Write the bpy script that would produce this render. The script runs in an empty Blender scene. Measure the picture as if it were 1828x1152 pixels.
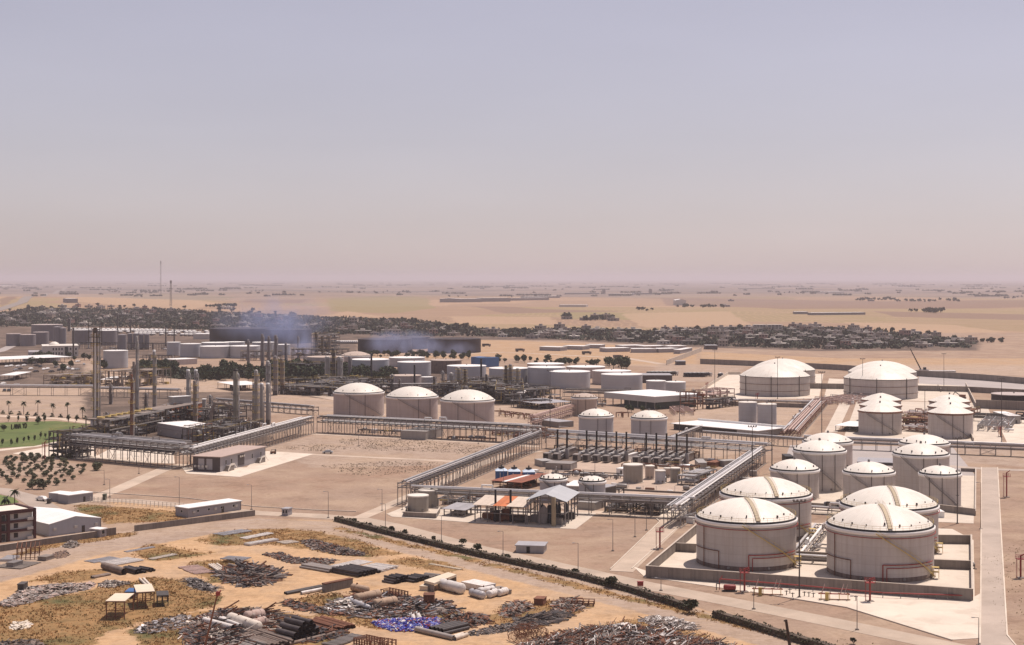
import bpy, math, random
import numpy as np
from mathutils import Vector
C = bpy.context.scene.collection
SC = bpy.context.scene
R = random.Random(11)
rad = math.radians
# ---------------------------------------------------------------- camera
HC, F, YH, CX = 83.0, 2700.0, 497.0, 914.0        # eye height, focal length in photo pixels, horizon row, centre column
cam_d = bpy.data.cameras.new('camera'); cam = bpy.data.objects.new('camera', cam_d); C.objects.link(cam)
cam.location = (0, 0, HC); cam.rotation_euler = (rad(90), 0, 0)
cam_d.sensor_width = 36; cam_d.lens = 36 * F / 1828; cam_d.shift_y = -(576 - YH) / 1828
cam_d.clip_start = 1; cam_d.clip_end = 200000
SC.camera = cam
# ---------------------------------------------------------------- daylight
SUN_EL, SUN_AZ = 66.0, 41.0                        # azimuth clockwise from +Y
world = bpy.data.worlds.new('World'); SC.world = world; world.use_nodes = True
wn = world.node_tree; wn.nodes.clear()
wo = wn.nodes.new('ShaderNodeOutputWorld'); bg = wn.nodes.new('ShaderNodeBackground')
sky = wn.nodes.new('ShaderNodeTexSky'); sky.sky_type = 'NISHITA'; sky.sun_disc = False
sky.sun_elevation = rad(SUN_EL); sky.sun_rotation = rad(SUN_AZ)
sky.altitude = 400; sky.air_density = 1.2; sky.dust_density = 0.7; sky.ozone_density = 1.0
hs = wn.nodes.new('ShaderNodeHueSaturation'); hs.inputs['Saturation'].default_value = 0.42
mx = wn.nodes.new('ShaderNodeMix'); mx.data_type = 'RGBA'; mx.blend_type = 'MULTIPLY'; mx.inputs[0].default_value = 1
mx.inputs[7].default_value = (1.03, 0.92, 1.02, 1)
wn.links.new(sky.outputs[0], hs.inputs['Color']); wn.links.new(hs.outputs[0], mx.inputs[6])
tcw = wn.nodes.new('ShaderNodeTexCoord'); mpw = wn.nodes.new('ShaderNodeMapping'); mpw.inputs['Scale'].default_value = (1.2, 1.2, 5.0); mpw.inputs['Rotation'].default_value = (0, .12, 0)
nw = wn.nodes.new('ShaderNodeTexNoise'); nw.inputs['Scale'].default_value = 1.6; nw.inputs['Detail'].default_value = 5; nw.inputs['Roughness'].default_value = .55   # thin uneven dust veil
rw = wn.nodes.new('ShaderNodeMapRange'); rw.inputs[1].default_value = .35; rw.inputs[2].default_value = .7; rw.inputs[3].default_value = .965; rw.inputs[4].default_value = 1.045
mw = wn.nodes.new('ShaderNodeMix'); mw.data_type = 'RGBA'; mw.blend_type = 'MULTIPLY'; mw.inputs[0].default_value = 1
wn.links.new(tcw.outputs['Generated'], mpw.inputs[0]); wn.links.new(mpw.outputs[0], nw.inputs[0]); wn.links.new(nw.outputs[0], rw.inputs[0]); wn.links.new(rw.outputs[0], mw.inputs[7]); wn.links.new(mx.outputs[2], mw.inputs[6])
wn.links.new(mw.outputs[2], bg.inputs[0]); bg.inputs[1].default_value = 0.085
wn.links.new(bg.outputs[0], wo.inputs[0])
sl = bpy.data.lights.new('sun', 'SUN'); sl.energy = 4.95; sl.angle = rad(0.6); sl.color = (1.0, 0.875, 0.79)
sun = bpy.data.objects.new('sun', sl); C.objects.link(sun); sun.location = (0, 0, 150)
sd = Vector((math.sin(rad(SUN_AZ)) * math.cos(rad(SUN_EL)), math.cos(rad(SUN_AZ)) * math.cos(rad(SUN_EL)), math.sin(rad(SUN_EL))))
sun.rotation_euler = sd.to_track_quat('Z', 'Y').to_euler()
SC.view_settings.view_transform = 'Standard'; SC.view_settings.look = 'None'
SC.view_settings.exposure = 0.0; SC.view_settings.gamma = 1
SC.cycles.volume_bounces = 2; SC.cycles.max_bounces = 6; SC.cycles.diffuse_bounces = 2
SC.cycles.transparent_max_bounces = 12
# ---------------------------------------------------------------- terrain and placing
def terr(x, y):
    """height of the land, metres; the plant stands on level ground, the plain beyond rolls"""
    x = np.asarray(x, float); y = np.asarray(y, float)
    t = np.clip((y - 2300) / 1600, 0, 1); t = t * t * (3 - 2 * t)
    far = np.clip((y - 9000) / 8000, 0, 1)
    h = 7 * np.sin(x / 610 + 1.2) * np.cos(y / 530 + .4) + 5 * np.sin(x / 330 + y / 900 + 2) + 4 * np.sin(y / 410 - x / 1400) - 2
    l = 26 * np.exp(-((x + 1300) / 700) ** 2 - ((y - 4300) / 900) ** 2) + 14 * np.exp(-((x + 300) / 500) ** 2 - ((y - 3900) / 500) ** 2)
    r = 12 * np.exp(-((x - 1200) / 900) ** 2 - ((y - 4600) / 700) ** 2)
    return t * (h * (1 - .6 * far) + l + r)
def tz(x, y):
    """the same height for one point"""
    if y < 2300: return 0.0
    t = min((y - 2300) / 1600, 1); t = t * t * (3 - 2 * t); far = min(max((y - 9000) / 8000, 0), 1)
    h = 7 * math.sin(x / 610 + 1.2) * math.cos(y / 530 + .4) + 5 * math.sin(x / 330 + y / 900 + 2) + 4 * math.sin(y / 410 - x / 1400) - 2
    l = 26 * math.exp(-((x + 1300) / 700) ** 2 - ((y - 4300) / 900) ** 2) + 14 * math.exp(-((x + 300) / 500) ** 2 - ((y - 3900) / 500) ** 2)
    return t * (h * (1 - .6 * far) + l + 12 * math.exp(-((x - 1200) / 900) ** 2 - ((y - 4600) / 700) ** 2))
def g(px, py, z=0.0):
    """ground point seen at photo pixel (px, py)"""
    D = (HC - z) * F / (py - YH)
    for _ in range(12 if D > 2200 else 0):
        X = (px - CX) / F * D
        zz = tz(X, D) + z
        D2 = (HC - zz) * F / (py - YH)
        D = .5 * D + .5 * D2
    return Vector(((px - CX) / F * D, D, tz((px - CX) / F * D, D)))
def at(px, D):
    X = (px - CX) / F * D
    return Vector((X, D, tz(X, D)))
# ---------------------------------------------------------------- materials
MATS = {}
def mat(name, col, rough=.8, metal=0., var=.12, scale=.15, streak=0., col2=None, mix2=.0, scale2=.4, bump=0., coord='Object', emis=0):
    if name in MATS: return MATS[name]
    m = bpy.data.materials.new(name); m.use_nodes = True; nt = m.node_tree; n = nt.nodes; L = nt.links
    p = n['Principled BSDF']; p.inputs['Roughness'].default_value = rough; p.inputs['Metallic'].default_value = metal
    p.inputs['Specular IOR Level'].default_value = .35
    tc = n.new('ShaderNodeTexCoord'); oi = n.new('ShaderNodeObjectInfo')
    no = n.new('ShaderNodeTexNoise'); no.inputs['Scale'].default_value = scale; no.inputs['Detail'].default_value = 6
    no.inputs['Roughness'].default_value = .65
    L.new(tc.outputs[coord], no.inputs['Vector'])
    mr = n.new('ShaderNodeMapRange'); mr.inputs[1].default_value = .3; mr.inputs[2].default_value = .7
    mr.inputs[3].default_value = 1 - var; mr.inputs[4].default_value = 1 + var; L.new(no.outputs[0], mr.inputs[0])
    mul = n.new('ShaderNodeMix'); mul.data_type = 'RGBA'; mul.blend_type = 'MULTIPLY'; mul.inputs[0].default_value = 1
    mul.inputs[6].default_value = (*col, 1); L.new(mr.outputs[0], mul.inputs[7]); out = mul.outputs[2]
    rv = n.new('ShaderNodeMapRange'); rv.inputs[3].default_value = 1 - var * .7; rv.inputs[4].default_value = 1 + var * .7
    L.new(oi.outputs['Random'], rv.inputs[0])
    m3 = n.new('ShaderNodeMix'); m3.data_type = 'RGBA'; m3.blend_type = 'MULTIPLY'; m3.inputs[0].default_value = 1
    L.new(out, m3.inputs[6]); L.new(rv.outputs[0], m3.inputs[7]); out = m3.outputs[2]
    if streak:
        mp = n.new('ShaderNodeMapping'); mp.inputs['Scale'].default_value = (1.3, 1.3, .06); L.new(tc.outputs[coord], mp.inputs[0])
        ns = n.new('ShaderNodeTexNoise'); ns.inputs['Scale'].default_value = 1; ns.inputs['Detail'].default_value = 5; L.new(mp.outputs[0], ns.inputs[0])
        ms = n.new('ShaderNodeMapRange'); ms.inputs[1].default_value = .45; ms.inputs[2].default_value = .75; ms.inputs[3].default_value = 0; ms.inputs[4].default_value = streak
        L.new(ns.outputs[0], ms.inputs[0])
        m4 = n.new('ShaderNodeMix'); m4.data_type = 'RGBA'; L.new(ms.outputs[0], m4.inputs[0]); L.new(out, m4.inputs[6])
        m4.inputs[7].default_value = (*(col2 or (.16, .10, .07)), 1); out = m4.outputs[2]
    if mix2:
        n2 = n.new('ShaderNodeTexNoise'); n2.inputs['Scale'].default_value = scale2; n2.inputs['Detail'].default_value = 7; n2.inputs['Roughness'].default_value = .7
        L.new(tc.outputs[coord], n2.inputs[0])
        ms = n.new('ShaderNodeMapRange'); ms.inputs[1].default_value = .5; ms.inputs[2].default_value = .62; ms.inputs[4].default_value = mix2
        L.new(n2.outputs[0], ms.inputs[0])
        m5 = n.new('ShaderNodeMix'); m5.data_type = 'RGBA'; L.new(ms.outputs[0], m5.inputs[0]); L.new(out, m5.inputs[6])
        m5.inputs[7].default_value = (*(col2 or (.16, .10, .07)), 1); out = m5.outputs[2]
    L.new(out, p.inputs['Base Color'])
    if bump:
        b = n.new('ShaderNodeBump'); b.inputs['Distance'].default_value = bump; b.inputs['Strength'].default_value = .6
        L.new(no.outputs[0], b.inputs['Height']); L.new(b.outputs[0], p.inputs['Normal'])
    if emis:
        p.inputs['Emission Color'].default_value = (*col, 1); p.inputs['Emission Strength'].default_value = emis
    MATS[name] = m; return m
# ---------------------------------------------------------------- mesh collector
class MB:
    def __init__(s): s.v = []; s.f = []; s.mi = []; s.sm = []; s.k = 0
    def add(s, vs, fs, smooth=False):
        b = len(s.v); s.v.extend(vs)
        for f in fs: s.f.append([b + i for i in f]); s.mi.append(s.k); s.sm.append(smooth)
    def mat(s, k): s.k = k; return s
    def box(s, x0, y0, z0, x1, y1, z1):
        s.add([(x0, y0, z0), (x1, y0, z0), (x1, y1, z0), (x0, y1, z0), (x0, y0, z1), (x1, y0, z1), (x1, y1, z1), (x0, y1, z1)],
              [(0, 3, 2, 1), (4, 5, 6, 7), (0, 1, 5, 4), (1, 2, 6, 5), (2, 3, 7, 6), (3, 0, 4, 7)]); return s
    def cbox(s, x, y, z0, lx, ly, lz, rz=0):
        c, n = math.cos(rz), math.sin(rz); vs = []
        for z in (z0, z0 + lz):
            for a, b in ((-.5, -.5), (.5, -.5), (.5, .5), (-.5, .5)):
                u, w = a * lx, b * ly; vs.append((x + u * c - w * n, y + u * n + w * c, z))
        s.add(vs, [(0, 3, 2, 1), (4, 5, 6, 7), (0, 1, 5, 4), (1, 2, 6, 5), (2, 3, 7, 6), (3, 0, 4, 7)]); return s
    def frame(s, p, q):
        p, q = Vector(p), Vector(q); d = (q - p)
        if d.length < 1e-6: d = Vector((0, 0, 1e-3))
        d.normalize(); up = Vector((0, 0, 1)) if abs(d.z) < .95 else Vector((1, 0, 0))
        a = d.cross(up).normalized(); b = a.cross(d).normalized(); return p, q, a, b
    def beam(s, p, q, w, h=None, caps=True):
        h = h or w; p, q, a, b = s.frame(p, q); vs = []
        for c in (p, q):
            for i, j in ((-1, -1), (1, -1), (1, 1), (-1, 1)): vs.append(tuple(c + a * (i * w / 2) + b * (j * h / 2)))
        fs = [(0, 1, 5, 4), (1, 2, 6, 5), (2, 3, 7, 6), (3, 0, 4, 7)]
        if caps: fs += [(0, 3, 2, 1), (4, 5, 6, 7)]
        s.add(vs, fs); return s
    def tube(s, p, q, r, n=8, r2=None, caps=True):
        r2 = r if r2 is None else r2; p, q, a, b = s.frame(p, q); vs = []
        for c, rr in ((p, r), (q, r2)):
            for i in range(n):
                t = 2 * math.pi * i / n; vs.append(tuple(c + a * (rr * math.cos(t)) + b * (rr * math.sin(t))))
        s.add(vs, [(i, (i + 1) % n, n + (i + 1) % n, n + i) for i in range(n)], n > 6)
        if caps: s.add(vs[:n], [tuple(range(n))]); s.add(vs[n:], [tuple(range(n))])
        return s
    def path(s, pts, r, n=6):
        for i in range(len(pts) - 1): s.tube(pts[i], pts[i + 1], r, n, caps=(i in (0, len(pts) - 2)))
        return s
    def lathe(s, x, y, prof, n=32, a0=0, a1=2 * math.pi, smooth=True):
        full = abs(a1 - a0 - 2 * math.pi) < 1e-6; m = n if full else n + 1; vs = []
        for r, z in prof:
            for i in range(m):
                t = a0 + (a1 - a0) * i / n; vs.append((x + r * math.cos(t), y + r * math.sin(t), z))
        fs = []
        for j in range(len(prof) - 1):
            for i in range(n):
                i2 = (i + 1) % m; fs.append((j * m + i, j * m + i2, (j + 1) * m + i2, (j + 1) * m + i))
        s.add(vs, fs, smooth); return s
    def dome(s, x, y, z, r, h, n=48, k=7):
        rc = (r * r + h * h) / (2 * h); th = math.asin(min(1, r / rc)); prof = []
        for i in range(k + 1):
            t = th * (1 - i / k); prof.append((max(rc * math.sin(t), .02), z + h - rc + rc * math.cos(t)))
        s.lathe(x, y, prof, n); return s
    def vessel(s, p, q, r, n=16, e=.5):
        """lying vessel with dished ends"""
        p, q, a, b = s.frame(p, q); d = (q - p).normalized(); st = []
        for t, k in ((-e * r, .12), (-e * r * .8, .6), (-e * r * .4, .88), (0, 1)): st.append((p + d * t, r * k))
        for t, k in ((0, 1), (e * r * .4, .88), (e * r * .8, .6), (e * r, .12)): st.append((q + d * t, r * k))
        vs = []
        for c, rr in st:
            for i in range(n):
                t = 2 * math.pi * i / n; vs.append(tuple(c + a * (rr * math.cos(t)) + b * (rr * math.sin(t))))
        fs = [(j * n + i, j * n + (i + 1) % n, (j + 1) * n + (i + 1) % n, (j + 1) * n + i) for j in range(len(st) - 1) for i in range(n)]
        s.add(vs, fs, True); s.add(vs[:n], [tuple(range(n))]); s.add(vs[-n:], [tuple(range(n))]); return s
    def prism(s, pts, z0, z1):
        n = len(pts); vs = [(p[0], p[1], z0) for p in pts] + [(p[0], p[1], z1) for p in pts]
        s.add(vs, [tuple(range(n))[::-1], tuple(range(n, 2 * n))] + [(i, (i + 1) % n, n + (i + 1) % n, n + i) for i in range(n)]); return s
    def mesh(s, name, mats):
        me = bpy.data.meshes.new(name); me.from_pydata(s.v, [], s.f)
        if not isinstance(mats, (list, tuple)): mats = [mats]
        for m in mats: me.materials.append(m)
        me.polygons.foreach_set('material_index', s.mi); me.polygons.foreach_set('use_smooth', s.sm)
        me.update(); return me
    def build(s, name, mats, parent=None, loc=(0, 0, 0), rz=0, **tags):
        return ob(name, s.mesh(name, mats), parent, loc, rz, **tags)
def ob(name, me, parent=None, loc=(0, 0, 0), rz=0, sc=None, **tags):
    o = bpy.data.objects.new(name, me); C.objects.link(o); o.location = loc
    if rz: o.rotation_euler = (0, 0, rz)
    if sc: o.scale = sc if isinstance(sc, (tuple, list)) else (sc,) * 3
    if parent: o.parent = parent
    for k, v in tags.items(): o[k] = v
    return o
def thing(name, label, cat, loc=(0, 0, 0), rz=0, group=None):
    o = bpy.data.objects.new(name, None); C.objects.link(o); o.location = loc; o.rotation_euler = (0, 0, rz)
    o.empty_display_size = .5; o['label'] = label; o['category'] = cat
    if group: o['group'] = group
    return o
def tag(o, label, cat, group=None):
    o['label'] = label; o['category'] = cat
    if group: o['group'] = group
    return o
def clone(root, loc, rz=0, label=None, sc=None, group=None):
    def cp(o, par):
        c = o.copy(); C.objects.link(c)
        if par: c.parent = par
        for ch in o.children: cp(ch, c)
        return c
    r = cp(root, None); r.location = loc; r.rotation_euler = (0, 0, rz)
    if label: r['label'] = label
    if group: r['group'] = group
    if sc: r.scale = sc if isinstance(sc, (tuple, list)) else (sc,) * 3
    return r
def fr(A, B, Cc, maxd=45):
    """rectangle standing on photo pixels: front corner A, front corner B, back corner C -> loc, rz, length, depth"""
    a, b, c = g(*A), g(*B), g(*Cc); d = b - a; L = math.hypot(d.x, d.y); rz = math.atan2(d.y, d.x)
    e = c - a; dep = -e.x * math.sin(rz) + e.y * math.cos(rz)
    if a.y > 1150: dep = max(-maxd, min(maxd, dep))
    return (a.x, a.y, a.z), rz, L, dep
# palette
def seams(m, kind, step, amt):
    """thin weld lines: level courses on a shell, radial sheets on a roof"""
    nt = m.node_tree; n = nt.nodes; L = nt.links; p = n['Principled BSDF']; src = p.inputs['Base Color'].links[0].from_socket
    tc = n.new('ShaderNodeTexCoord'); 
    if kind == 'course':
        s = n.new('ShaderNodeSeparateXYZ'); L.new(tc.outputs['Object'], s.inputs[0]); v = s.outputs[2]; k = 1 / step
    else:
        g_ = n.new('ShaderNodeTexGradient'); g_.gradient_type = 'RADIAL'; L.new(tc.outputs['Object'], g_.inputs[0]); v = g_.outputs['Fac']; k = step
    a = n.new('ShaderNodeMath'); a.operation = 'MULTIPLY'; a.inputs[1].default_value = k; L.new(v, a.inputs[0])
    f = n.new('ShaderNodeMath'); f.operation = 'FRACT'; L.new(a.outputs[0], f.inputs[0]); fl = n.new('ShaderNodeMath'); fl.operation = 'FLOOR'; L.new(a.outputs[0], fl.inputs[0])
    w = n.new('ShaderNodeTexWhiteNoise'); w.noise_dimensions = '1D'; L.new(fl.outputs[0], w.inputs['W'])
    lt = n.new('ShaderNodeMapRange'); lt.inputs[1].default_value = .0; lt.inputs[2].default_value = .07; lt.inputs[3].default_value = amt; lt.inputs[4].default_value = 0; L.new(f.outputs[0], lt.inputs[0])
    tw = n.new('ShaderNodeMapRange'); tw.inputs[3].default_value = 0; tw.inputs[4].default_value = amt * .3; L.new(w.outputs[0], tw.inputs[0])
    ad = n.new('ShaderNodeMath'); ad.operation = 'ADD'; L.new(lt.outputs[0], ad.inputs[0]); L.new(tw.outputs[0], ad.inputs[1])
    mm = n.new('ShaderNodeMix'); mm.data_type = 'RGBA'; L.new(ad.outputs[0], mm.inputs[0]); L.new(src, mm.inputs[6]); mm.inputs[7].default_value = (.22, .17, .14, 1); L.new(mm.outputs[2], p.inputs['Base Color'])
    return m
M_SHELL = mat('tank_paint_grey', (.50, .45, .42), .55, var=.09, scale=.12, streak=.42, col2=(.34, .265, .22))
M_WHITE = mat('white_roof_paint', (.75, .70, .62), .5, var=.06, scale=.2, mix2=.28, col2=(.50, .42, .34), scale2=.22)
seams(M_SHELL, 'course', 2.4, .32); seams(M_WHITE, 'radial', 28, .22)
M_WBAND = mat('white_band_paint', (.78, .74, .70), .5, var=.05)
M_BLACK = mat('black_steel', (.025, .022, .022), .6, var=.2)
M_DARK = mat('dark_steel', (.07, .06, .055), .6, var=.3, scale=.5)
M_STEEL = mat('grey_structural_steel', (.20, .18, .17), .6, var=.2, scale=.5)
M_GALV = mat('galvanised_steel', (.34, .33, .33), .5, metal=.3, var=.15, scale=.5)
M_PIPE = mat('insulated_pipe_cladding', (.62, .59, .57), .4, metal=.35, var=.12, scale=.6)
M_PIPEG = mat('grey_pipe', (.28, .25, .23), .6, var=.25, scale=.4, mix2=.3)
M_PIPER = mat('rusty_pipe', (.22, .11, .07), .8, var=.3, scale=.6)
M_PIPEP = mat('pink_primed_pipe', (.50, .36, .31), .6, var=.2, scale=.4)
M_RED = mat('red_fire_paint', (.27, .04, .035), .5, var=.15)
M_YEL = mat('yellow_rail_paint', (.50, .36, .12), .6, var=.2)
M_CONC = mat('concrete', (.50, .43, .36), .9, var=.10, scale=.12, mix2=.25, col2=(.38, .31, .25), scale2=.09, bump=.02)
M_WALLC = mat('weathered_concrete_wall', (.24, .205, .18), .9, var=.15, scale=.2, streak=.5, col2=(.12, .10, .09))
M_RUST = mat('rusted_steel', (.17, .075, .045), .9, var=.35, scale=.7)
M_RUSTR = mat('rust_red_roof_sheet', (.25, .085, .05), .8, var=.2, scale=.4)
M_STAIN = mat('rust_stained_shell', (.20, .15, .125), .8, var=.35, scale=.4, streak=.8, col2=(.09, .055, .045))
M_SHEET = mat('grey_profiled_sheet', (.36, .35, .36), .5, metal=.2, var=.1, scale=.3, streak=.15)
M_WSHEET = mat('white_sheet_roof', (.80, .78, .75), .5, var=.04, scale=.2)
M_BEIGE = mat('beige_sheet', (.58, .49, .40), .7, var=.1, scale=.3)
M_BLUE = mat('blue_paint', (.05, .13, .30), .6, var=.15)
M_GLASS = mat('dark_window_glass', (.03, .035, .04), .15, var=.1)
M_MAROON = mat('soot_brown_tank', (.022, .012, .014), .7, var=.3, scale=.1, streak=.6, col2=(.012, .008, .011))
M_SILO = mat('dull_grey_tank', (.22, .20, .21), .7, var=.12, streak=.3)
# ---------------------------------------------------------------- haze and land
def inpoly(X, Y, poly):
    ins = np.zeros(X.shape, bool); n = len(poly); d = np.full(X.shape, 1e9)
    for i in range(n):
        x1, y1 = poly[i]; x2, y2 = poly[(i + 1) % n]
        c = ((y1 > Y) != (y2 > Y)) & (X < (x2 - x1) * (Y - y1) / ((y2 - y1) or 1e-9) + x1); ins ^= c
        dx, dy = x2 - x1, y2 - y1; t = np.clip(((X - x1) * dx + (Y - y1) * dy) / (dx * dx + dy * dy + 1e-9), 0, 1)
        d = np.minimum(d, np.hypot(X - x1 - t * dx, Y - y1 - t * dy))
    return np.where(ins, d, -d)
def GP(px): return [tuple(g(*p)[:2]) for p in px]
GRASS = [
 [(-60,1100),(28,1072),(127,1060),(228,1042),(268,1030),(330,1037),(398,1068),(380,1082),(300,1103),(190,1128),(130,1175),(-60,1175)],
 [(50,1037),(109,1022),(177,1017),(193,1022),(162,1037),(114,1042)],
 [(241,984),(274,971),(317,979),(380,987),(330,997),(279,1002),(243,994)],
 [(350,965),(400,950),(440,944),(503,944),(567,949),(640,965),(714,989),(655,996),(567,984),(498,974),(440,972),(390,974)],
 [(690,1002),(739,994),(795,1004),(828,1017),(795,1023),(731,1012)],
 [(528,1070),(580,1058),(640,1062),(600,1095),(545,1085)],
 [(560,1098),(640,1085),(760,1070),(810,1092),(830,1110),(740,1125),(660,1120)],
 [(225,1127),(330,1095),(440,1082),(560,1105),(625,1135),(570,1175),(280,1175)],
 [(330,1012),(350,1003),(420,1000),(470,1015),(440,1045),(380,1040)],
 [(860,1112),(900,1085),(1000,1070),(1062,1082),(960,1122)],
 [(880,1175),(1000,1128),(1150,1105),(1260,1135),(1330,1175)],
 [(600,940),(800,985),(1000,1035),(1240,1092),(1400,1130),(1400,1138),(1240,1100),(1000,1043),(800,992),(600,946)],
 [(60,975),(120,960),(240,950),(240,957),(110,975),(0,1000)],
 [(140,900),(330,915),(332,930),(190,935),(140,915)],
]
GREYM = [  # grey gravel and tarmac
 [(-200,1000),(0,985),(240,945),(460,925),(600,932),(850,985),(1250,1090),(1480,1160),(1380,1160),(1200,1108),(830,1015),(560,948),(400,950),(200,985),(0,1040),(-200,1060)],
 [(470,800),(565,776),(895,792),(830,830),(560,835)],
 [(0,706),(160,706),(260,715),(420,700),(620,720),(600,735),(400,745),(160,745),(0,745)],
 [(1180,648),(1330,655),(1300,682),(1150,680)],
 [(1640,668),(1860,680),(1860,704),(1640,697)],
 [(1240,745),(1330,735),(1380,800),(1250,820)],
 [(1420,790),(1850,800),(1850,835),(1700,825),(1420,815)],
 [(960,810),(1250,815),(1230,900),(1000,905)],
 [(-60,640),(180,650),(170,688),(-60,690)],
 [(0,830),(60,815),(150,830),(120,845),(0,850)],
]
SAND = [[(-300,990),(0,985),(240,950),(460,925),(600,930),(850,990),(1250,1088),(1520,1165),(1520,1500),(-300,1500)],
 [(640,606),(860,606),(1240,622),(1250,660),(900,640),(640,640)],
 [(-60,655),(640,690),(980,700),(980,760),(640,740),(-60,720)],
 [(1195,720),(1470,720),(1440,780),(1210,775)],
 [(1250,628),(1500,640),(1860,640),(1860,672),(1500,660),(1250,652)],
 [(190,895),(330,905),(335,925),(235,935)]]
DARKM = [[(-60,562),(120,548),(300,552),(620,572),(860,588),(1150,590),(1440,585),(1660,598),(1750,608),(1745,626),(1460,627),(1240,620),(1000,608),(640,606),(640,640),(-60,640)],
 [(150,700),(470,700),(480,790),(360,800),(150,800)],
 [(480,640),(980,680),(960,725),(640,720),(480,700)],
 [(975,800),(1250,812),(1235,850),(975,835)],
 [(-60,650),(150,650),(150,690),(-60,690)]]
FIELDS = [
 [[(585,534),(690,527),(765,533),(778,550),(700,560),(590,556)],[(1000,556),(1180,560),(1160,572),(1010,570)],[(140,528),(300,524),(420,530),(300,538),(150,536)]],
 [[(110,527),(230,531),(400,543),(340,553),(210,545),(120,537)],[(1110,560),(1300,556),(1340,580),(1150,585)],[(800,565),(980,566),(1000,580),(820,578)],[(1500,575),(1700,580),(1850,600),(1640,596)],[(620,556),(680,565),(640,575),(560,566)],[(0,520),(60,518),(40,530),(0,536)]],
 [[(1180,532),(1600,538),(1850,536),(1850,548),(1400,552),(1190,546)],[(0,536),(70,522),(100,524),(0,552)],[(780,548),(960,552),(1130,556),(900,560)],[(440,533),(560,534),(540,541),(430,540)],[(1560,556),(1850,562),(1850,572),(1600,566)]]]
def build_ground():
    rows = [-3000, -800, -200, 0, 120, 220, 280]
    y = 315.
    while y < 90000: rows.append(y); y *= 1.0052 if y < 2600 else 1.012
    rows = np.array(rows); ny = len(rows)
    tn = np.linspace(-.40, .40, 460)
    s = np.concatenate([[-30, -8, -3, -1.4, -.8, -.55], tn, [.55, .8, 1.4, 3, 8, 30]]); nx = len(s)
    Yg = np.repeat(rows[:, None], nx, 1); sc = np.maximum(np.abs(rows), 300.)
    Xg = sc[:, None] * s[None, :]
    Z = terr(Xg, Yg)
    nz = (np.sin(Xg / 7.3 + 2 * np.sin(Yg / 13)) * np.cos(Yg / 9.1 + np.sin(Xg / 11)))
    yard = inpoly(Xg, Yg, GP(SAND[0]))
    Z = Z + np.where(yard > 6, .12 * nz * np.clip((yard - 6) / 20, 0, 1), 0)
    vs = np.stack([Xg, Yg, Z], -1).reshape(-1, 3)
    me = bpy.data.meshes.new('ground'); me.vertices.add(len(vs)); me.vertices.foreach_set('co', vs.ravel())
    idx = np.arange(nx * ny).reshape(ny, nx); q = np.stack([idx[:-1, :-1], idx[:-1, 1:], idx[1:, 1:], idx[1:, :-1]], -1).reshape(-1, 4)
    me.loops.add(q.size); me.loops.foreach_set('vertex_index', q.ravel()); me.polygons.add(len(q))
    me.polygons.foreach_set('loop_start', np.arange(len(q)) * 4); me.polygons.foreach_set('use_smooth', [True] * len(q))
    me.update(calc_edges=True)
    near = (Yg > 200) & (Yg < 3600) & (np.abs(Xg) < 1400)
    col = np.zeros((ny, nx, 4))
    wid = np.clip(Yg / 400, .8, 12)
    for ch, polys in ((0, GRASS), (1, GREYM), (2, SAND), (3, DARKM)):
        for p in polys:
            w = GP(p); d = inpoly(Xg[near], Yg[near], w)
            v = np.clip(.5 + d / (5 * wid[near]), 0, 1); t = col[..., ch]; t[near] = np.maximum(t[near], v)
    a = me.color_attributes.new('mask', 'FLOAT_COLOR', 'POINT'); a.data.foreach_set('color', col.reshape(-1))
    colf = np.zeros((ny, nx, 4)); nf = (Yg > 2250) & (Yg < 11000) & (np.abs(Xg) < 4200)
    for ch, polys in enumerate(FIELDS):
        for p in polys:
            d = inpoly(Xg[nf], Yg[nf], GP(p)); v = np.clip(.5 + d / (Yg[nf] * .012), 0, 1); t = colf[..., ch]; t[nf] = np.maximum(t[nf], v)
    a = me.color_attributes.new('fields', 'FLOAT_COLOR', 'POINT'); a.data.foreach_set('color', colf.reshape(-1))
    m = bpy.data.materials.new('land'); m.use_nodes = True; nt = m.node_tree; n = nt.nodes; L = nt.links
    p = n['Principled BSDF']; p.inputs['Roughness'].default_value = .95; p.inputs['Specular IOR Level'].default_value = .1
    geo = n.new('ShaderNodeNewGeometry'); at_ = n.new('ShaderNodeAttribute'); at_.attribute_name = 'mask'
    sep = n.new('ShaderNodeSeparateColor'); L.new(at_.outputs['Color'], sep.inputs[0])
    def noise(scale, det=6, sx=1, sy=1, rough=.6, rz=0):
        mp = n.new('ShaderNodeMapping'); mp.inputs['Scale'].default_value = (sx, sy, 1); mp.inputs['Rotation'].default_value = (0, 0, rz)
        L.new(geo.outputs['Position'], mp.inputs[0])
        t = n.new('ShaderNodeTexNoise'); t.inputs['Scale'].default_value = scale; t.inputs['Detail'].default_value = det; t.inputs['Roughness'].default_value = rough
        L.new(mp.outputs[0], t.inputs[0]); return t.outputs[0]
    def rng(v, a, b, c=0, d=1):
        t = n.new('ShaderNodeMapRange'); t.inputs[1].default_value = a; t.inputs[2].default_value = b; t.inputs[3].default_value = c; t.inputs[4].default_value = d
        L.new(v, t.inputs[0]); return t.outputs[0]
    def math_(op, a, b):
        t = n.new('ShaderNodeMath'); t.operation = op
        for i, v in ((0, a), (1, b)):
            if isinstance(v, (int, float)): t.inputs[i].default_value = v
            else: L.new(v, t.inputs[i])
        return t.outputs[0]
    def mix(f, a, b, mode='MIX'):
        t = n.new('ShaderNodeMix'); t.data_type = 'RGBA'; t.blend_type = mode
        for i, v in ((0, f), (6, a), (7, b)):
            if isinstance(v, (int, float)): t.inputs[i].default_value = v
            elif isinstance(v, tuple): t.inputs[i].default_value = (*v, 1)
            else: L.new(v, t.inputs[i])
        return t.outputs[2]
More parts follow.
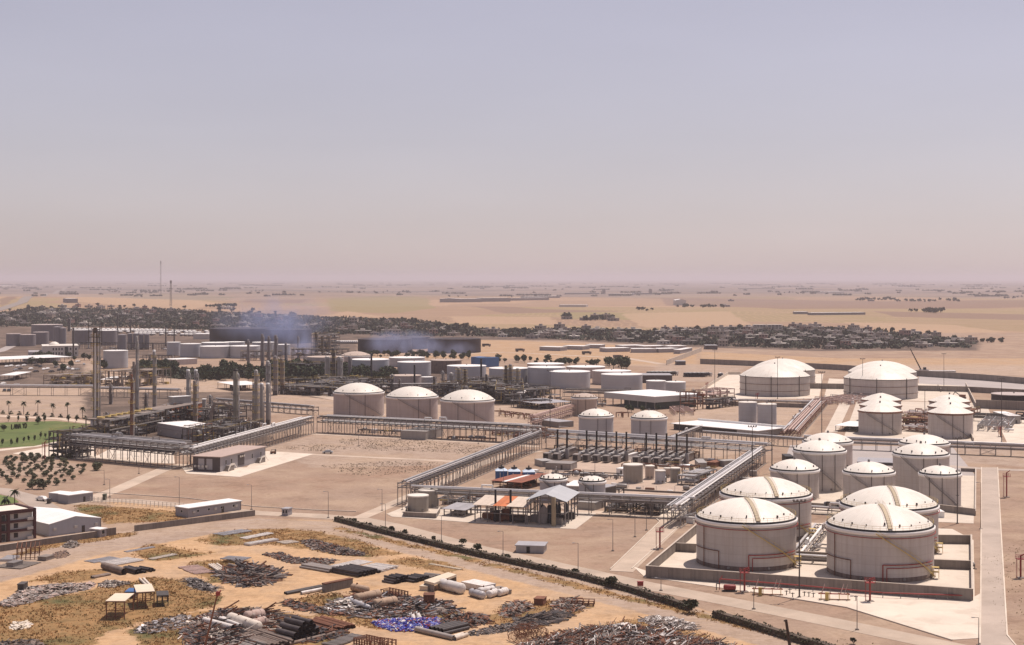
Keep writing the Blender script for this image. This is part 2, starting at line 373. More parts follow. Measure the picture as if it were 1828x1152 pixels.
    def masked(chan, amp=.55, w=.12):
        nn = noise(.13, 9, rough=.75); s_ = math_('ADD', chan, math_('MULTIPLY', math_('SUBTRACT', nn, .5), amp * 5))
        return rng(s_, .5 - w, .5 + w)
    big = noise(.012, 5); fine = noise(.7, 9, rough=.8); med = noise(.07, 7, rough=.7)
    streaks = noise(.5, 5, sx=.12, sy=1.2, rz=.35)
    c = mix(rng(med, .35, .65), (.36, .245, .175), (.28, .20, .15))
    c = mix(rng(big, .4, .62), c, (.34, .25, .19))
    sand = mix(rng(med, .3, .7), (.56, .37, .215), (.47, .305, .17)); sand = mix(rng(streaks, .5, .75, 0, .45), sand, (.60, .43, .27))
    far_s = n.new('ShaderNodeSeparateXYZ'); L.new(geo.outputs['Position'], far_s.inputs[0])
    sand = mix(rng(far_s.outputs[1], 560, 640), sand, mix(rng(med, .3, .7), (.47, .36, .28), (.37, .28, .215)))
    sand = mix(rng(far_s.outputs[1], 1420, 1480), sand, mix(rng(med, .3, .7), (.47, .315, .19), (.39, .26, .16)))
    c = mix(masked(sep.outputs[2], .25, .15), c, sand)
    grey = mix(rng(med, .35, .65), (.42, .325, .255), (.33, .25, .20))
    c = mix(masked(sep.outputs[1], .28, .16), c, grey)
    c = mix(math_('MULTIPLY', rng(noise(.035, 7, rough=.7), .46, .6), .6), c, (.45, .335, .24))
    c = mix(rng(noise(.085, 9, rough=.75), .5, .6, 0, .55), c, mix(1., c, (.74, .71, .68), 'MULTIPLY'))
    tracks = noise(.35, 4, sx=.06, sy=1.6, rz=.3); c = mix(math_('MULTIPLY', rng(tracks, .56, .64, 0, .35), masked(sep.outputs[2], .2, .2)), c, (.60, .44, .28))
    gr = mix(rng(noise(.22, 8, rough=.7), .38, .62), (.36, .215, .10), (.21, .14, .065)); gr = mix(rng(noise(.05, 5), .52, .68), gr, (.10, .105, .045))
    gr = mix(rng(noise(1.3, 6, rough=.8), .55, .7, 0, .6), gr, (.42, .27, .13))
    c = mix(masked(sep.outputs[0], .55, .10), c, gr)
    # fields beyond the plant
    sp = n.new('ShaderNodeSeparateXYZ'); L.new(geo.outputs['Position'], sp.inputs[0])
    vo = n.new('ShaderNodeTexVoronoi'); vo.inputs['Scale'].default_value = 1; mp = n.new('ShaderNodeMapping')
    mp.inputs['Scale'].default_value = (1 / 520, 1 / 700, 0); L.new(geo.outputs['Position'], mp.inputs[0])
    wob = n.new('ShaderNodeTexNoise'); wob.inputs['Scale'].default_value = .0016; L.new(geo.outputs['Position'], wob.inputs[0])
    ad = n.new('ShaderNodeVectorMath'); ad.operation = 'ADD'; L.new(mp.outputs[0], ad.inputs[0]); L.new(wob.outputs[1], ad.inputs[1]); L.new(ad.outputs[0], vo.inputs[0])
    sv = n.new('ShaderNodeSeparateColor'); L.new(vo.outputs['Color'], sv.inputs[0])
    fld = mix(rng(sv.outputs[0], .15, .9), (.40, .27, .175), (.28, .19, .13)); fld = mix(rng(sv.outputs[1], .62, .8), fld, (.29, .225, .12))
    fld = mix(rng(noise(.012, 7, sx=.5, sy=1.6, rough=.7), .42, .66), fld, (.36, .25, .17))
    wv = n.new('ShaderNodeTexWave'); wv.inputs['Scale'].default_value = .02; wv.inputs['Distortion'].default_value = 14; wv.inputs['Detail'].default_value = 3; wv.inputs['Detail Scale'].default_value = .25
    L.new(geo.outputs['Position'], wv.inputs[0])
    fld = mix(math_('MULTIPLY', rng(wv.outputs[0], .75, 1), rng(sv.outputs[2], .4, .5, 0, .3)), fld, (.50, .35, .22))
    af = n.new('ShaderNodeAttribute'); af.attribute_name = 'fields'; sf = n.new('ShaderNodeSeparateColor'); L.new(af.outputs['Color'], sf.inputs[0])
    wobf = math_('MULTIPLY', math_('SUBTRACT', noise(.01, 6), .5), .9)
    for k, cc in enumerate(((.27, .22, .115), (.42, .295, .195), (.23, .155, .12))):
        fld = mix(math_('MULTIPLY', rng(math_('ADD', sf.outputs[k], wobf), .42, .56), .8), fld, cc)
    farf = mix(rng(noise(.0012, 8, sx=.35, sy=1.3, rough=.7), .42, .6), (.28, .215, .18), (.145, .12, .11))
    farf = mix(rng(noise(.004, 6, sx=.3, sy=1.5), .6, .68), farf, (.08, .085, .06))
    fld = mix(rng(sp.outputs[1], 5200, 8500), fld, farf)
    wy = math_('ADD', sp.outputs[1], math_('MULTIPLY', math_('SUBTRACT', noise(.006, 4), .5), 200))
    c = mix(rng(wy, 2280, 2330), c, fld)
    dk = mix(rng(noise(.03, 8, rough=.7), .42, .6), (.065, .05, .042), (.17, .125, .10))
    c = mix(math_('MULTIPLY', masked(at_.outputs['Alpha'], .35, .2), .85), c, dk)
    c = mix(rng(fine, .42, .62, 0, .5), c, mix(1., c, (.66, .63, .60), 'MULTIPLY'))
    c = mix(rng(noise(.28, 8, rough=.75), .5, .62, 0, .45), c, mix(1., c, (.70, .66, .62), 'MULTIPLY'))
    c = mix(rng(noise(2.2, 6, rough=.8), .62, .70, 0, .5), c, mix(1., c, (1.35, 1.3, 1.25), 'MULTIPLY'))
    L.new(c, p.inputs['Base Color'])
    b = n.new('ShaderNodeBump'); b.inputs['Distance'].default_value = .12; b.inputs['Strength'].default_value = .7; L.new(fine, b.inputs['Height']); L.new(b.outputs[0], p.inputs['Normal'])
    me.materials.append(m)
    o = ob('ground', me, kind='structure', label='sandy plain with gravel lots and harvested fields')
    return o
build_ground()
hz = MB(); hz.box(-100000, -3200, -60, 100000, 90500, 168)
mh = bpy.data.materials.new('dusty_air'); mh.use_nodes = True; mh.node_tree.nodes.clear()
_o = mh.node_tree.nodes.new('ShaderNodeOutputMaterial'); _v = mh.node_tree.nodes.new('ShaderNodeVolumePrincipled')
_v.inputs['Color'].default_value = (.75, .715, .775, 1); _v.inputs['Density'].default_value = 0.6e-4; _v.inputs['Anisotropy'].default_value = .2
mh.node_tree.links.new(_v.outputs[0], _o.inputs['Volume'])
hz.build('haze', mh, kind='stuff', label='pale dusty haze over the plain')
# ---------------------------------------------------------------- roads, pads, kerbs (sheets, each a little above the one below)
def sheet(name, px, z, m, label, th=.0):
    mb = MB(); pts = GP(px); n = len(pts)
    a = sum(pts[i][0] * pts[(i + 1) % n][1] - pts[(i + 1) % n][0] * pts[i][1] for i in range(n))
    if a < 0: pts = pts[::-1]
    mb.prism(pts, -.3, z); return mb.build(name, m, kind='structure', label=label)
M_ROAD = mat('grey_tan_road', (.40, .33, .275), .95, var=.16, scale=.05, mix2=.25, col2=(.29, .23, .185), scale2=.12, coord='Object')
M_PALE = mat('pale_concrete_pad', (.60, .52, .43), .95, var=.10, scale=.07, mix2=.5, col2=(.46, .38, .30), scale2=.1)
M_PATH = mat('pale_path', (.48, .385, .30), .95, var=.18, scale=.08, mix2=.3, col2=(.38, .29, .22), scale2=.2)
M_LAWN = mat('lawn_grass', (.10, .135, .035), .95, var=.25, scale=.06, mix2=.6, col2=(.17, .16, .06), scale2=.05)
M_GREYP = mat('grey_concrete_yard', (.36, .32, .30), .95, var=.1, scale=.03, mix2=.3, col2=(.30, .27, .25), scale2=.05)
def strip(name, px, w, z, m, label):
    """a road of even width w metres along photo points of its centre line"""
    p = [Vector(q) for q in GP(px)]; Lf, Rt = [], []
    if p[-1].y > 2300 or p[0].y > 2300:
        q = []
        for i in range(len(p) - 1): q += [p[i].lerp(p[i + 1], k / 30) for k in range(30)]
        p = q + [p[-1]]
    for i in range(len(p)):
        d = (p[min(i + 1, len(p) - 1)] - p[max(i - 1, 0)]).normalized(); nn = Vector((-d.y, d.x)) * (w / 2)
        Lf.append(p[i] + nn); Rt.append(p[i] - nn)
    mb = MB(); vs = [(*q, z + tz(*q)) for q in Lf] + [(*q, z + tz(*q)) for q in Rt]; n = len(p)
    mb.add(vs, [(n + i, n + i + 1, i + 1, i) for i in range(n - 1)])
    mb.add([(*q, z + tz(*q)) for q in Lf] + [(*q, -.2 + tz(*q)) for q in Lf], [(i, i + 1, n + i + 1, n + i) for i in range(n - 1)])
    mb.add([(*q, z + tz(*q)) for q in Rt] + [(*q, -.2 + tz(*q)) for q in Rt], [(i + 1, i, n + i, n + i + 1) for i in range(n - 1)])
    return mb.build(name, m, kind='structure', label=label)
strip('road', [(120,900),(163,893),(230,894),(335,903),(455,916),(560,921),(640,927),(700,939),(840,977),(1040,1021),(1150,1045),(1320,1078),(1480,1110),(1720,1160)], 8.5, .05, M_PATH, 'pale perimeter road inside the hedge')
strip('path', [(165,890),(215,872),(262,851),(300,835),(330,829)], 7, .07, M_PATH, 'pale track from the pipe rack to the fence')
strip('path', [(475,806),(560,812),(690,818),(850,826)], 4.5, .05, M_PATH, 'pale track across the gravel lot')
strip('path', [(560,775),(700,782),(900,793),(960,798)], 6, .06, M_PATH, 'pale strip along the long pipe rack')
strip('path', [(640,926),(690,905),(735,885),(790,862),(850,832),(905,812),(965,806)], 5.5, .09, M_PATH, 'pale track beside the diagonal pipe rack')
sheet('pavement', [(324,834),(333,846),(428,852),(560,811),(474,806),(440,835)], .12, M_PALE, 'pale apron in front of the grey control building')
sheet('road', [(1752,835),(1750.7,1083),(1749,1165),(1823,1165),(1798,1135),(1793,1049),(1786,930),(1781,835)], .10, M_ROAD, 'long straight road on the right of the tanks')
strip('road', [(1400,838),(1560,830),(1660,830),(1765,838),(1900,842)], 7, .07, M_ROAD, 'cross road behind the tank farm')
sheet('pavement', [(1130,1012),(1150,1030),(1340,1058),(1512,1085),(1702,1143),(1749,1140),(1750,1060),(1736,1068),(1565,1062),(1420,1046),(1160,1022)], .12, M_PALE, 'broad pale concrete apron before the tank dike')
sheet('road', [(1088,1020),(1130,1022),(1222,934),(1182,926)], .11, M_PATH, 'branch road beside the tank dike')
strip('road', [(1000,905),(1040,913),(1110,918),(1215,928)], 7, .09, M_PATH, 'road along the low pipe rack')
sheet('pavement', [(1177,893),(1177,925),(1230,924),(1226,893)], .13, M_PALE, 'pale slab under the low pipe rack')
sheet('pavement', [(690,918),(728,903),(800,905),(1032,915),(1065,917),(1028,945),(960,942),(700,923)], .11, M_PALE, 'pale slab round the boiler sheds')
sheet('pavement', [(1166,1020),(1222,958),(1250,925),(1480,935),(1700,945),(1738,965),(1740,1068)], .08, M_PALE, 'concrete floor inside the front tank dike')
sheet('pavement', [(1380,905),(1395,840),(1742,850),(1738,935),(1500,925)], .08, M_PALE, 'concrete floor of the middle tank dike')
sheet('pavement', [(1395,840),(1410,795),(1700,798),(1742,850)], .06, M_GREYP, 'concrete floor behind the middle tanks')
sheet('pavement', [(1505,785),(1530,715),(1760,720),(1790,790)], .08, M_PALE, 'concrete floor of the six small tanks')
sheet('pavement', [(1228,712),(1300,668),(1470,668),(1462,712)], .08, M_PALE, 'concrete floor of the twin large tanks')
sheet('pavement', [(1470,714),(1480,676),(1730,690),(1730,722),(1640,716)], .07, M_PALE, 'concrete floor by the farther large tanks')
sheet('pavement', [(1776,745),(1828,745),(1860,800),(1800,795)], .08, M_PALE, 'pale concrete patch by the far right units')
sheet('road', [(1472,772),(1500,718),(1520,718),(1495,772)], .12, M_PALE, 'short pale road between pipe bundles')
sheet('pavement', [(1640,697),(1640,672),(1700,668),(1900,680),(1900,708)], .05, M_GREYP, 'grey gravel yard beside the crane')
sheet('pavement', [(975,862),(985,825),(1262,818),(1235,905),(1040,903)], .05, mat('dusty_plant_yard', (.42,.325,.255), .95, var=.12, scale=.05, mix2=.4, col2=(.33,.25,.20), scale2=.12), 'dusty floor of the generator yard')
sheet('pavement', [(22,810),(95,796),(165,793),(175,820),(98,820)], .08, M_PALE, 'pale slab beside the red hydrant tower')
sheet('pavement', [(165,818),(200,800),(308,800),(312,828),(240,826)], .06, M_PALE, 'pale slab under the left pipe rack')
sheet('lawn', [(-40,750),(0,755),(100,752),(160,758),(128,772),(118,785),(60,797),(0,800),(-60,806)], .10, M_LAWN, 'green watered lawn with clipped letters')
sheet('lawn', [(-40,888),(0,884),(24,889),(34,897),(0,903),(-40,905)], .10, M_LAWN, 'small green lawn by the office block')
strip('road', [(-60,745),(0,743),(110,748),(170,756)], 9, .08, M_PATH, 'pale road between the palms and the lawn')
strip('path', [(-60,812),(0,804),(60,797),(105,789)], 6, .06, M_PALE, 'pale footway along the lawn')
strip('road', [(-80,868),(0,875),(50,888),(90,912),(95,930)], 9, .07, M_ROAD, 'curved road down to the office block')
strip('road', [(480,690),(560,705),(620,716)], 12, .06, M_PATH, 'pale plant road behind the columns')
strip('road', [(-200,672),(-60,640),(0,627),(60,600)], 12, .06, M_GREYP, 'grey road by the left tanks')
strip('road', [(-60,566),(0,553),(40,540),(80,527),(105,519),(125,511)], 26, 1.0, mat('highway_tarmac', (.24, .205, .185), .95, var=.1), 'far straight highway up the hill')
strip('path', [(620,640),(900,629),(1000,634),(1120,640),(1180,650)], 9, .06, M_PATH, 'far dirt road across the sandy plain')
# kerbs of the right-hand road
def kerb(px, label, w=.35, h=.28, m=M_PALE):
    mb = MB(); p = GP(px)
    for i in range(len(p) - 1): mb.beam((*p[i], h / 2), (*p[i + 1], h / 2), w, h)
    return mb.build('kerb', m, kind='structure', label=label)
kerb([(1752,835),(1750.7,1083),(1749.4,1150)], 'pale kerb on the left of the right-hand road')
kerb([(1781,835),(1786,930),(1793,1049),(1798,1135),(1823,1165)], 'pale kerb on the right of the right-hand road')
kerb([(1089.6,1017),(1178,932),(1172,927),(1110,921),(1067,920)], 'pale kerb of the gravel lot')
kerb([(1128,1016),(1215,938)], 'pale kerb beside the dike')
kerb([(163,879),(335,890),(455,905),(560,911),(636,914)], 'pale kerb along the gravel lot')
kerb([(1340,1057.5),(1512,1085.5),(1700,1144)], 'pale kerb of the front apron')
# ---------------------------------------------------------------- storage tanks
def nameable(px, D): p = at(px, D); return (p.x, p.y, 0)
def tank(px, D, r, h, dome, style, label, group=None, shell=None, roof=None, face=None, stair=1, ladder_a=None, nm='storage_tank'):
    x, y, _ = nameable(px, D); yaw = math.atan2(-y, -x)   # local +X looks to the photographer
    t = thing(nm, label, 'storage tank', (x, y, 0), yaw + (face or 0), group)
    shell = shell or M_SHELL; roof = roof or M_WHITE; n = 64 if r > 8 else 40
    big = style == 'big'
    MB().lathe(0, 0, [(r, .25), (r, h)], n).build('shell', shell, t)
    if D < 1000: MB().lathe(0, 0, [(r + .5, 0), (r + .5, .28), (r * .9, .28)], n, smooth=False).build('foundation', M_CONC, t)
    if big: MB().lathe(0, 0, [(r + .03, .3), (r + .03, 1.5), (r - .1, 1.55)], n).build('bottom_course', M_STAIN, t)
    if style in ('big', 'mid'):
        MB().lathe(0, 0, [(r + .02, h - 1.15), (r + .38, h - 1.05), (r + .42, h - .15), (r + .05, h - .1)], n).build('wind_girder', M_WBAND, t)
        MB().lathe(0, 0, [(r + .06, h - .1), (r + .10, h + .38), (r - .25, h + .42)], n).build('roof_rim', M_BLACK, t)
        MB().dome(0, 0, h + .38, r - .22, dome, n, 8).build('roof', roof, t)
    elif style == 'cone':
        MB().lathe(0, 0, [(r + .02, h - .9), (r + .5, h - .75), (r + .5, h - .3), (r + .02, h)], n).build('wind_girder', M_RUST if dome > 3.2 else shell, t)
        MB().lathe(0, 0, [(r + .3, h), (r * .5, h + dome * .62), (.1, h + dome)], 20, smooth=False).build('roof', roof, t)
    elif style == 'panel':
        MB().dome(0, 0, h, r + .1, dome, n, 8).build('roof', roof, t)
        for zz in (h - .35, h * .62, h * .28):
            m = MB().lathe(0, 0, [(r + .02, zz - .16), (r + .32, zz - .14), (r + .32, zz + .14), (r + .02, zz + .16)], n); m.build('stiffening_ring', M_DARK if zz > h * .9 else mat('brown_ring', (.20,.13,.10), .8), t)
        for a in (-.95, -.1, .75):
            MB().beam(((r + .3) * math.cos(a), (r + .3) * math.sin(a), .3), ((r + .3) * math.cos(a), (r + .3) * math.sin(a), h + .8), .45).build('riser_pipe', M_DARK, t)
    else:
        MB().lathe(0, 0, [(r + .12, h - .35), (r + .12, h + .05), (r * .97, h + .12), (.1, h + dome)], n, smooth=False).build('roof', roof, t)
    # roof fittings
    if style in ('big', 'mid'):
        vm = MB().cbox(0, 0, 0, .55, .55, .9).mesh('roof_vent', M_DARK)
        k = 12 if big else 8
        for i in range(k):
            a = -math.pi * .62 + math.pi * 1.24 * (i + .3 * R.random()) / k; rr = r * (.90 if i % 3 else .86)
            ob('roof_vent', vm, t, (rr * math.cos(a), rr * math.sin(a), h + .38 + dome * (1 - (rr / r) ** 2) * .95), a, sc=R.uniform(.35, .75))
    if style in ('flat', 'mid', 'panel', 'cone') and r > 4:
        MB().lathe(0, 0, [(.45, 0), (.45, .9), (.1, 1)], 10).build('centre_vent', M_STEEL, t, (0, 0, h + dome + (.3 if style == 'mid' else -.1)))
    if big:
        hr = MB(); k = 44
        for i in range(k):
            a = 2 * math.pi * i / k; b = 2 * math.pi * (i + 1) / k
            p = ((r - .1) * math.cos(a), (r - .1) * math.sin(a)); q = ((r - .1) * math.cos(b), (r - .1) * math.sin(b))
            hr.beam((*p, h + .4), (*p, h + 1.5), .06)
            hr.beam((*p, h + 1.5), (*q, h + 1.5), .06); hr.beam((*p, h + .95), (*q, h + .95), .05)
        hr.build('handrail', M_YEL, t)
        w = MB(); a = face_w = .12
        rc = (r * r + dome * dome) / (2 * dome)
        for i in range(15):
            d0, d1 = (r - .3) * i / 15, (r - .3) * (i + .92) / 15
            z0, z1 = [h + .55 + dome - rc + math.sqrt(rc * rc - d * d) for d in (d0, d1)]
            w.beam((d0, 0, z0), (d1, 0, z1), .22 + 1.0, .12)
        for sgn in (-.65, .65):
            for i in range(12):
                d0, d1 = (r - .3) * i / 12, (r - .3) * (i + 1) / 12
                z0, z1 = [h + 1.5 + dome - rc + math.sqrt(rc * rc - d * d) for d in (d0, d1)]
                w.beam((d0, sgn, z0), (d1, sgn, z1), .05); w.beam((d0, sgn, z0 - 1), (d0, sgn, z0), .05)
        w.build('roof_walkway', mat('tan_walkway_grating', (.50, .42, .30), .8), t, rz=.25 if px < 1450 else .2)
        for zz, mm in ((h - 1.7, M_RED), ):
            MB().lathe(0, 0, [(r + .30, zz - .09), (r + .48, zz - .09), (r + .48, zz + .09), (r + .30, zz + .09), (r + .30, zz - .09)], 64).build('sprinkler_ring', mm, t)
        m = MB(); zz = h * .36
        def arc(z, a0, a1, k=10): return [((r + .35) * math.cos(a0 + (a1 - a0) * i / k), (r + .35) * math.sin(a0 + (a1 - a0) * i / k), z) for i in range(k + 1)]
        m.path(arc(zz + .6, -1.35, -.55), .13); m.path([arc(zz + .6, -.55, -.5)[0], arc(.4, -.55, -.5)[0]], .13)
        m.path([arc(h - 1.7, -.95, -.9)[0], arc(.4, -.95, -.9)[0]], .13); m.build('drencher_pipe', M_RUST, t)
        m = MB(); m.path(arc(zz, .05, 1.2), .16); m.path([arc(zz, .05, 0)[0], arc(.3, .05, 0)[0]], .16)
        m.path(arc(zz - .9, .12, 1.2), .12); m.path([arc(zz - .9, .12, 0)[0], arc(.3, .12, 0)[0]], .12); m.build('drencher_pipe', M_RED, t)
    # spiral stair on the face
    if stair and r > 4.5 and style in ('big', 'mid', 'cone'):
        s = MB(); a0, a1 = (1.25, -.1) if big else (.9, -.75); k = 40
        tr = []
        for i in range(k):
            a = a0 + (a1 - a0) * i / k; z = .5 + (h - .6) * i / k
            s.cbox((r + .55) * math.cos(a), (r + .55) * math.sin(a), z, .9, .35, .06, a)
            tr.append(((r + .98) * math.cos(a), (r + .98) * math.sin(a), z))
        for i in range(k - 1):
            s.beam(tr[i], tr[i + 1], .07, .22); u = tr[i]; v = tr[i + 1]
            s.beam((u[0], u[1], u[2] + 1.05), (v[0], v[1], v[2] + 1.05), .06)
            if i % 3 == 0: s.beam(u, (u[0], u[1], u[2] + 1.05), .05)
        s.build('spiral_stair', M_YEL if big else M_STEEL, t)
        if big:
            b = MB(); cx, cy = tr[0][0], tr[0][1]
            for q in ((-.9, -.9), (.9, -.9), (.9, .9), (-.9, .9)): b.beam((cx + q[0], cy + q[1], 0), (cx + q[0], cy + q[1], 3.4), .09)
            b.cbox(cx, cy, 1.9, 2, 2, .08); b.cbox(cx, cy, 3.2, 2, 2, .06); b.build('stair_landing', M_YEL, t)
    if style in ('mid', 'cone') and D < 1000:
        for a in (.1, -.5 if R.random() < .5 else .6):
            MB().path([((r + .3) * math.cos(a), (r + .3) * math.sin(a), h - .8), ((r + .3) * math.cos(a), (r + .3) * math.sin(a), .5)], .11).build('riser_pipe', M_DARK, t)
    # manhole and nozzles at the foot
    if D < 950:
        for a in (-.35, .45): MB().tube(((r - .05) * math.cos(a), (r - .05) * math.sin(a), 1), ((r + .35) * math.cos(a), (r + .35) * math.sin(a), 1), .38, 12).build('manhole', M_STEEL, t)
    return t
M_SH2 = mat('tank_paint_rosy', (.47, .40, .375), .6, var=.08, scale=.15, streak=.4, col2=(.32, .23, .19))
M_SH3 = mat('tank_paint_bluegrey', (.43, .43, .45), .55, var=.06, streak=.15, col2=(.33, .31, .31))
M_SH4 = mat('tank_paint_olive_grey', (.30, .265, .225), .7, var=.12, streak=.4, col2=(.16, .12, .09))
M_SH5 = mat('tank_paint_tan', (.46, .37, .31), .7, var=.1, streak=.35, col2=(.28, .19, .14))
for _m in (M_SH2, M_SH3, M_SH4, M_SH5): seams(_m, 'course', 2.3, .28)
tank(1332, 441, 14.4, 13.6, 4.9, 'big', 'largest-looking domed tank at the front left of the dike, behind the red foam monitors')
tank(1571, 426, 14.7, 13.9, 5.0, 'big', 'nearest domed tank, right one of the front pair inside the dike wall')
tank(1367, 489, 14.5, 13.7, 4.6, 'big', 'domed tank half hidden behind the front left tank beside the diagonal pipe rack')
tank(1587, 464, 14.6, 13.9, 4.9, 'big', 'domed tank half hidden behind the nearest tank, by the road')
tank(1418.5, 573, 9.1, 11, 3.1, 'mid', 'short domed tank next to the pole at the head of the diagonal rack')
tank(1463, 597, 10.2, 15.4, 3.3, 'mid', 'tall domed tank with a pipe loop on its wall, left of the long low shed')
tank(1478, 629, 10.0, 15.4, 3.0, 'mid', 'tall domed tank peeping out behind the one with a pipe loop', shell=M_SH2)
tank(1551, 565, 9.4, 11, 3.1, 'mid', 'short domed tank centred between the four tall ones')
tank(1643.7, 585, 10.5, 15.4, 3.4, 'mid', 'tall domed tank behind the small dark footed tank near the road')
tank(1650, 623, 10.0, 15.4, 2.9, 'mid', 'tall domed tank just behind, its black roof stripe showing', shell=M_SH2)
tank(1678, 552, 7.4, 12, 2.3, 'mid', 'narrowest domed tank of the tank farm, standing by the white lamp pole')
tank(1571, 810, 11.3, 12.3, 4.2, 'cone', 'front tank of the left file of three with faceted cream roofs')
tank(1572, 846, 11.3, 12.3, 4.0, 'cone', 'middle tank of the left file of three with faceted cream roofs')
tank(1573, 884, 11.3, 12.3, 3.9, 'cone', 'back tank of the left file of three, beside the large domed tank')
tank(1696.6, 792, 11.4, 13, 4.2, 'cone', 'front tank of the right file of three with faceted cream roofs')
tank(1694.6, 829, 11.2, 13, 3.9, 'cone', 'middle tank of the right file of three with faceted cream roofs')
tank(1695, 865, 11.2, 13, 3.8, 'cone', 'back tank of the right file of three, next to the sloping wall')
tank(1383, 1082, 24.7, 13.7, 8.2, 'panel', 'very wide ringed tank under a broad silver dome, behind the blue-grey pair', stair=0)
tank(1397, 1155, 24.4, 13.7, 8.0, 'panel', 'very wide tank whose silver dome rises behind the left ringed tank', stair=0)
tank(1572, 1057, 25.2, 13.7, 8.0, 'panel', 'very wide ringed tank under a silver dome behind the faceted roofs', stair=0)
tank(1575, 1127, 24.8, 13.7, 7.8, 'panel', 'very wide tank whose silver dome rises beside the crane', stair=0)
tank(640.4, 914, 15.2, 14.5, 5.0, 'mid', 'left one of the three white domed tanks behind the long rack', shell=M_SH2, face=.15)
tank(735.5, 881, 15.0, 14.5, 5.2, 'mid', 'middle one of the three white domed tanks behind the long rack', shell=M_SH2, face=.15)
tank(834.5, 856, 15.2, 14.5, 5.2, 'mid', 'right one of the three white domed tanks behind the long rack', shell=M_SH2, face=.15)
tank(1043, 918, 7.8, 10.9, 2.0, 'mid', 'small tan domed tank left of the flat-roofed hall', shell=M_SH5, roof=M_SH5, stair=0)
tank(1064, 795, 9.1, 10.9, 3.2, 'mid', 'domed tank rising behind the left row of generator stacks', shell=M_SH3, stair=0)
tank(1158.5, 785, 9.3, 10.9, 3.2, 'mid', 'domed tank rising behind the right row of generator stacks', shell=M_SH3, stair=0)
tank(1334.8, 868, 5.2, 12, .4, 'flat', 'left of the two tall blue-grey tanks with a white seam between', shell=M_SH3)
tank(1369, 855, 5.4, 12, .4, 'flat', 'right of the two tall blue-grey tanks with a white seam between', shell=M_SH3)
tank(1130, 615, 4.0, 7.4, .3, 'flat', 'widest of the small grey tanks in front of the generators', shell=M_SH4)
tank(1160, 625, 1.9, 5.6, .2, 'flat', 'slim tan tank right beside the widest small grey one', shell=M_SH5)
tank(1178.7, 612, 2.1, 5.3, .2, 'flat', 'short pale grey tank in the middle of the small group', shell=M_SH3)
tank(1191, 630, 1.4, 4, .2, 'flat', 'tiny tank tucked behind the short pale grey one', shell=M_SH5)
tank(1205.4, 616, 2.0, 5.8, .2, 'flat', 'slim tank at the right end of the small group', shell=M_SH4)
tank(987.4, 566, 5.0, 8.2, 1.3, 'mid', 'small white-rimmed tank right of the rust-red roof', shell=M_SH3, stair=1)
tank(1057, 560, 4.9, 8.2, 1.3, 'mid', 'small white-rimmed tank behind the grey gabled shed', shell=M_SH3, stair=1)
tank(746.3, 538, 3.7, 5.9, .3, 'flat', 'olive grey tank at the front of the low walled basin', shell=M_SH4)
tank(764, 549, 3.5, 6.3, .3, 'flat', 'olive grey tank at the back of the low walled basin', shell=M_SH4)
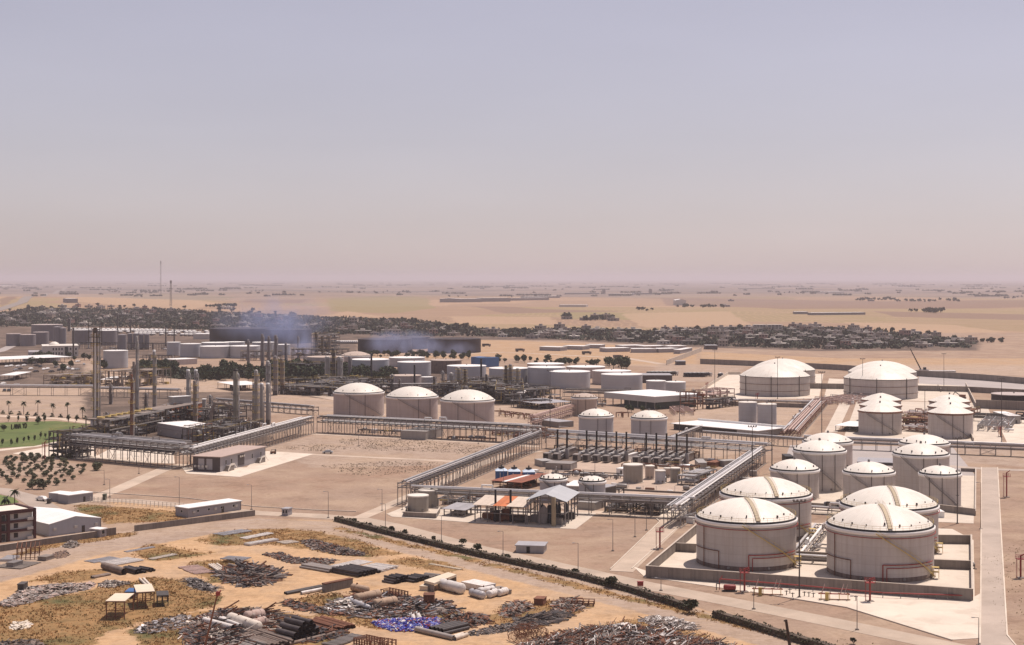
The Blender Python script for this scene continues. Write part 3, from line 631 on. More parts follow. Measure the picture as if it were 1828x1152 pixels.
# older tanks farther back
FL = [ # px, D, rx(px), rim row, dome, shell, roof, label
 (206.5,1400,21.5,625.8,.4,M_SH3,M_WSHEET,'lone pale blue-grey tank behind the tall slim column'),
 (310,1620,12,611,.4,M_SH3,M_WSHEET,'small pale tank at the left end of the white cluster'),
 (340.3,1600,18.5,613.7,.4,M_SH3,M_WSHEET,'second pale tank from the left in the white cluster'),
 (385,1580,27.5,618,.5,M_SH3,M_WSHEET,'widest pale tank at the front of the white cluster'),
 (437,1580,27,617.5,.5,M_SH3,M_WSHEET,'wide pale tank at the right of the white cluster'),
 (384,1720,24,611.5,.4,M_SH3,M_WSHEET,'pale tank behind the widest one of the white cluster'),
 (419,1740,18,610.5,.4,M_SH3,M_WSHEET,'pale tank behind the gap of the white cluster'),
 (470,1740,20,611,.4,M_SH3,M_WSHEET,'pale tank behind the columns, next to the white cluster'),
 (503,1640,15,615,.4,M_SH3,M_WSHEET,'pale tank below the dark tank with smoke'),
 (24.5,1860,13,596,.4,M_SILO,M_SH2,'dull tank at the far left edge of the left cluster'),
 (50,1855,13.5,597.5,.4,M_SILO,M_SH2,'dull tank second from the left edge'),
 (73,1900,14,593,.4,M_SILO,M_SH2,'dull tank third from the left, above the white villa'),
 (84,2020,27,579.5,.4,M_SILO,M_SH2,'wide dull tank behind the left cluster'),
 (146,1900,17,589,.4,M_SILO,M_WSHEET,'dull tank with pale roof left of the tall lattice column'),
 (192,1880,17,590,.4,M_SILO,M_WSHEET,'dull tank with pale roof right of the tall lattice column'),
 (581,1370,33,636.8,.5,M_SH2,M_SH5,'rosy flat tank behind the trees and the three short columns'),
 (660,1295,34.6,641.4,.5,M_SH3,M_WSHEET,'flat tank with green stains left of the first thin black stack'),
 (726.4,1430,32,638,.5,M_SH3,M_WSHEET,'flat tank partly behind another, right of the first black stack'),
 (739.4,1290,30,646,.5,M_SH3,M_WSHEET,'flat tank behind the middle black stack'),
 (796,1330,28,642.7,.5,M_STAIN,M_SH5,'badly stained brown flat tank'),
 (833,1230,35,652.7,.5,M_SH3,M_WSHEET,'flat tank right of the stained brown one'),
 (724,1140,28,670,.5,M_SH2,M_SH5,'rosy flat tank behind the middle domed tank'),
 (763,1150,11.5,673,.4,M_SH3,M_WSHEET,'narrow grey tank just right of the middle black stack'),
 (908,1190,35,657,.5,M_SH3,M_WSHEET,'flat tank half hidden by the dark reactor column'),
 (974,1320,33,649,.5,M_SH2,M_WSHEET,'rearmost flat tank of the grey tank group'),
 (976,1180,34,655.3,.5,M_SH3,M_WSHEET,'flat tank at the left of the grey tank group'),
 (1045.6,1270,34.6,654.3,.5,M_SH2,M_WSHEET,'flat tank at the back of the grey group, before the trees'),
 (1017,1150,36.5,662.8,.5,M_SH3,M_WSHEET,'flat tank with a thin mast in front of it'),
 (1092,1190,34.6,661.6,.5,M_SH2,M_WSHEET,'flat tank right behind the last big one'),
 (1110,1120,36.8,667.8,.5,M_SH3,M_WSHEET,'last big flat tank above the white-roofed hall'),
 (1171,1100,17.6,679.7,.4,M_SH3,M_WSHEET,'small flat tank in front of the dark building'),
 (1206,1060,18,681.7,.4,M_SH3,M_WSHEET,'small flat tank at the right corner of the hall'),
]
for px, D, rx, rim, dm, sh, rf, lb in FL:
    h = HC - (rim - YH) * D / F
    tank(px, D, rx * D / F, max(h, 5), dm, 'flat', lb, shell=sh, roof=rf, group='older flat-roofed tanks')
tank(635, 1400, 14, 11.6, 3.4, 'mid', 'low tank with a pinkish dome left of the first black stack', shell=M_SH2, roof=M_SH5, stair=0)
for px, D, rx, rim, lb in ((431,1960,56,586,'sooty maroon tank, leftmost, under the drifting smoke'), (515,1945,41,588,'sooty maroon tank right of the columns in the smoke'),
        (687,1700,48,605,'sooty maroon tank at the left of the second smoking group'), (728,1790,40,602,'sooty maroon tank set back in the middle of the second group'),
        (811,1700,47.5,604.5,'sooty maroon tank above the blue boxes')):
    h = HC - (rim - YH) * D / F; r = rx * D / F
    t = tank(px, D, r, h, .3, 'open', lb, shell=M_MAROON, roof=M_MAROON)
M_BS = mat('slate_silo', (.20, .19, .205), .7, var=.1, streak=.3)
for i, (px, w, y1, y0) in enumerate([(102,7,584,614),(112,6,586,614),(218,8,598,618),(232,4.5,596,616),(242,4.5,596,616),(252,4.5,597,616),(262,4.5,597,616)]):
    D = HC * F / (y0 + 8 - YH); h = (y0 + 8 - y1) / F * D; r = w * D / F
    x, y, _ = nameable(px, D)
    t = thing('silo', 'dull upright silo in the row by the tall lattice column', 'silo', (x, y, 0), 0, 'dull silos in a row on the left')
    MB().lathe(0, 0, [(r, 2), (r, h)], 20).build('shell', M_BS, t); MB().lathe(0, 0, [(r + .1, h), (.2, h + 1)], 20).build('roof', M_SILO, t)
    MB().lathe(0, 0, [(r * .9, 0), (r * .9, 2)], 20).build('skirt', M_DARK, t)
# ---------------------------------------------------------------- pipe racks
def rack(A, B, width, h, label, bay=4.0, pipes=6, levels=(1.0, .72), pm=None, steel=None, rail=False, r0=.28, big=None, brace=5):
    a, b = g(*A), g(*B); d = b - a; Lr = math.hypot(d.x, d.y); rz = math.atan2(d.y, d.x)
    if rz > math.pi / 2 or rz < -math.pi / 2: a, b = b, a; rz = math.atan2(-d.y, -d.x)
    t = thing('pipe_rack', label, 'pipe rack', (a.x, a.y, 0), rz, 'pipe racks'); st = steel or M_STEEL
    n = max(2, int(Lr / bay)); step = Lr / n
    pmsh = MB().box(-.12, -.12, 0, .12, .12, h + .2).mesh('post', st)
    cb = MB().box(-.14, 0, -.22, .14, width, .12).mesh('crossbeam', st)
    for i in range(n + 1):
        x = i * step
        for y in (0, width): ob('post', pmsh, t, (x, y, 0))
        for lv in levels: ob('crossbeam', cb, t, (x, 0, h * lv))
    for lv in levels:
        for y in (0, width): MB().beam((0, y, h * lv - .35), (Lr, y, h * lv - .35), .2, .4).build('side_beam', st, t)
    br = MB().beam((0, 0, .2), (step, 0, h * levels[-1] - .5), .12).beam((step, 0, .2), (0, 0, h * levels[-1] - .5), .12).mesh('brace', st)
    for i in range(brace // 2, n, brace):
        for y in (-.02, width + .02): ob('brace', br, t, (i * step, y, 0))
    rr = random.Random(int(A[0] * 7 + A[1]))
    for lv in levels:
        y = .5
        while y < width - .4:
            r = r0 * rr.choice((.5, .7, 1, 1, 1.5)); y += r
            mm = rr.choice(pm or (M_PIPE, M_WSHEET, M_GALV, M_PIPEG, M_DARK, M_PIPE, M_WSHEET))
            z = h * lv + .12 + r; e = rr.uniform(0, .06) * Lr
            m = MB(); m.tube((-.4 + e, y, z), (Lr + .4 - rr.uniform(0, .08) * Lr, y, z), r, 8)
            k = rr.random()
            if k < .35:   # expansion loop
                xm = Lr * rr.uniform(.2, .8); m.path([(xm, y, z), (xm, y, z + 1.6), (xm + 4, y, z + 1.6), (xm + 4, y, z)], r, 8)
            m.build('pipe', mm, t); y += r + rr.uniform(.25, 1.1)
    if big:
        m = MB(); m.tube((-.5, width * .3, h + .2 + big), (Lr + .5, width * .3, h + .2 + big), big, 12); m.build('main_pipe', M_PIPE, t)
    if rail:
        m = MB()
        for z in (h + 1.1, h + .6): m.beam((0, -.2, z), (Lr, -.2, z), .08)
        for i in range(n + 1): m.beam((i * step, -.2, h), (i * step, -.2, h + 1.1), .08)
        m.build('handrail', M_GALV, t)
    MB().box(-.6, -.5, 0, Lr + .6, -.05, .22).build('base_kerb', M_WALLC, t)
    return t
rack((112,818),(320,838), 11, 10.4, 'tall dark pipe rack at the left, above the olive trees', 4.4, levels=(1, .82, .62), rail=True, big=.38)
rack((347,838),(560,774), 7, 8.6, 'pipe rack climbing from the grey control building to the corner', 4.0, levels=(1, .74), rail=True, big=.3)
rack((566,773),(962,794), 8, 8.4, 'long pipe rack in front of the three white domed tanks', 3.4, levels=(1, .72), rail=True, big=.32)
rack((733,903),(967,802), 5, 8.2, 'diagonal pipe rack beside the empty gravel lot', 4.6, levels=(1, .8), rail=True, big=.26)
rack((735,905),(1237,928), 3.5, 6.8, 'low pipe rack passing behind the gabled shed', 7, levels=(1, .8), big=.45, r0=.2)
rack((1214,943),(1366,828), 5.5, 6.6, 'diagonal pipe rack with shining pipes left of the front dike', 6, levels=(1, .75), big=.6, pm=(M_WSHEET, M_PIPE, M_GALV))
rack((975,801),(1364,829), 9, 8.0, 'white cable and pipe rack behind the generators', 6, levels=(1, .7), big=.7, pm=(M_WSHEET, M_PIPE, M_WSHEET))
rack((1201,812),(1253,790), 3.5, 8.0, 'short white rack rising behind the right generators', 3, levels=(1,), rail=True)
rack((1254,786),(1432,800), 4, 4.2, 'low pipe rack between the pale roofed shed and the tanks', 5, levels=(1,), big=.35)
rack((1436,800),(1860,818), 4, 5.2, 'low pipe rack crossing in front of the faceted tanks', 6.5, levels=(1, .7), big=.5, pm=(M_PIPE, M_WSHEET, M_PIPEP))
rack((1290,722),(1462,727), 3, 3.0, 'low pipe run in front of the left ringed tank', 9, levels=(1,), big=.4)
rack((1424,786),(1476,724), 9, 3.4, 'broad bundle of pink pipes running back to the ringed tanks', 7, levels=(1,), pm=(M_PIPEP, M_PIPEP, M_PIPE), steel=M_RUST, r0=.35)
rack((-30,706),(165,707), 4, 6.0, 'far white pipe bridge beyond the palms', 9, levels=(1,), big=.8, pm=(M_PIPE,))
rack((165,708),(318,712), 4, 6.0, 'far pipe bridge right of the tall lattice column', 8, levels=(1,), big=.5)
rack((1370,885),(1395,850), 2, 2.2, 'short low pipe run by the pole left of the tanks', 5, levels=(1,))
rack((1440,1000),(1482,945), 5, 1.4, 'low bundle of pipes between the front tanks', 6, levels=(1,), pm=(M_PIPE, M_WSHEET, M_PIPEG))
rack((1418,1006),(1482,1010), 2.5, 2.0, 'low silver pipes crossing between the front pair of tanks', 6, levels=(1,))
rack((1448,918),(1508,922), 6, 2.0, 'low pipes between the short tank and the front dike', 6, levels=(1,))
rack((1664,1012),(1740,1016), 1.6, 1.2, 'low white pipe at the right of the nearest tank', 6, levels=(1,))
rack((1610,770),(1660,774), 14, 2.5, 'tangle of pink manifold pipes between the faceted tanks', 4, levels=(1, .5), pm=(M_PIPEP, M_PIPE, M_RUST), steel=M_RUST)
rack((1608,748),(1658,751), 14, 3.5, 'rear manifold of pink pipes between the faceted tanks', 4, levels=(1, .5), pm=(M_PIPEP, M_PIPE, M_RUST), steel=M_RUST)
rack((1736,752),(1850,757), 4, 4.0, 'dark pipe rack beside the right sloping wall', 8, levels=(1, .6), pm=(M_DARK, M_PIPE))
rack((1410,776),(1428,752), 2.5, 4, 'small pipe trestle left of the pink bundle', 5, levels=(1,), steel=M_RUST)
rack((955,765),(1035,740), 4, 6.5, 'pink trestle rack left of the small tan tank', 4, levels=(1, .5), pm=(M_PIPEP,), steel=M_PIPEP)
rack((600,702),(880,700), 5, 6, 'dark pipe rack behind the three white domed tanks', 5, levels=(1, .6), pm=(M_DARK, M_PIPEG, M_PIPE))
rack((1005,708),(1165,712), 4, 5, 'dark rack in front of the grey flat tanks', 6, levels=(1, .6), pm=(M_DARK, M_PIPEG))
rack((380,727),(560,742), 4, 5, 'grey pipe rack behind the process columns', 5, levels=(1, .6))
# ---------------------------------------------------------------- columns, stacks
def column(px, yb, wpx, yt, label, m=None, plats=3, ladder=True, cat='process column', nm='process_column', cap=None, group=None, cone=False):
    p = g(px, yb); D = p.y; r = wpx / 2 * D / F * (.86 if wpx > 4 else 1); h = (yb - yt) * D / F; m = m or M_PIPEG
    t = thing(nm, label, cat, (p.x, p.y, 0), math.atan2(-p.y, -p.x), group)
    MB().lathe(0, 0, [(r, h * .12), (r, h - r * .5), (r * .8, h - r * .2), (.05, h)], 20).build('shell', m, t)
    MB().lathe(0, 0, [(r * 1.25, 0), (r * 1.02, h * .12)], 20).build('skirt', M_DARK if m is not M_BLACK else m, t)
    if cap: MB().lathe(0, 0, [(r * 1.04, h * .965), (r * 1.04, h), (.1, h + .1)], 20).build('cap', cap, t)
    pm = None
    if plats:
        plats += (plats < 6) * 2
        b = MB(); b.lathe(0, 0, [(r, 0), (r + 1.1, 0), (r + 1.1, .12), (r, .12)], 16, smooth=False)
        for i in range(12):
            a = i * math.pi / 6; q = ((r + 1.05) * math.cos(a), (r + 1.05) * math.sin(a)); b.beam((*q, .1), (*q, 1.2), .09)
        b.lathe(0, 0, [(r + 1.0, 1.15), (r + 1.1, 1.15), (r + 1.1, 1.25)], 16); pm = b.mesh('platform', M_YEL if plats > 4 else M_STEEL)
        for i in range(plats): ob('platform', pm, t, (0, 0, h * (.2 + .76 * (i + .5) / plats)), R.random() * 3)
    if ladder:
        b = MB()
        for s in (-.35, .35): b.beam((r + .3, s, 0), (r + .3, s, h * .97), .1)
        for k in range(int(h / 1.2)): b.beam((r + .3, -.35, k * 1.2), (r + .3, .35, k * 1.2), .07)
        b.build('ladder', M_STEEL, t); MB().path([(r * .5, r + .5, .5), (r * .5, r + .5, h * .9), (0, 0, h * .985)], .18 + r * .08).build('riser_pipe', M_PIPE, t)
        for k, a in enumerate((2.2, -2.4, 3.4)): MB().tube(((r + .35) * math.cos(a), (r + .35) * math.sin(a), 1), ((r + .35) * math.cos(a), (r + .35) * math.sin(a), h * (.5 + .15 * k)), .16, 6).build('riser_pipe', (M_PIPEG, M_RUST, M_DARK)[k], t)
    return t
M_BRN = mat('brown_grey_column', (.24, .195, .165), .7, var=.2, scale=.3, streak=.4)
M_CLAD = mat('clad_column', (.36, .34, .32), .5, metal=.2, var=.1, streak=.2)
M_OLV = mat('olive_column', (.27, .25, .20), .7, var=.12, streak=.25)
column(170,778,9,585,'tallest column at the left, wrapped in platforms and pipes', M_BRN, 9)
_c = [o for o in C.objects if o.get('label','').startswith('tallest column')][0]; _h = (778 - 585) * g(170,778).y / F
for z in (.86, .91, .96, 1.01): MB().box(-3.4, -3.4, _h * z, 3.4, 3.4, _h * z + .2).build('top_platform', M_DARK, _c)
for a, b in ((-3.3, -3.3), (3.3, -3.3), (3.3, 3.3), (-3.3, 3.3)): MB().beam((a, b, _h * .84), (a, b, _h * 1.05), .3).build('derrick_leg', M_DARK, _c)
for k in range(4): MB().beam((-3.3, -3.4, _h * (.86 + .05 * k)), (3.3, -3.4, _h * (.86 + .05 * (k + 1))), .22).build('derrick_brace', M_DARK, _c)
MB().lathe(1.8, 0, [(.5, 0), (.5, _h * .95)], 10).build('side_riser', M_PIPE, _c); MB().lathe(0, 2.4, [(.35, 0), (.35, _h * 1.02)], 10).build('side_riser', M_CLAD, _c)
column(235,792,5,668,'slim dark column in front of the fan deck', M_RUST, 3)
column(244,745,4.5,600,'thin pale mast column with a yellow head', M_CLAD, 1)
column(239,742,6,645,'brown column just right of the long fan deck end', M_BRN, 2)
column(275,735,5.5,625,'tall pale column standing alone by the dark trees', M_CLAD, 3, cap=M_WSHEET)
column(197,722,5,685,'short rusty column behind the fan deck', M_BRN, 2)
column(335.6,745,7,660,'left of the twin white-capped columns', M_CLAD, 1, cap=M_WSHEET)
column(349.5,742,7,660,'right of the twin white-capped columns', M_CLAD, 1, cap=M_WSHEET)
column(347.5,765,7,679,'dark brown column in front of the twin capped ones', M_BRN, 3)
column(420.5,768,10,659,'thick olive stack with a black rim and a side duct', M_OLV, 1, ladder=True, cap=M_BLACK, nm='furnace_stack', cat='stack')
column(457,765,8,660,'grey column with platforms left of the capped pair', M_CLAD, 4)
column(453,762,6,684,'short capped column left of the platformed grey one', M_CLAD, 0, cap=M_WSHEET)
column(466.7,758,7,684,'short capped column in the middle of the group', M_CLAD, 0, cap=M_WSHEET)
column(478,758,7.5,684,'short capped column at the right of the group', M_CLAD, 0, cap=M_WSHEET)
column(478,702,8,644,'grey column behind the short capped right one', M_CLAD, 1)
column(491,706,8,635,'grey column second in the far row of four', M_SILO, 3)
column(503,704,7,639,'dark column at the right of the far row of four', M_BRN, 3)
column(468,655,5.5,596,'far grey column left of the sooty tank', M_SILO, 2)
column(479.5,655,4,600,'far thin column between two others before the sooty tank', M_SILO, 2)
column(492,652,6,598,'far grey column at the middle of the sooty tank', M_SILO, 2)
column(532,640,2.5,600,'thin far mast before the sooty tank', M_SILO, 0)
column(564,634,6,592,'dark far column with a lattice head in the smoke gap', M_DARK, 4)
column(575,634,4,600,'far column between two others in the smoke gap', M_DARK, 3)
column(587,634,6,598,'pale far column with a dark head in the smoke gap', M_SILO, 3)
column(583.7,688,9,636,'pale wide column left of the dark one', M_CLAD, 1)
column(595,688,7,621,'dark column between two pale wide ones', M_DARK, 3)
column(606,688,9.5,636,'pale wide column right of the dark one', M_CLAD, 1)
column(624,680,6,636,'faint grey column in front of the stained tank', M_SILO, 1)
for px, yb, yt, lb in ((663,690,631,'first thin black stack from the left'), (740,696,651,'middle thin black stack rising behind the domed tank'), (859,694,640,'right thin black stack below the blue boxes')):
    column(px, yb, 3.4, yt, lb, M_BLACK, 0, False, 'stack', 'furnace_stack')
column(805,702,8,665,'stout pale column right of the narrow grey tank', M_CLAD, 1)
column(818,700,7,655,'pale column with a dark head before the flat tanks', M_CLAD, 3)
column(830,700,5,658,'dark column with ladders before the flat tanks', M_DARK, 4)
column(903,706,6,652,'dark lattice column before the flat tank', M_DARK, 6)
column(911,706,7,650,'main grey reactor column before the flat tank', M_SILO, 4)
column(924,706,7,657,'right grey reactor column before the flat tank', M_CLAD, 3)
column(847,945,0.1,944,'',None,0,False) if False else None
# ---------------------------------------------------------------- process structures
def unit(A, B, Cc, h, levels, label, dens=1.0, steel=None, nm='process_structure', deckm=None, vm=None, bay=6, seed=1, deck_top=True, dark=True, dep=None, dprob=.45):
    loc, rz, L, dp = fr(A, B, Cc); dp = math.copysign(dep, dp) if dep else dp; rr = random.Random(seed); st = steel or M_DARK
    t = thing(nm, label, 'process plant', loc, rz); nx = max(1, int(L / bay)); ny = max(1, int(abs(dp) / bay)); sx, sy = L / nx, dp / ny
    post = MB().box(-.2, -.2, 0, .2, .2, h).mesh('post', st)
    bx = MB().beam((0, 0, 0), (sx, 0, 0), .25, .4).mesh('beam', st); by = MB().beam((0, 0, 0), (0, sy, 0), .25, .4).mesh('beam', st)
    for i in range(nx + 1):
        for j in range(ny + 1):
            ob('post', post, t, (i * sx, j * sy, 0))
            for k in range(levels):
                z = h * (k + 1) / levels - .21
                if i < nx: ob('beam', bx, t, (i * sx, j * sy, z))
                if j < ny: ob('beam', by, t, (i * sx, j * sy, z))
    dm = MB().box(.05, min(.05, sy), 0, sx - .05, max(sy, .05), .1).mesh('deck', deckm or st)
    for k in range(levels):
        for i in range(nx):
            for j in range(ny):
                if rr.random() < (dprob if k < levels - 1 or deck_top else .0): ob('deck', dm, t, (i * sx, j * sy, h * (k + 1) / levels + .02))
    mats_ = vm or (M_PIPEG, M_CLAD, M_PIPE, M_DARK, M_GALV, M_BRN)
    nv = int(L * abs(dp) / 45 * dens * levels)
    for q in range(nv):
        k = rr.randrange(levels); z = h * k / levels + .4; x, y = rr.uniform(.5, L - .5), rr.uniform(0, dp)
        c = rr.random(); m = MB(); r = rr.uniform(.5, 1.1)
        if c < .45:
            l = rr.uniform(3, 6); hor = rr.random() < .6; z += r + .3
            m.vessel((x, y, z), (x + l * hor, y + l * (not hor) * (1 if dp > 0 else -1) * .8, z), r * .8, 12); m.build('horizontal_vessel', rr.choice(mats_), t)
        elif c < .75:
            m.lathe(x, y, [(r, z), (r, z + h / levels * .8), (.1, z + h / levels * .8 + .5)], 12); m.build('upright_vessel', rr.choice(mats_), t)
        else:
            m.cbox(x, y, z - .4, rr.uniform(1, 3), rr.uniform(1, 3), rr.uniform(1, 2.2)); m.build('equipment_box', rr.choice(mats_), t)
    for q in range(int(nv * 1.6)):
        z0 = rr.uniform(1, h); x, y = rr.uniform(0, L), rr.uniform(0, dp); pts = [(x, y, z0)]
        for s in range(rr.randrange(2, 5)):
            p = list(pts[-1]); ax = rr.choice((0, 0, 1, 2)); p[ax] += rr.uniform(-8, 8)
            p[0] = min(max(p[0], 0), L); p[1] = min(max(p[1], min(0, dp)), max(0, dp)); p[2] = min(max(p[2], .4), h + 1.5); pts.append(tuple(p))
        MB().path(pts, rr.uniform(.08, .24), 6).build('pipe', rr.choice((M_PIPE, M_GALV, M_PIPEG, M_PIPEG, M_RUST, M_YEL) if dark else (M_PIPE, M_PIPEP)), t)
    if deck_top:
        m = MB()
        for a, b in (((0, 0), (L, 0)), ((0, dp), (L, dp)), ((0, 0), (0, dp)), ((L, 0), (L, dp))):
            m.beam((*a, h + 1.1), (*b, h + 1.1), .08); m.beam((*a, h + .6), (*b, h + .6), .06)
        m.build('handrail', M_YEL if deckm is None else M_STEEL, t)
    return t
def fans(t, L, dp, n, z, m=None):
    fm = MB().lathe(0, 0, [(1.9, 0), (2.0, .9), (1.8, .9), (1.75, .1), (.3, .1), (.3, .5), (.05, .5)], 16).mesh('fan_ring', m or M_PIPEG)
    for i in range(n): ob('fan_ring', fm, t, (L * (i + .5) / n, dp * .5, z))
u = unit((195,790),(350,757),(222,768), 11.5, 3, 'long air-cooler deck on dark steel, behind the white roofed box', 1.0, nm='air_cooler_deck', seed=3, deckm=M_BRN, dep=13, dprob=.8)
fans(u, 58, 13, 9, 11.7, M_YEL)
MB().beam((0, -.3, 11.2), (60, -.3, 11.2), .4, 1.0).build('edge_girder', M_CLAD, u); MB().beam((0, -.3, 6.2), (60, -.3, 6.2), .4, .5).build('edge_girder', M_CLAD, u)
unit((112,820),(170,815),(118,800), 12, 4, 'dense dark steel tower block at the left end of the rack', 1.2, seed=4, bay=4, dep=14)
unit((180,790),(262,783),(186,770), 6, 2, 'low tangle of pipes and pumps beneath the air coolers', 1.6, seed=5, bay=5, dep=22, dprob=.15)
unit((398,792),(470,774),(400,770), 7, 2, 'tangle of pipes and vessels under the thick olive stack', 2.0, seed=6, bay=5, dep=22, dprob=.2)
unit((352,762),(440,752),(356,745), 9, 3, 'steel frame by the dark brown column and orange panels', 1.2, seed=7, bay=6, dep=14, dprob=.3)
unit((488,704),(600,708),(492,694), 6, 2, 'dark low structure behind the plant road', 1.2, seed=8, bay=6)
unit((595,706),(690,704),(598,692), 7, 2, 'dark structure behind the left domed tank', 1.0, seed=9, bay=6)
unit((770,706),(865,708),(772,690), 7, 2, 'pipework block between the middle and right domed tanks', 1.2, seed=10, bay=6)
unit((884,722),(935,722),(888,700), 9, 3, 'dark reactor block beside the right domed tank', 1.0, seed=11, bay=5)
unit((935,718),(1000,715),(938,700), 8, 2, 'grey steel frame with square bays right of the reactors', .7, seed=12, bay=7)
unit((960,785),(1015,778),(965,765), 3, 1, 'low rusty pump pad at the corner of two racks', 1.6, M_RUST, seed=13, bay=5, deck_top=False, vm=(M_PIPEP, M_RUST, M_PIPE))
unit((1606,760),(1656,763),(1607,735), 4.5, 2, 'rusty pump frame between the two files of faceted tanks', 1.0, M_RUST, seed=14, bay=5, vm=(M_RUST, M_PIPEP, M_YEL))
unit((1745,770),(1800,772),(1746,752), 3.5, 1, 'white pump skid row on pale concrete at the right', 1.5, M_GALV, seed=15, bay=5, deck_top=False, vm=(M_WSHEET, M_CLAD), dark=False)
unit((1235,720),(1262,722),(1236,712), 9, 3, 'open pink steel frame right of the small flat tanks', .5, M_PIPEP, seed=16, bay=6, deck_top=False, dark=False)
unit((1255,730),(1272,731),(1256,722), 6, 2, 'dark cooling box beside the pink steel frame', 1.2, seed=17, bay=4)
unit((1205,742),(1238,742),(1206,734), 3, 1, 'low pink pump row on the sand before the hall', 1.5, M_PIPEP, seed=18, bay=5, deck_top=False, vm=(M_PIPEP, M_RUST), dark=False)
unit((556,634),(598,634),(557,625), 22, 5, 'distant dark lattice process unit in the smoke', .3, seed=19, bay=12)
unit((78,688),(118,690),(79,676), 8, 2, 'far yellowish compressor frame before the palms', 1.0, M_BRN, seed=20, bay=8, vm=(M_YEL, M_BRN))
unit((188,690),(236,692),(189,678), 12, 2, 'far yellowish cooler frame below the lone tank', 1.0, M_BRN, seed=21, bay=8, vm=(M_YEL, M_BRN))
unit((145,690),(160,690),(146,678), 9, 2, 'far small yellow frame left of the tall column', 1.0, M_BRN, seed=22, bay=8, vm=(M_YEL, M_BRN))
unit((1425,724),(1462,726),(1427,706), 3, 1, 'left manifold of pink pipes before the ringed tanks', 1.6, M_PIPEP, seed=23, bay=5, deck_top=False, vm=(M_PIPEP, M_PIPE), dark=False)
unit((1478,722),(1512,724),(1480,706), 3, 1, 'right manifold of pink pipes before the ringed tanks', 1.6, M_PIPEP, seed=24, bay=5, deck_top=False, vm=(M_PIPEP, M_PIPE), dark=False)
unit((1210,866),(1240,868),(1214,850), 4, 2, 'clutter of silver filters at the end of the generators', 1.6, M_GALV, seed=25, bay=4, vm=(M_CLAD, M_GALV))
unit((1080,915),(1120,917),(1082,905), 4, 2, 'dark pump cage under the low rack', 1.4, M_DARK, seed=26, bay=4, deck_top=False)
unit((1125,918),(1178,921),(1127,908), 4.5, 2, 'dark screened cage right of the pump cage', 1.0, M_DARK, seed=27, bay=4)
unit((782,905),(850,908),(784,893), 3.2, 1, 'tangle of silver pipes behind the beige shed', 2.2, M_GALV, seed=28, bay=5, deck_top=False)
unit((1215,938),(1245,941),(1222,928), 3, 1, 'cluster of bright valves where the racks meet', 2.2, M_GALV, seed=29, bay=4, deck_top=False, vm=(M_WSHEET, M_PIPE))
# furnace parts: orange box, duct
def box_thing(nm, A, B, Cc, h, m, label, cat, roof=None, z0=0, over=.3, parts=None, group=None):
    loc, rz, L, dp = fr(A, B, Cc, 2.2 * h); t = thing(nm, label, cat, (loc[0], loc[1], z0), rz, group); s = 1 if dp > 0 else -1
    MB().box(0, min(0, dp), 0, L, max(0, dp), h).build('wall', m, t)
    MB().box(-over, min(0, dp) - over, h, L + over, max(0, dp) + over, h + .25).build('roof', roof or m, t)
    return t, L, dp
M_ORNG = mat('orange_panel', (.55, .17, .06), .7, var=.15)
box_thing('furnace_box', (322,752), (336,749), (324,744), 9, M_ORNG, 'orange furnace box left of the dark brown column', 'furnace', M_STEEL)
box_thing('furnace_box', (353,749), (366,746), (355,742), 9, M_ORNG, 'orange furnace box right of the dark brown column', 'furnace', M_STEEL)
box_thing('furnace_box', (301,748), (309,749), (311,743), 13, M_CLAD, 'grey upright box with a sloping duct at its left', 'furnace', M_WSHEET)
box_thing('tank_box', (366,750), (368,749), (369,746), 12, M_CLAD, 'narrow pale upright box right of the orange panels', 'furnace', M_WSHEET)
dt = MB(); p0 = g(420, 768); dt.path([(p0.x - 1, p0.y, 12), (p0.x - 6, p0.y, 14.5), (p0.x - 11, p0.y, 14.5), (p0.x - 13, p0.y, 11), (p0.x - 13.5, p0.y, 0)], .9, 12)
tag(dt.build('flue_duct', M_BRN), 'bent brown flue duct leading into the thick olive stack', 'duct')
# ---------------------------------------------------------------- generators
def genset(x0, y0, label, parent_rz):
    t = thing('generator_set', label, 'generator', (x0, y0, 0), parent_rz, 'generators in one row with black stacks')
    MB().box(-1.1, 2, .6, 1.1, 13, 3.6).build('engine_house', M_BRN, t); MB().box(-1.3, 1.8, 3.6, 1.3, 13.2, 3.85).build('roof', M_PIPEG, t)
    MB().box(-1.35, -12.5, .5, 1.35, -8.5, 3.4).build('radiator_box', M_PIPEG, t); MB().box(-1.1, -12.56, .9, 1.1, -12.4, 3.0).build('radiator_grille', M_BLACK, t)
    MB().box(-1.3, -8.5, .5, 1.3, 2, 1.2).build('skid', M_DARK, t)
    MB().vessel((0, -7, 3.2), (0, 1, 3.2), .75, 12).build('silencer', M_CLAD, t)
    MB().vessel((0, 3, 5.2), (0, 10.5, 5.2), .65, 12).build('exhaust_silencer', M_BRN, t)
    MB().lathe(1.9, -2, [(.95, 0), (.95, 4.3), (.5, 4.8)], 14).build('stack_base', M_PIPEG, t)
    MB().lathe(1.9, -2, [(.42, 4.8), (.42, 13), (.5, 13), (.5, 13.3), (.3, 13.3)], 12).build('exhaust_stack', M_BLACK, t)
    for s in (-1, 1): MB().path([(s * 1.2, -8, 2), (s * 1.2, -4, 2.6), (s * .7, -1, 2.2), (s * .7, 2, 2)], .14).build('pipe', M_PIPE, t)
    return t
GX = [998.7,1015.6,1050.7,1068.5,1085.8,1103.7,1121.5,1156.9,1175,1193.3,1211.2,1229.6]
e = g(1229.6, 833) - g(998.7, 822); rzg = math.atan2(e.y, e.x)
words = ['leftmost', 'second', 'third', 'fourth', 'fifth', 'sixth', 'seventh', 'eighth', 'ninth', 'tenth', 'eleventh', 'rightmost']
base_gen = None
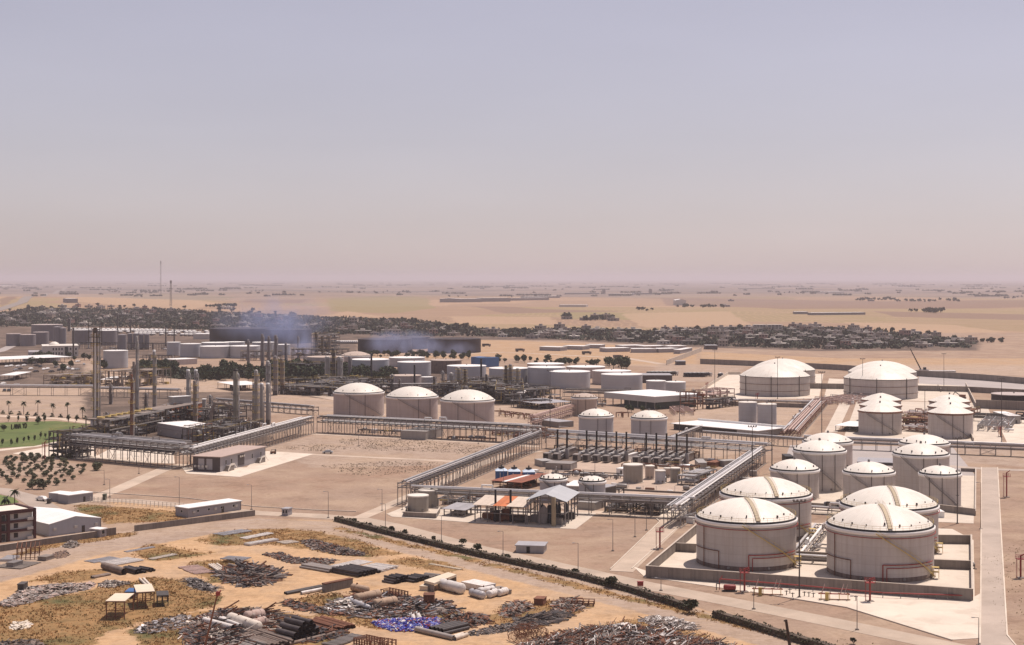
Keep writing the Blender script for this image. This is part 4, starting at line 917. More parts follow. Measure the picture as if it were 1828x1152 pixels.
for i, px in enumerate(GX):
    p = g(px, 818 + (px - 998) / 231 * 10); lb = words[i] + ' generator from the left, with its own thin black stack'
    if base_gen is None: base_gen = genset(p.x - 1.9, p.y + 2, lb, rzg)
    else: clone(base_gen, (p.x - 1.9, p.y + 2, 0), rzg, lb)
def container(A, B, Cc, h, m, label, roof=None, cat='container', nm='container', doors=1):
    t, L, dp = box_thing(nm, A, B, Cc, h, m, label, cat, roof, over=.08)
    k = max(3, int(L / .6)); rb = MB().box(-.06, -.05, .1, .06, 0, h - .1).mesh('wall_rib', m)
    for i in range(1, k): ob('wall_rib', rb, t, (L * i / k, min(0, dp) - .001, 0))
    if doors: MB().box(L * .6, min(0, dp) - .09, .1, L * .6 + .9, min(0, dp) - .051, 2.1).build('door', M_DARK, t)
    return t
container((973.5,838),(1019,840),(974,833), 2.6, M_PIPEG, 'long olive container in front of the left generators')
container((968,834),(988,833),(972,829), 2.4, M_CLAD, 'short grey box left of the long olive container')
container((1062,912),(1082,905),(1060,900), 2.6, M_CLAD, 'pale box by the low rack, right of the white-rimmed tank')
container((1100,848),(1112,849),(1101,843), 2.6, M_WSHEET, 'small white cabin left of the widest small grey tank')
container((1182,862),(1189,862),(1183,858), 2, M_WSHEET, 'tiny white pump box between the small tanks')
container((1281,832),(1293,834),(1285,827), 2.4, M_CLAD, 'pale grey skid box at the right end of the generator yard', doors=0)
container((1262,834),(1277,835),(1264,829), 2.0, M_RUST, 'rusty pump skid left of the pale grey skid box', doors=0)
container((1247,838),(1262,838),(1248,831), 2.6, M_CLAD, 'grey cabin right of the last generator', doors=0)
container((1104,822),(1120,823),(1105,816), 2.4, M_WSHEET, 'white cabin hidden among the generators')
container((1403,833),(1417,833),(1404,828), 4.2, M_BLACK, 'black upright box beside the tall left tank', doors=0)
container((1530,830),(1596,832),(1531,822), 1.2, M_DARK, 'long low dark shed between the tall tanks', roof=M_SHEET, doors=0)
container((997,764),(1024,762),(1002,754), 3.0, M_PIPEG, 'grey block with pale roof below the small tan tank', roof=M_SHEET, doors=0)
container((588,788),(590,788),(589,780), .6, M_WSHEET, 'small white box under the long rack', doors=0) if False else None
container((716,784),(760,786),(718,776), 4.2, M_CLAD, 'grey cabin standing beneath the long pipe rack', doors=0)
container((532,694),(550,694),(533,689), 3.5, M_BRN, 'low brown cabin on the sand beyond the plant road', doors=0)
container((560,702),(580,702),(561,694), 7, M_BLACK, 'black square heater left of the left domed tank', roof=M_DARK, doors=0)
container((1735,1010),(1757,1008),(1736,1003), 2.2, M_CLAD, 'white valve cabinet at the dike corner', doors=0) if False else None
container((1672,925),(1686,925),(1673,919), 2.0, M_WSHEET, 'small white cabinet stack behind the nearest tank', doors=0)
container((1800,757),(1822,757),(1801,749), 4.5, M_CLAD, 'pale square tower with a white awning at the far right', roof=M_WSHEET)
# blue cooling towers
ct = None
for i, (px, lb) in enumerate(((895,'left blue cooling tower behind the rust-red roof'), (918,'middle blue cooling tower behind the rust-red roof'), (944,'right blue cooling tower behind the rust-red roof'))):
    p = g(px, 860 + i)
    if ct is None:
        t = ct = thing('cooling_tower', lb, 'cooling tower', (p.x, p.y, 0), .05, 'blue cooling towers')
        MB().box(-2.4, -2.4, .8, 2.4, 2.4, 4.6).build('casing', M_BLUE, t); MB().box(-2.55, -2.55, .3, 2.55, 2.55, .8).build('basin', M_DARK, t)
        m = MB(); m.add([(-2.5, -2.5, 4.6), (2.5, -2.5, 4.6), (2.5, 2.5, 4.6), (-2.5, 2.5, 4.6), (-1.2, -1.2, 5.5), (1.2, -1.2, 5.5), (1.2, 1.2, 5.5), (-1.2, 1.2, 5.5)], [(0,1,5,4),(1,2,6,5),(2,3,7,6),(3,0,4,7),(4,5,6,7)]); m.build('hood', mat('pale_blue_roof', (.55,.66,.78), .5), t)
        MB().lathe(0, 0, [(1.2, 5.5), (1.3, 6.1), (1.1, 6.1), (1.1, 5.7)], 16).build('fan_ring', M_BLACK, t); MB().lathe(0, 0, [(.3, 5.6), (.3, 7), (.1, 7)], 8).build('fan_motor', M_BLACK, t)
        MB().path([(-.6, -2.4, 3.9), (-.6, -3, 3.9), (-.6, -3, .5)], .18).build('pipe', M_PIPE, t)
        for s in (-1, 1): MB().box(s * 2.3 - .1, -2.5, 0, s * 2.3 + .1, -2.3, .3).build('foot', M_DARK, t)
    else: clone(ct, (p.x, p.y, 0), .05, lb)
# ---------------------------------------------------------------- open sheds
def open_shed(A, B, Cc, h, label, roofm, kind='flat', rise=1.5, bays=5, postm=None, panels=6, nm='open_shed', cat='shed', back=True, clutter=8, seed=2, skew=0):
    loc, rz, L, dp = fr(A, B, Cc); t = thing(nm, label, cat, loc, rz); pm_ = postm or M_STEEL; rr = random.Random(seed); s = 1 if dp > 0 else -1
    post = MB().box(-.15, -.15, 0, .15, .15, h).mesh('post', pm_)
    for i in range(bays + 1):
        for j in (0, 1, 2): ob('post', post, t, (L * i / bays, dp * j / 2, 0))
    for z in (h * .55, h - .15):
        for y in (0, dp): MB().beam((0, y, z), (L, y, z), .18).build('beam', pm_, t)
    w = (L + 1.2) / panels
    for i in range(panels):   # roof sheets laid edge to edge
        x0 = -.6 + w * i; m = MB()
        if kind == 'flat':   # falls towards the front
            m.add([(x0, -.8 * s, h), (x0 + w - .04, -.8 * s, h), (x0 + w - .04, dp + .8 * s, h + rise), (x0, dp + .8 * s, h + rise),
                   (x0, -.8 * s, h - .08), (x0 + w - .04, -.8 * s, h - .08), (x0 + w - .04, dp + .8 * s, h + rise - .08), (x0, dp + .8 * s, h + rise - .08)],
                  [(0,1,2,3),(7,6,5,4),(0,4,5,1),(1,5,6,2),(2,6,7,3),(3,7,4,0)])
        else:
            y0, y1, ym = -.8 * s, dp + .8 * s, dp / 2
            m.add([(x0, y0, h), (x0 + w - .04, y0, h), (x0 + w - .04, ym, h + rise), (x0, ym, h + rise), (x0 + w - .04, y1, h), (x0, y1, h)], [(0,1,2,3),(3,2,4,5)])
        m.build('roof_sheet', roofm[i % len(roofm)], t)
    for q in range(clutter):
        x, y = rr.uniform(1, L - 2), dp * rr.uniform(.2, .8); r = rr.uniform(.5, 1.2); m = MB()
        if rr.random() < .5: m.vessel((x, y, r + .4), (x + rr.uniform(2, 4), y, r + .4), r, 12); m.build('vessel', rr.choice((M_DARK, M_PIPEG, M_RUST)), t)
        else: m.cbox(x, y, 0, rr.uniform(1, 3), rr.uniform(1, 3), rr.uniform(1.5, h * .7)); m.build('machine', rr.choice((M_DARK, M_PIPEG, M_RUST, M_BLACK)), t)
    return t, L, dp
M_GRYR = mat('blue_grey_roof_sheet', (.42, .43, .44), .5, metal=.1, var=.06)
open_shed((848,932),(938,937),(846,922), 6.0, 'open boiler shed with beige roof and one orange sheet', (M_BEIGE, M_BEIGE, M_BEIGE, M_ORNG, M_ORNG, M_BEIGE, M_BEIGE, M_BEIGE), rise=1.6, bays=4, panels=8, clutter=22, seed=5)
# gabled shed: ridge runs away from the viewer
loc, rz, L, dp = fr((941,937),(1009,940),(958,912)); L2 = L
tg = thing('gabled_shed', 'tall open shed with a blue-grey gabled roof and tan stack', 'shed', loc, rz)
hh = 8.3; skx = (g(1031,922) - g(1009,940)); c_, s_ = math.cos(-rz), math.sin(-rz); bx_, by_ = skx.x * c_ - skx.y * s_, skx.x * s_ + skx.y * c_
post = MB().box(-.18, -.18, 0, .18, .18, hh).mesh('post', M_STEEL)
for i in range(5):
    f = i / 4
    for x in (0, L2): ob('post', post, tg, (x + bx_ * f, by_ * f, 0))
for f in (.33, .66): ob('post', post, tg, (L2 * f, 0, 0)); ob('post', post, tg, (L2 * f + bx_, by_, 0))
for z in (hh * .5, hh - .1):
    for a, b in (((0, 0), (L2, 0)), ((0, 0), (bx_, by_)), ((L2, 0), (L2 + bx_, by_)), ((bx_, by_), (L2 + bx_, by_))): MB().beam((*a, z), (*b, z), .2).build('beam', M_STEEL, tg)
for k in range(6):
    f0, f1 = -.04 + 1.08 * k / 6, -.04 + 1.08 * (k + .99) / 6
    for xa, xb in ((-.7, L2 / 2), (L2 + .7, L2 / 2)):
        MB().add([(xa + bx_ * f0, by_ * f0, hh), (xb + bx_ * f0, by_ * f0, hh + 2.4), (xb + bx_ * f1, by_ * f1, hh + 2.4), (xa + bx_ * f1, by_ * f1, hh)], [(0, 1, 2, 3)])
        m = MB(); m.add([(xa + bx_ * f0, by_ * f0, hh), (xb + bx_ * f0, by_ * f0, hh + 2.4), (xb + bx_ * f1, by_ * f1, hh + 2.4), (xa + bx_ * f1, by_ * f1, hh)], [(0, 1, 2, 3)]); m.build('roof_sheet', M_GRYR, tg)
m = MB(); m.lathe(L2 * .72, -1.2, [(.75, 0), (.75, 9.6), (.6, 9.8)], 16).build('stack', mat('tan_stack', (.34, .27, .17), .8, var=.15), tg)
rr = random.Random(4)
for q in range(16):
    x, y = rr.uniform(1, L2 - 1), by_ * rr.uniform(.1, .8); m = MB(); r = rr.uniform(.6, 1.3)
    if rr.random() < .5: m.lathe(x, y, [(r, .2), (r, rr.uniform(3, 6)), (.1, 6.4)], 12).build('vessel', rr.choice((M_DARK, M_PIPEG, M_GLASS)), tg)
    else: m.cbox(x, y, 0, 2.5, 2, rr.uniform(1.5, 4)).build('machine', rr.choice((M_DARK, M_BLACK, M_PIPEG)), tg)
for px, lb in ((884.5, 'left thick black stack rising through the beige shed roof'), (911.5, 'right thick black stack rising through the beige shed roof')):
    column(px, 932, 4.6, 874, lb, M_BLACK, 0, False, 'stack', 'boiler_stack')
t, L, dp = open_shed((880,872),(931,876),(903,857), 3.2, 'rusty shelter with two rust-red roof slopes split by a pale gutter', (M_RUSTR, M_RUSTR, M_RUSTR, M_WSHEET, M_RUSTR, M_RUSTR, M_RUSTR, M_RUSTR), rise=.5, bays=4, panels=8, postm=M_RUST, clutter=10, seed=7)
open_shed((793,921),(830,924),(797,913), 2.6, 'low grey lean-to with white machine below, left of the beige shed', (M_SHEET,), rise=.8, bays=3, panels=4, clutter=4, seed=8)
open_shed((420,699),(470,697),(424,692), 4.5, 'white canopy roof on posts behind the thick olive stack', (M_WSHEET,), rise=.3, bays=4, panels=5, clutter=4, seed=9)
open_shed((-60,655),(128,647),(-58,649), 5.5, 'very long thin white car-park canopy at the left', (M_WSHEET,), rise=.4, bays=14, panels=20, clutter=0, seed=10)
open_shed((0,680),(26,680),(1,674), 4.5, 'short white canopy at the left edge beyond the palms', (M_WSHEET,), rise=.3, bays=3, panels=4, clutter=2, seed=11)
open_shed((180,688),(208,688),(181,683), 4.5, 'small white canopy beside the tall left column', (M_WSHEET,), rise=.3, bays=3, panels=4, clutter=2, seed=12)
open_shed((248,672),(271,672),(249,668), 5, 'small white canopy left of the lone pale column', (M_WSHEET,), rise=.3, bays=3, panels=3, clutter=2, seed=13)
open_shed((962,732),(1018,728),(968,723), 4.0, 'flat pale canopy beside the small tan tank', (M_SHEET,), rise=.5, bays=4, panels=6, clutter=4, seed=14)
open_shed((1492,770),(1530,772),(1494,762), 3.2, 'small white canopy left of the faceted tanks', (M_WSHEET,), rise=.3, bays=3, panels=4, clutter=6, seed=15)
# ---------------------------------------------------------------- dike walls
def wall(px, h, label, w=.35, m=None, nm='dike_wall', cop=True, cat='wall'):
    p = GP(px); a = p[0]; t = thing(nm, label, cat, (a[0], a[1], 0)); q = [(u[0] - a[0], u[1] - a[1]) for u in p]
    for i in range(len(q) - 1):
        d = Vector((q[i + 1][0] - q[i][0], q[i + 1][1] - q[i][1], 0)); L = d.length; rz = math.atan2(d.y, d.x); n = max(1, int(L / 6)); s = L / n
        pn = MB().box(.02, -w / 2, 0, s - .02, w / 2, h).mesh('wall_panel', m or M_WALLC)
        for k in range(n): ob('wall_panel', pn, t, (q[i][0] + math.cos(rz) * s * k, q[i][1] + math.sin(rz) * s * k, 0), rz)
        if cop: MB().box(0, -w / 2 - .08, h, L, w / 2 + .08, h + .12).build('coping', M_CONC, t, (q[i][0], q[i][1], 0), rz)
    return t
wall([(1153.7,1031),(1440,1052),(1735,1074)], 3.2, 'long front concrete wall of the dike behind the red foam monitors')
wall([(1153.7,1030),(1206,985),(1258,940)], 3.0, 'left side wall of the front tank dike, along the branch road')
wall([(1736,1073),(1734,972)], 3.0, 'right side wall of the front tank dike, by the straight road')
wall([(1206,985),(1243,987)], 2.6, 'short cross wall left of the front left tank')
wall([(1420,1000),(1478,1003)], 2.6, 'short cross wall between the two front tanks')
wall([(1660,1015),(1733,1018)], 2.6, 'short cross wall right of the nearest tank')
wall([(1668,971),(1733,972)], 2.8, 'rear wall of the front dike at the right')
wall([(1436,905),(1510,910)], 1.6, 'low wall behind the front dike between the tanks')
wall([(1668,912),(1741,921)], 2.4, 'front wall of the middle dike at the right')
wall([(1741,921),(1742,842)], 1.6, 'right side wall of the middle dike')
wall([(1715,842),(1742,843)], 1.4, 'short back wall of the middle dike')
wall([(721,923),(778,926),(785,915)], 1.7, 'low wall around the pair of olive grey tanks')
wall([(721,923),(729,905)], 1.7, 'left return of the low wall by the olive grey tanks')
wall([(1110,876),(1230,882),(1262,862)], .7, 'low rounded kerb wall round the small grey tanks', w=.6)
wall([(1738,790),(1718,745)], 2.2, 'slanting pale wall right of the faceted tanks', m=M_PALE)
wall([(1742,728),(1724,690)], 3.0, 'slanting wall with pale top beside the building plot', m=M_WALLC)
wall([(1674,692),(1680,700)], 2.5, 'short slanting wall beside the small site wreck')
wall([(1742,729),(1900,736)], 5.5, 'long dark retaining wall at the right before the dark tank')
wall([(1636,698),(1724,700),(1900,710)], 4.0, 'dark wall behind the building plot at the right')
wall([(1445,694),(1508,695)], 4.0, 'dark wall between the two ringed tanks')
wall([(1228,714),(1300,669),(1322,669)], 2.2, 'pale wall slanting up to the left ringed tank', m=M_PALE)
wall([(1290,724),(1460,729)], 2.6, 'long dark wall beneath the low pipe run')
wall([(1250,650),(1380,655),(1500,661),(1640,672),(1760,680),(1900,692)], 5.0, 'long dark perimeter wall before the golden field', w=.6)
wall([(1190,652),(1252,628)], 4.5, 'pale wall slanting up towards the village', w=.6, m=M_CONC)
wall([(240,949),(455,921)], 2.0, 'low grey boundary wall by the sandy road', cop=False)
wall([(-40,992),(0,985),(182,958)], 1.9, 'boundary wall in front of the office block and warehouse')
wall([(190,957),(207,955)], 2.4, 'short dark gate wall beside the guard hut', cop=False)

# more of the crowded works behind the domed tanks
for i, (A, B, Cc, h, lv, lb, dep, dn, st, vm) in enumerate([
 ((640,702),(700,702),(641,690),10,3,'crowded dark unit right behind the left domed tank',14,1.0,M_DARK,None),
 ((782,708),(860,710),(784,695),9,3,'crowded dark unit between the stout pale column and the right domed tank',16,1.2,M_DARK,None),
 ((862,702),(900,704),(863,692),11,3,'tall dark frame left of the reactor columns',12,1.0,M_DARK,None),
 ((930,730),(985,728),(932,716),5,1,'low dark exchanger row before the square bays',12,2.2,M_DARK,(M_DARK,M_PIPEG,M_CLAD)),
 ((1000,725),(1075,727),(1002,712),4,1,'low pipe alley before the last big flat tank',10,1.8,M_DARK,(M_CLAD,M_PIPEG)),
 ((486,698),(560,700),(488,690),9,2,'dark furnace unit behind the plant road at the left',12,1.4,M_BLACK,None),
 ((560,693),(640,694),(562,684),8,2,'dark pipe jungle under the three short columns',14,1.6,M_DARK,None),
 ((516,668),(600,668),(518,660),9,2,'far dark unit half hidden in the grove',12,1.0,M_DARK,None),
 ((520,645),(620,645),(522,638),12,2,'far dark pipe structure in front of the smoking tanks',16,.7,M_DARK,None),
 ((430,644),(500,644),(432,638),9,2,'far pipe structure right of the white cluster',14,.8,M_DARK,None),
 ((130,624),(300,626),(132,618),8,1,'far low frame beneath the dull silos',16,.5,M_DARK,None),
 ((255,645),(300,646),(257,640),6,1,'far low machine row before the white cluster',12,1.0,M_DARK,None),
 ((1215,730),(1245,732),(1217,724),11,3,'tall slender pink and dark trestle right of the hall',6,.5,M_RUST,(M_RUST,)),
 ((1100,745),(1112,746),(1101,740),3,1,'small valve pit between the two domed tanks',5,2.0,M_RUST,(M_RUST,M_GALV)),
 ((880,742),(960,752),(884,735),3,1,'low pipe trench right of the right domed tank',6,1.2,M_RUST,(M_PIPEP,M_RUST)),
 ((1520,905),(1560,908),(1521,900),1.6,1,'low pipe manifold before the short middle tank',5,2.0,M_GALV,(M_PIPE,M_PIPEP)),
 ((1450,985),(1475,987),(1451,975),1.6,1,'low valve group between the front tanks',6,2.4,M_GALV,(M_PIPE,M_PIPEG)),
 ((1250,872),(1275,874),(1251,862),3.5,2,'small pump frame at the corner of the generator yard',6,1.6,M_RUST,(M_CLAD,M_GALV)),
 ((990,872),(1010,873),(991,866),2.5,1,'pump skid beside the small white-rimmed tank',4,2.0,M_RUST,(M_RUST,M_GALV)),
 ((1030,880),(1105,885),(1032,872),2.5,1,'row of dark pumps behind the low rack',5,1.6,M_DARK,(M_DARK,M_RUST,M_CLAD))]):
    unit(A, B, Cc, h, lv, lb, dn, st, seed=60 + i, bay=6, dep=dep, vm=vm, deck_top=lv > 1, dprob=.35)
for px, yb, w, yt, lb, m, pl in [(700,700,4,668,'small grey column left of the middle black stack',M_CLAD,2),(713,702,3,676,'thin column beside the small grey one',M_BRN,1),(775,704,4,672,'small dark column behind the gap of the domed tanks',M_DARK,2),(790,700,3.5,662,'thin pale column left of the stout pale one',M_CLAD,1),
  (868,704,4,668,'thin dark column left of the reactors',M_DARK,2),(940,712,4,684,'short pale column right of the reactors',M_CLAD,1),(955,714,4,690,'short dark column before the square bays',M_DARK,1),(510,660,4,612,'far thin column at the right of the sooty tank',M_SILO,1),(443,655,4,606,'far thin column left of the sooty tank centre',M_SILO,1),
  (260,740,4,700,'short rusty column near the fan deck',M_BRN,2),(305,742,4,706,'short grey column right of the tall pale one',M_BRN,2),(190,782,4,735,'thin column at the foot of the tallest one',M_BRN,2),(375,748,4,705,'pale thin column behind the orange panels',M_CLAD,2),(392,742,3.5,716,'thin column left of the thick olive stack',M_CLAD,1),
  (123,592,5,568,'far dark lattice column by the lorry park',M_DARK,2),(131,640,3,585,'far thin mast by the villa',M_DARK,0),(210,610,2.5,562,'far thin dark mast over the lorry park',M_DARK,0),(233,612,2.5,570,'second far thin mast over the lorry park',M_DARK,0),(296,618,2.5,585,'third far thin mast before the lorry park',M_DARK,0),(311,622,2.5,588,'fourth far thin mast before the lorry park',M_DARK,0)]:
    column(px, yb, w, yt, lb, m, pl, pl > 0)

for i, (A, B, Cc, h, lb, dep, dn) in enumerate([((985,852),(1100,857),(986,846),2.0,'low maze of pipes in front of the left generators',7,2.6),((1110,838),(1245,843),(1111,834),2.4,'low maze of pipes between the small tanks and generators',6,2.4),
  ((990,806),(1100,812),(991,801),3.0,'low pipework behind the left generators',6,2.0),((1130,814),(1240,820),(1131,809),3.0,'low pipework behind the right generators',6,2.0),((1250,895),(1290,872),(1246,886),1.6,'small valves beside the diagonal shining rack',4,2.6),
  ((850,903),(935,907),(851,896),3.5,'dense pipes and drums behind the beige shed roof',8,2.4),((640,772),(700,775),(641,768),1.6,'low pipes at the foot of the left domed tank',4,2.0),((800,785),(880,789),(801,780),1.6,'low pipes under the long rack at right',4,2.0)]):
    unit(A, B, Cc, h, 1, lb, dn, M_RUST if i % 2 else M_DARK, seed=90 + i, bay=6, dep=dep, deck_top=False, dprob=.1)
rk = random.Random(8)
for i, (px, py) in enumerate([(978,856),(1000,868),(1018,868),(1096,868),(1110,872),(1140,876),(1160,878),(1196,880),(1225,876),(1240,858),(1262,850),(1275,856),(1288,846),(1300,840),(1310,834),(1252,826),(1270,822),(1040,850),(1060,852),(1030,846),(1345,850),(1330,858),(955,842),(962,852)]):
    p = g(px, py); w, d_, h = rk.uniform(1.5, 4), rk.uniform(1, 2.4), rk.uniform(.8, 2.2); t = thing('equipment_skid', 'small equipment skid on the dusty floor of the generator yard', 'skid', (p.x, p.y, .05), rzg, 'equipment skids of the generator yard')
    MB().box(-w / 2 - .2, -d_ / 2 - .2, 0, w / 2 + .2, d_ / 2 + .2, .2).build('skid_base', M_WALLC, t); mm = rk.choice((M_CLAD, M_RUST, M_GALV, M_WSHEET, M_PIPEG))
    if rk.random() < .5: MB().box(-w / 2, -d_ / 2, .2, w / 2, d_ / 2, h).build('casing', mm, t)
    else: MB().vessel((-w / 2, 0, .2 + d_ * .4), (w / 2, 0, .2 + d_ * .4), d_ * .4, 12).build('drum', mm, t)
    MB().path([(w / 2, 0, .6), (w / 2 + 1, 0, .6), (w / 2 + 1, 0, h + .6)], .1).build('pipe', M_PIPE, t)
# ---------------------------------------------------------------- buildings
M_CREAM = mat('cream_wall', (.56, .52, .47), .8, var=.05)
M_MRN = mat('maroon_frame', (.085, .035, .035), .7, var=.1)
M_GWALL = mat('grey_rendered_wall', (.33, .31, .32), .8, var=.06)
M_DWALL = mat('dark_clad_wall', (.075, .06, .06), .6, var=.15)
M_ROOFT = mat('tan_felt_roof', (.40, .31, .27), .9, var=.08, scale=.2)
def gbox(nm, A, B, Cc, h, label, wm, rm, cat='building', rise=0, wins=(), ww=1.2, wh=1.2, over=.35, flat_par=True, ribs=False):
    """walls, roof and window parts; wins: (face, fraction along, sill height)"""
    loc, rz, L, dp = fr(A, B, Cc, 4.0 * h)
    t = thing(nm, label, cat, loc, rz); y0, y1 = min(0, dp), max(0, dp)
    if rise:   # gable facing the front
        m = MB(); v = [(0, y0, 0), (L, y0, 0), (L, y0, h), (L / 2, y0, h + rise), (0, y0, h)]; v += [(a, y1, c) for a, b, c in v]
        m.add(v, [(0, 1, 2, 3, 4), (9, 8, 7, 6, 5), (0, 4, 9, 5), (1, 6, 7, 2)]); m.build('wall', wm, t)
        k = 7
        for i in range(k):
            f0, f1 = y0 - over + (y1 - y0 + 2 * over) * i / k, y0 - over + (y1 - y0 + 2 * over) * (i + .985) / k
            for xa in (-over, L + over):
                zz = h - over * rise / (L / 2)
                vs = [(xa, f0, zz), (L / 2, f0, h + rise), (L / 2, f1, h + rise), (xa, f1, zz)]; vs += [(a, b, c + .1) for a, b, c in vs]
                MB().add(vs, []) ; m = MB(); m.add(vs, [(0,1,2,3),(7,6,5,4),(0,4,5,1),(1,5,6,2),(2,6,7,3),(3,7,4,0)]); m.build('roof_sheet', rm, t)
    else:
        MB().box(0, y0, 0, L, y1, h).build('wall', wm, t)
        rf = MB().box(-over, y0 - over, h, L + over, y1 + over, h + .3).build('roof', rm, t)
    fm = None
    for face, f, z in wins:
        if fm is None:
            fm = MB().box(-ww / 2 - .1, -.06, 0, ww / 2 + .1, 0, wh + .2).mesh('window', M_WBAND); gm = MB().box(-ww / 2, -.09, .1, ww / 2, -.061, wh + .1).mesh('pane', M_GLASS)
        x, y, r = {'f': (L * f, y0, 0), 'r': (L, y0 + (y1 - y0) * f, math.pi / 2), 'l': (0, y0 + (y1 - y0) * f, -math.pi / 2)}[face]
        w = ob('window', fm, t, (x, y, z), r); ob('pane', gm, w)
    if ribs:
        rb = MB().box(-.05, -.05, 0, .05, 0, h).mesh('wall_rib', wm)
        for i in range(1, int(L / .9)): ob('wall_rib', rb, t, (i * .9, y0 - .001, 0))
    return t, L, y0, y1
# grey control building
t, L, y0, y1 = gbox('control_building', (393,843.5), (473,823), (346.6,841), 6.4, 'long grey control building with tan roof and dark gable end, beside the climbing rack', M_GWALL, M_ROOFT,
   wins=[('f', f, 2.6) for f in (.12, .24, .70, .90)], ww=1.1, wh=2.0, over=.7)
MB().box(-.12, y0 - .02, 0, -.003, y1 + .02, 6.4).build('dark_gable_cladding', M_DWALL, t)
MB().box(L + .003, y0 - .1, 0, L + .2, y1, 6.4).build('dark_gable_cladding', M_DWALL, t)
MB().box(L * .38, y0 - .12, .9, L * .52, y0 - .003, 5.6).build('entrance_bay', M_DWALL, t)
for i in range(2): MB().box(-.16, y0 + (y1 - y0) * (.28 + .3 * i), 1.0, -.121, y0 + (y1 - y0) * (.50 + .3 * i), 5.6).build('gable_panel', M_GWALL, t)
acm = MB().box(-.6, -.45, 0, 0, .45, .9).mesh('air_conditioner', M_CREAM)
for i in range(4): ob('air_conditioner', acm, t, (-.17, y0 + (y1 - y0) * (.48 + .14 * i), 1.9))
for f in (.12, .82):   # entrance stair: landing, flight and cheek wall
    s = MB(); x0 = L * f
    for k in range(7): s.box(x0 + .0 - .35 * k - .35, y0 - 2.4, 0, x0 - .35 * k, y0 - .13, 2.2 - .3 * k)
    s.box(x0, y0 - 2.4, 0, x0 + 3.2, y0 - .13, 2.2); s.build('stair', M_WALLC, t)
    c = MB(); c.beam((x0 - 2.5, y0 - 2.5, .5), (x0, y0 - 2.5, 2.9), .16, .7); c.beam((x0, y0 - 2.5, 2.8), (x0 + 3.2, y0 - 2.5, 2.8), .16, .7); c.beam((x0 + 3.2, y0 - 2.5, 2.7), (x0 + 6, y0 - 2.5, .5), .12, .35); c.build('stair_parapet', M_WHITE, t)
for f in (.42, .46, .50): MB().box(L * f, y0 - .5, 4.4, L * f + .6, y0 - .121, 5.2).build('wall_lamp', M_WHITE, t)
# white-roofed box by the rack
gbox('plant_house', (281,776), (350.7,788), (388.5,780.6), 6, 'plain grey box building with white roof behind the tall left rack', mat('pale_grey_sheet', (.40,.37,.37), .6, var=.05, streak=.1), M_WSHEET, over=.15, ribs=True)
# office block, left edge
B = g(64, 961); dx, dy = .74, .673; Lf = 26.0; loc = (B.x - dx * Lf, B.y - dy * Lf, 0); rz = math.atan2(dy, dx)
t = thing('office_block', 'three-storey cream office block with maroon frame bands at the left edge', 'building', loc, rz)
MB().box(0, .5, 0, Lf - 1, 14, 9).build('wall', M_CREAM, t); MB().box(.3, .8, 9.05, Lf - 1.2, 13.6, 9.3).build('roof', mat('cream_roof', (.68, .62, .53), .9, var=.05), t)
for z, hh in ((2.75, .75), (5.75, .75), (8.6, 1.1)): MB().box(0, -.3, z, Lf, .49, z + hh).build('frame_band', M_MRN, t)
for x in (Lf - .9, Lf - 9.6, Lf - 12.4, Lf - 21): MB().box(x, -.35, 0, x + .9, .48, 8.6).build('frame_pier', M_MRN, t)
MB().box(Lf - .9, -.3, 8.6, Lf, 14, 9.7).build('frame_band', M_MRN, t); MB().box(Lf - .95, 13, 0, Lf, 14, 8.6).build('frame_pier', M_MRN, t); MB().box(0, 13.6, 9.0, Lf - .9, 14, 9.6).build('parapet', M_MRN, t)
wm_ = MB().box(-.7, -.05, 0, .7, 0, 1.5).mesh('window', M_MRN); pm_ = MB().box(-.55, -.08, .12, .55, -.051, 1.38).mesh('pane', M_GLASS)
for fl in range(3):
    for x in (Lf - 6.4, Lf - 14.6, Lf - 18.4, Lf - 23.5):
        w = ob('window', wm_, t, (x, .5, .9 + 3 * fl)); ob('pane', pm_, w)
    b = MB().box(Lf - 3, -.6, .1 + 3 * fl, Lf - 1.1, .48, 1.0 + 3 * fl).build('balcony', M_CREAM, t)
    w = MB().box(Lf - 11.8, .2, .4 + 3 * fl, Lf - 10, .45, 2.3 + 3 * fl).build('bay_window', M_GLASS, t)
# warehouse
gbox('warehouse', (88,958), (180.6,946), (66,934), 3.9, 'white gabled warehouse beside the three-storey office block', mat('warehouse_sheet', (.40,.40,.43), .55, var=.05, streak=.1), M_WSHEET, rise=1.6, over=.15)
gbox('guard_hut', (178,960), (190,957.5), (176,955), 2.4, 'small guard hut with white roof by the gate', M_GWALL, M_WSHEET, cat='hut', wins=[('f', .5, .9)], over=.25)
gbox('guard_booth', (503,921), (514,921.5), (504,918), 2.3, 'tiny glazed guard booth standing by the road fork', M_GWALL, M_SHEET, cat='hut', wins=[('f', .3, .8), ('f', .75, .8)], ww=.7, over=.2)
gbox('low_block', (336,924.5), (430.5,910.5), (332,918), 3.1, 'long low block with white roof behind the grey boundary wall', M_GWALL, M_WSHEET, wins=[('f', .18, 1.4), ('f', .38, 1.4), ('f', .62, 1.4), ('f', .85, 1.4), ('l', .5, 1.4)], ww=.9, wh=.8)
container((86.9,894.5), (122,898), (86,889), 2.9, M_GWALL, 'left one of two joined site cabins near the white car', roof=M_WSHEET, doors=0)
container((122,900.5), (166,894.5), (116,896), 3.1, M_GWALL, 'larger one of two joined site cabins, black window in its side', roof=M_WSHEET)
container((183,893.5), (188,893.5), (183.5,892), 2, mat('dark_green_box', (.09, .1, .07), .7), 'small dark green box at the fence', doors=0, nm='electric_box', cat='box')
container((83.5,900), (89,900), (84,898.5), 1.6, M_DARK, 'small dark bin beside the white car', doors=0, nm='waste_bin', cat='bin')
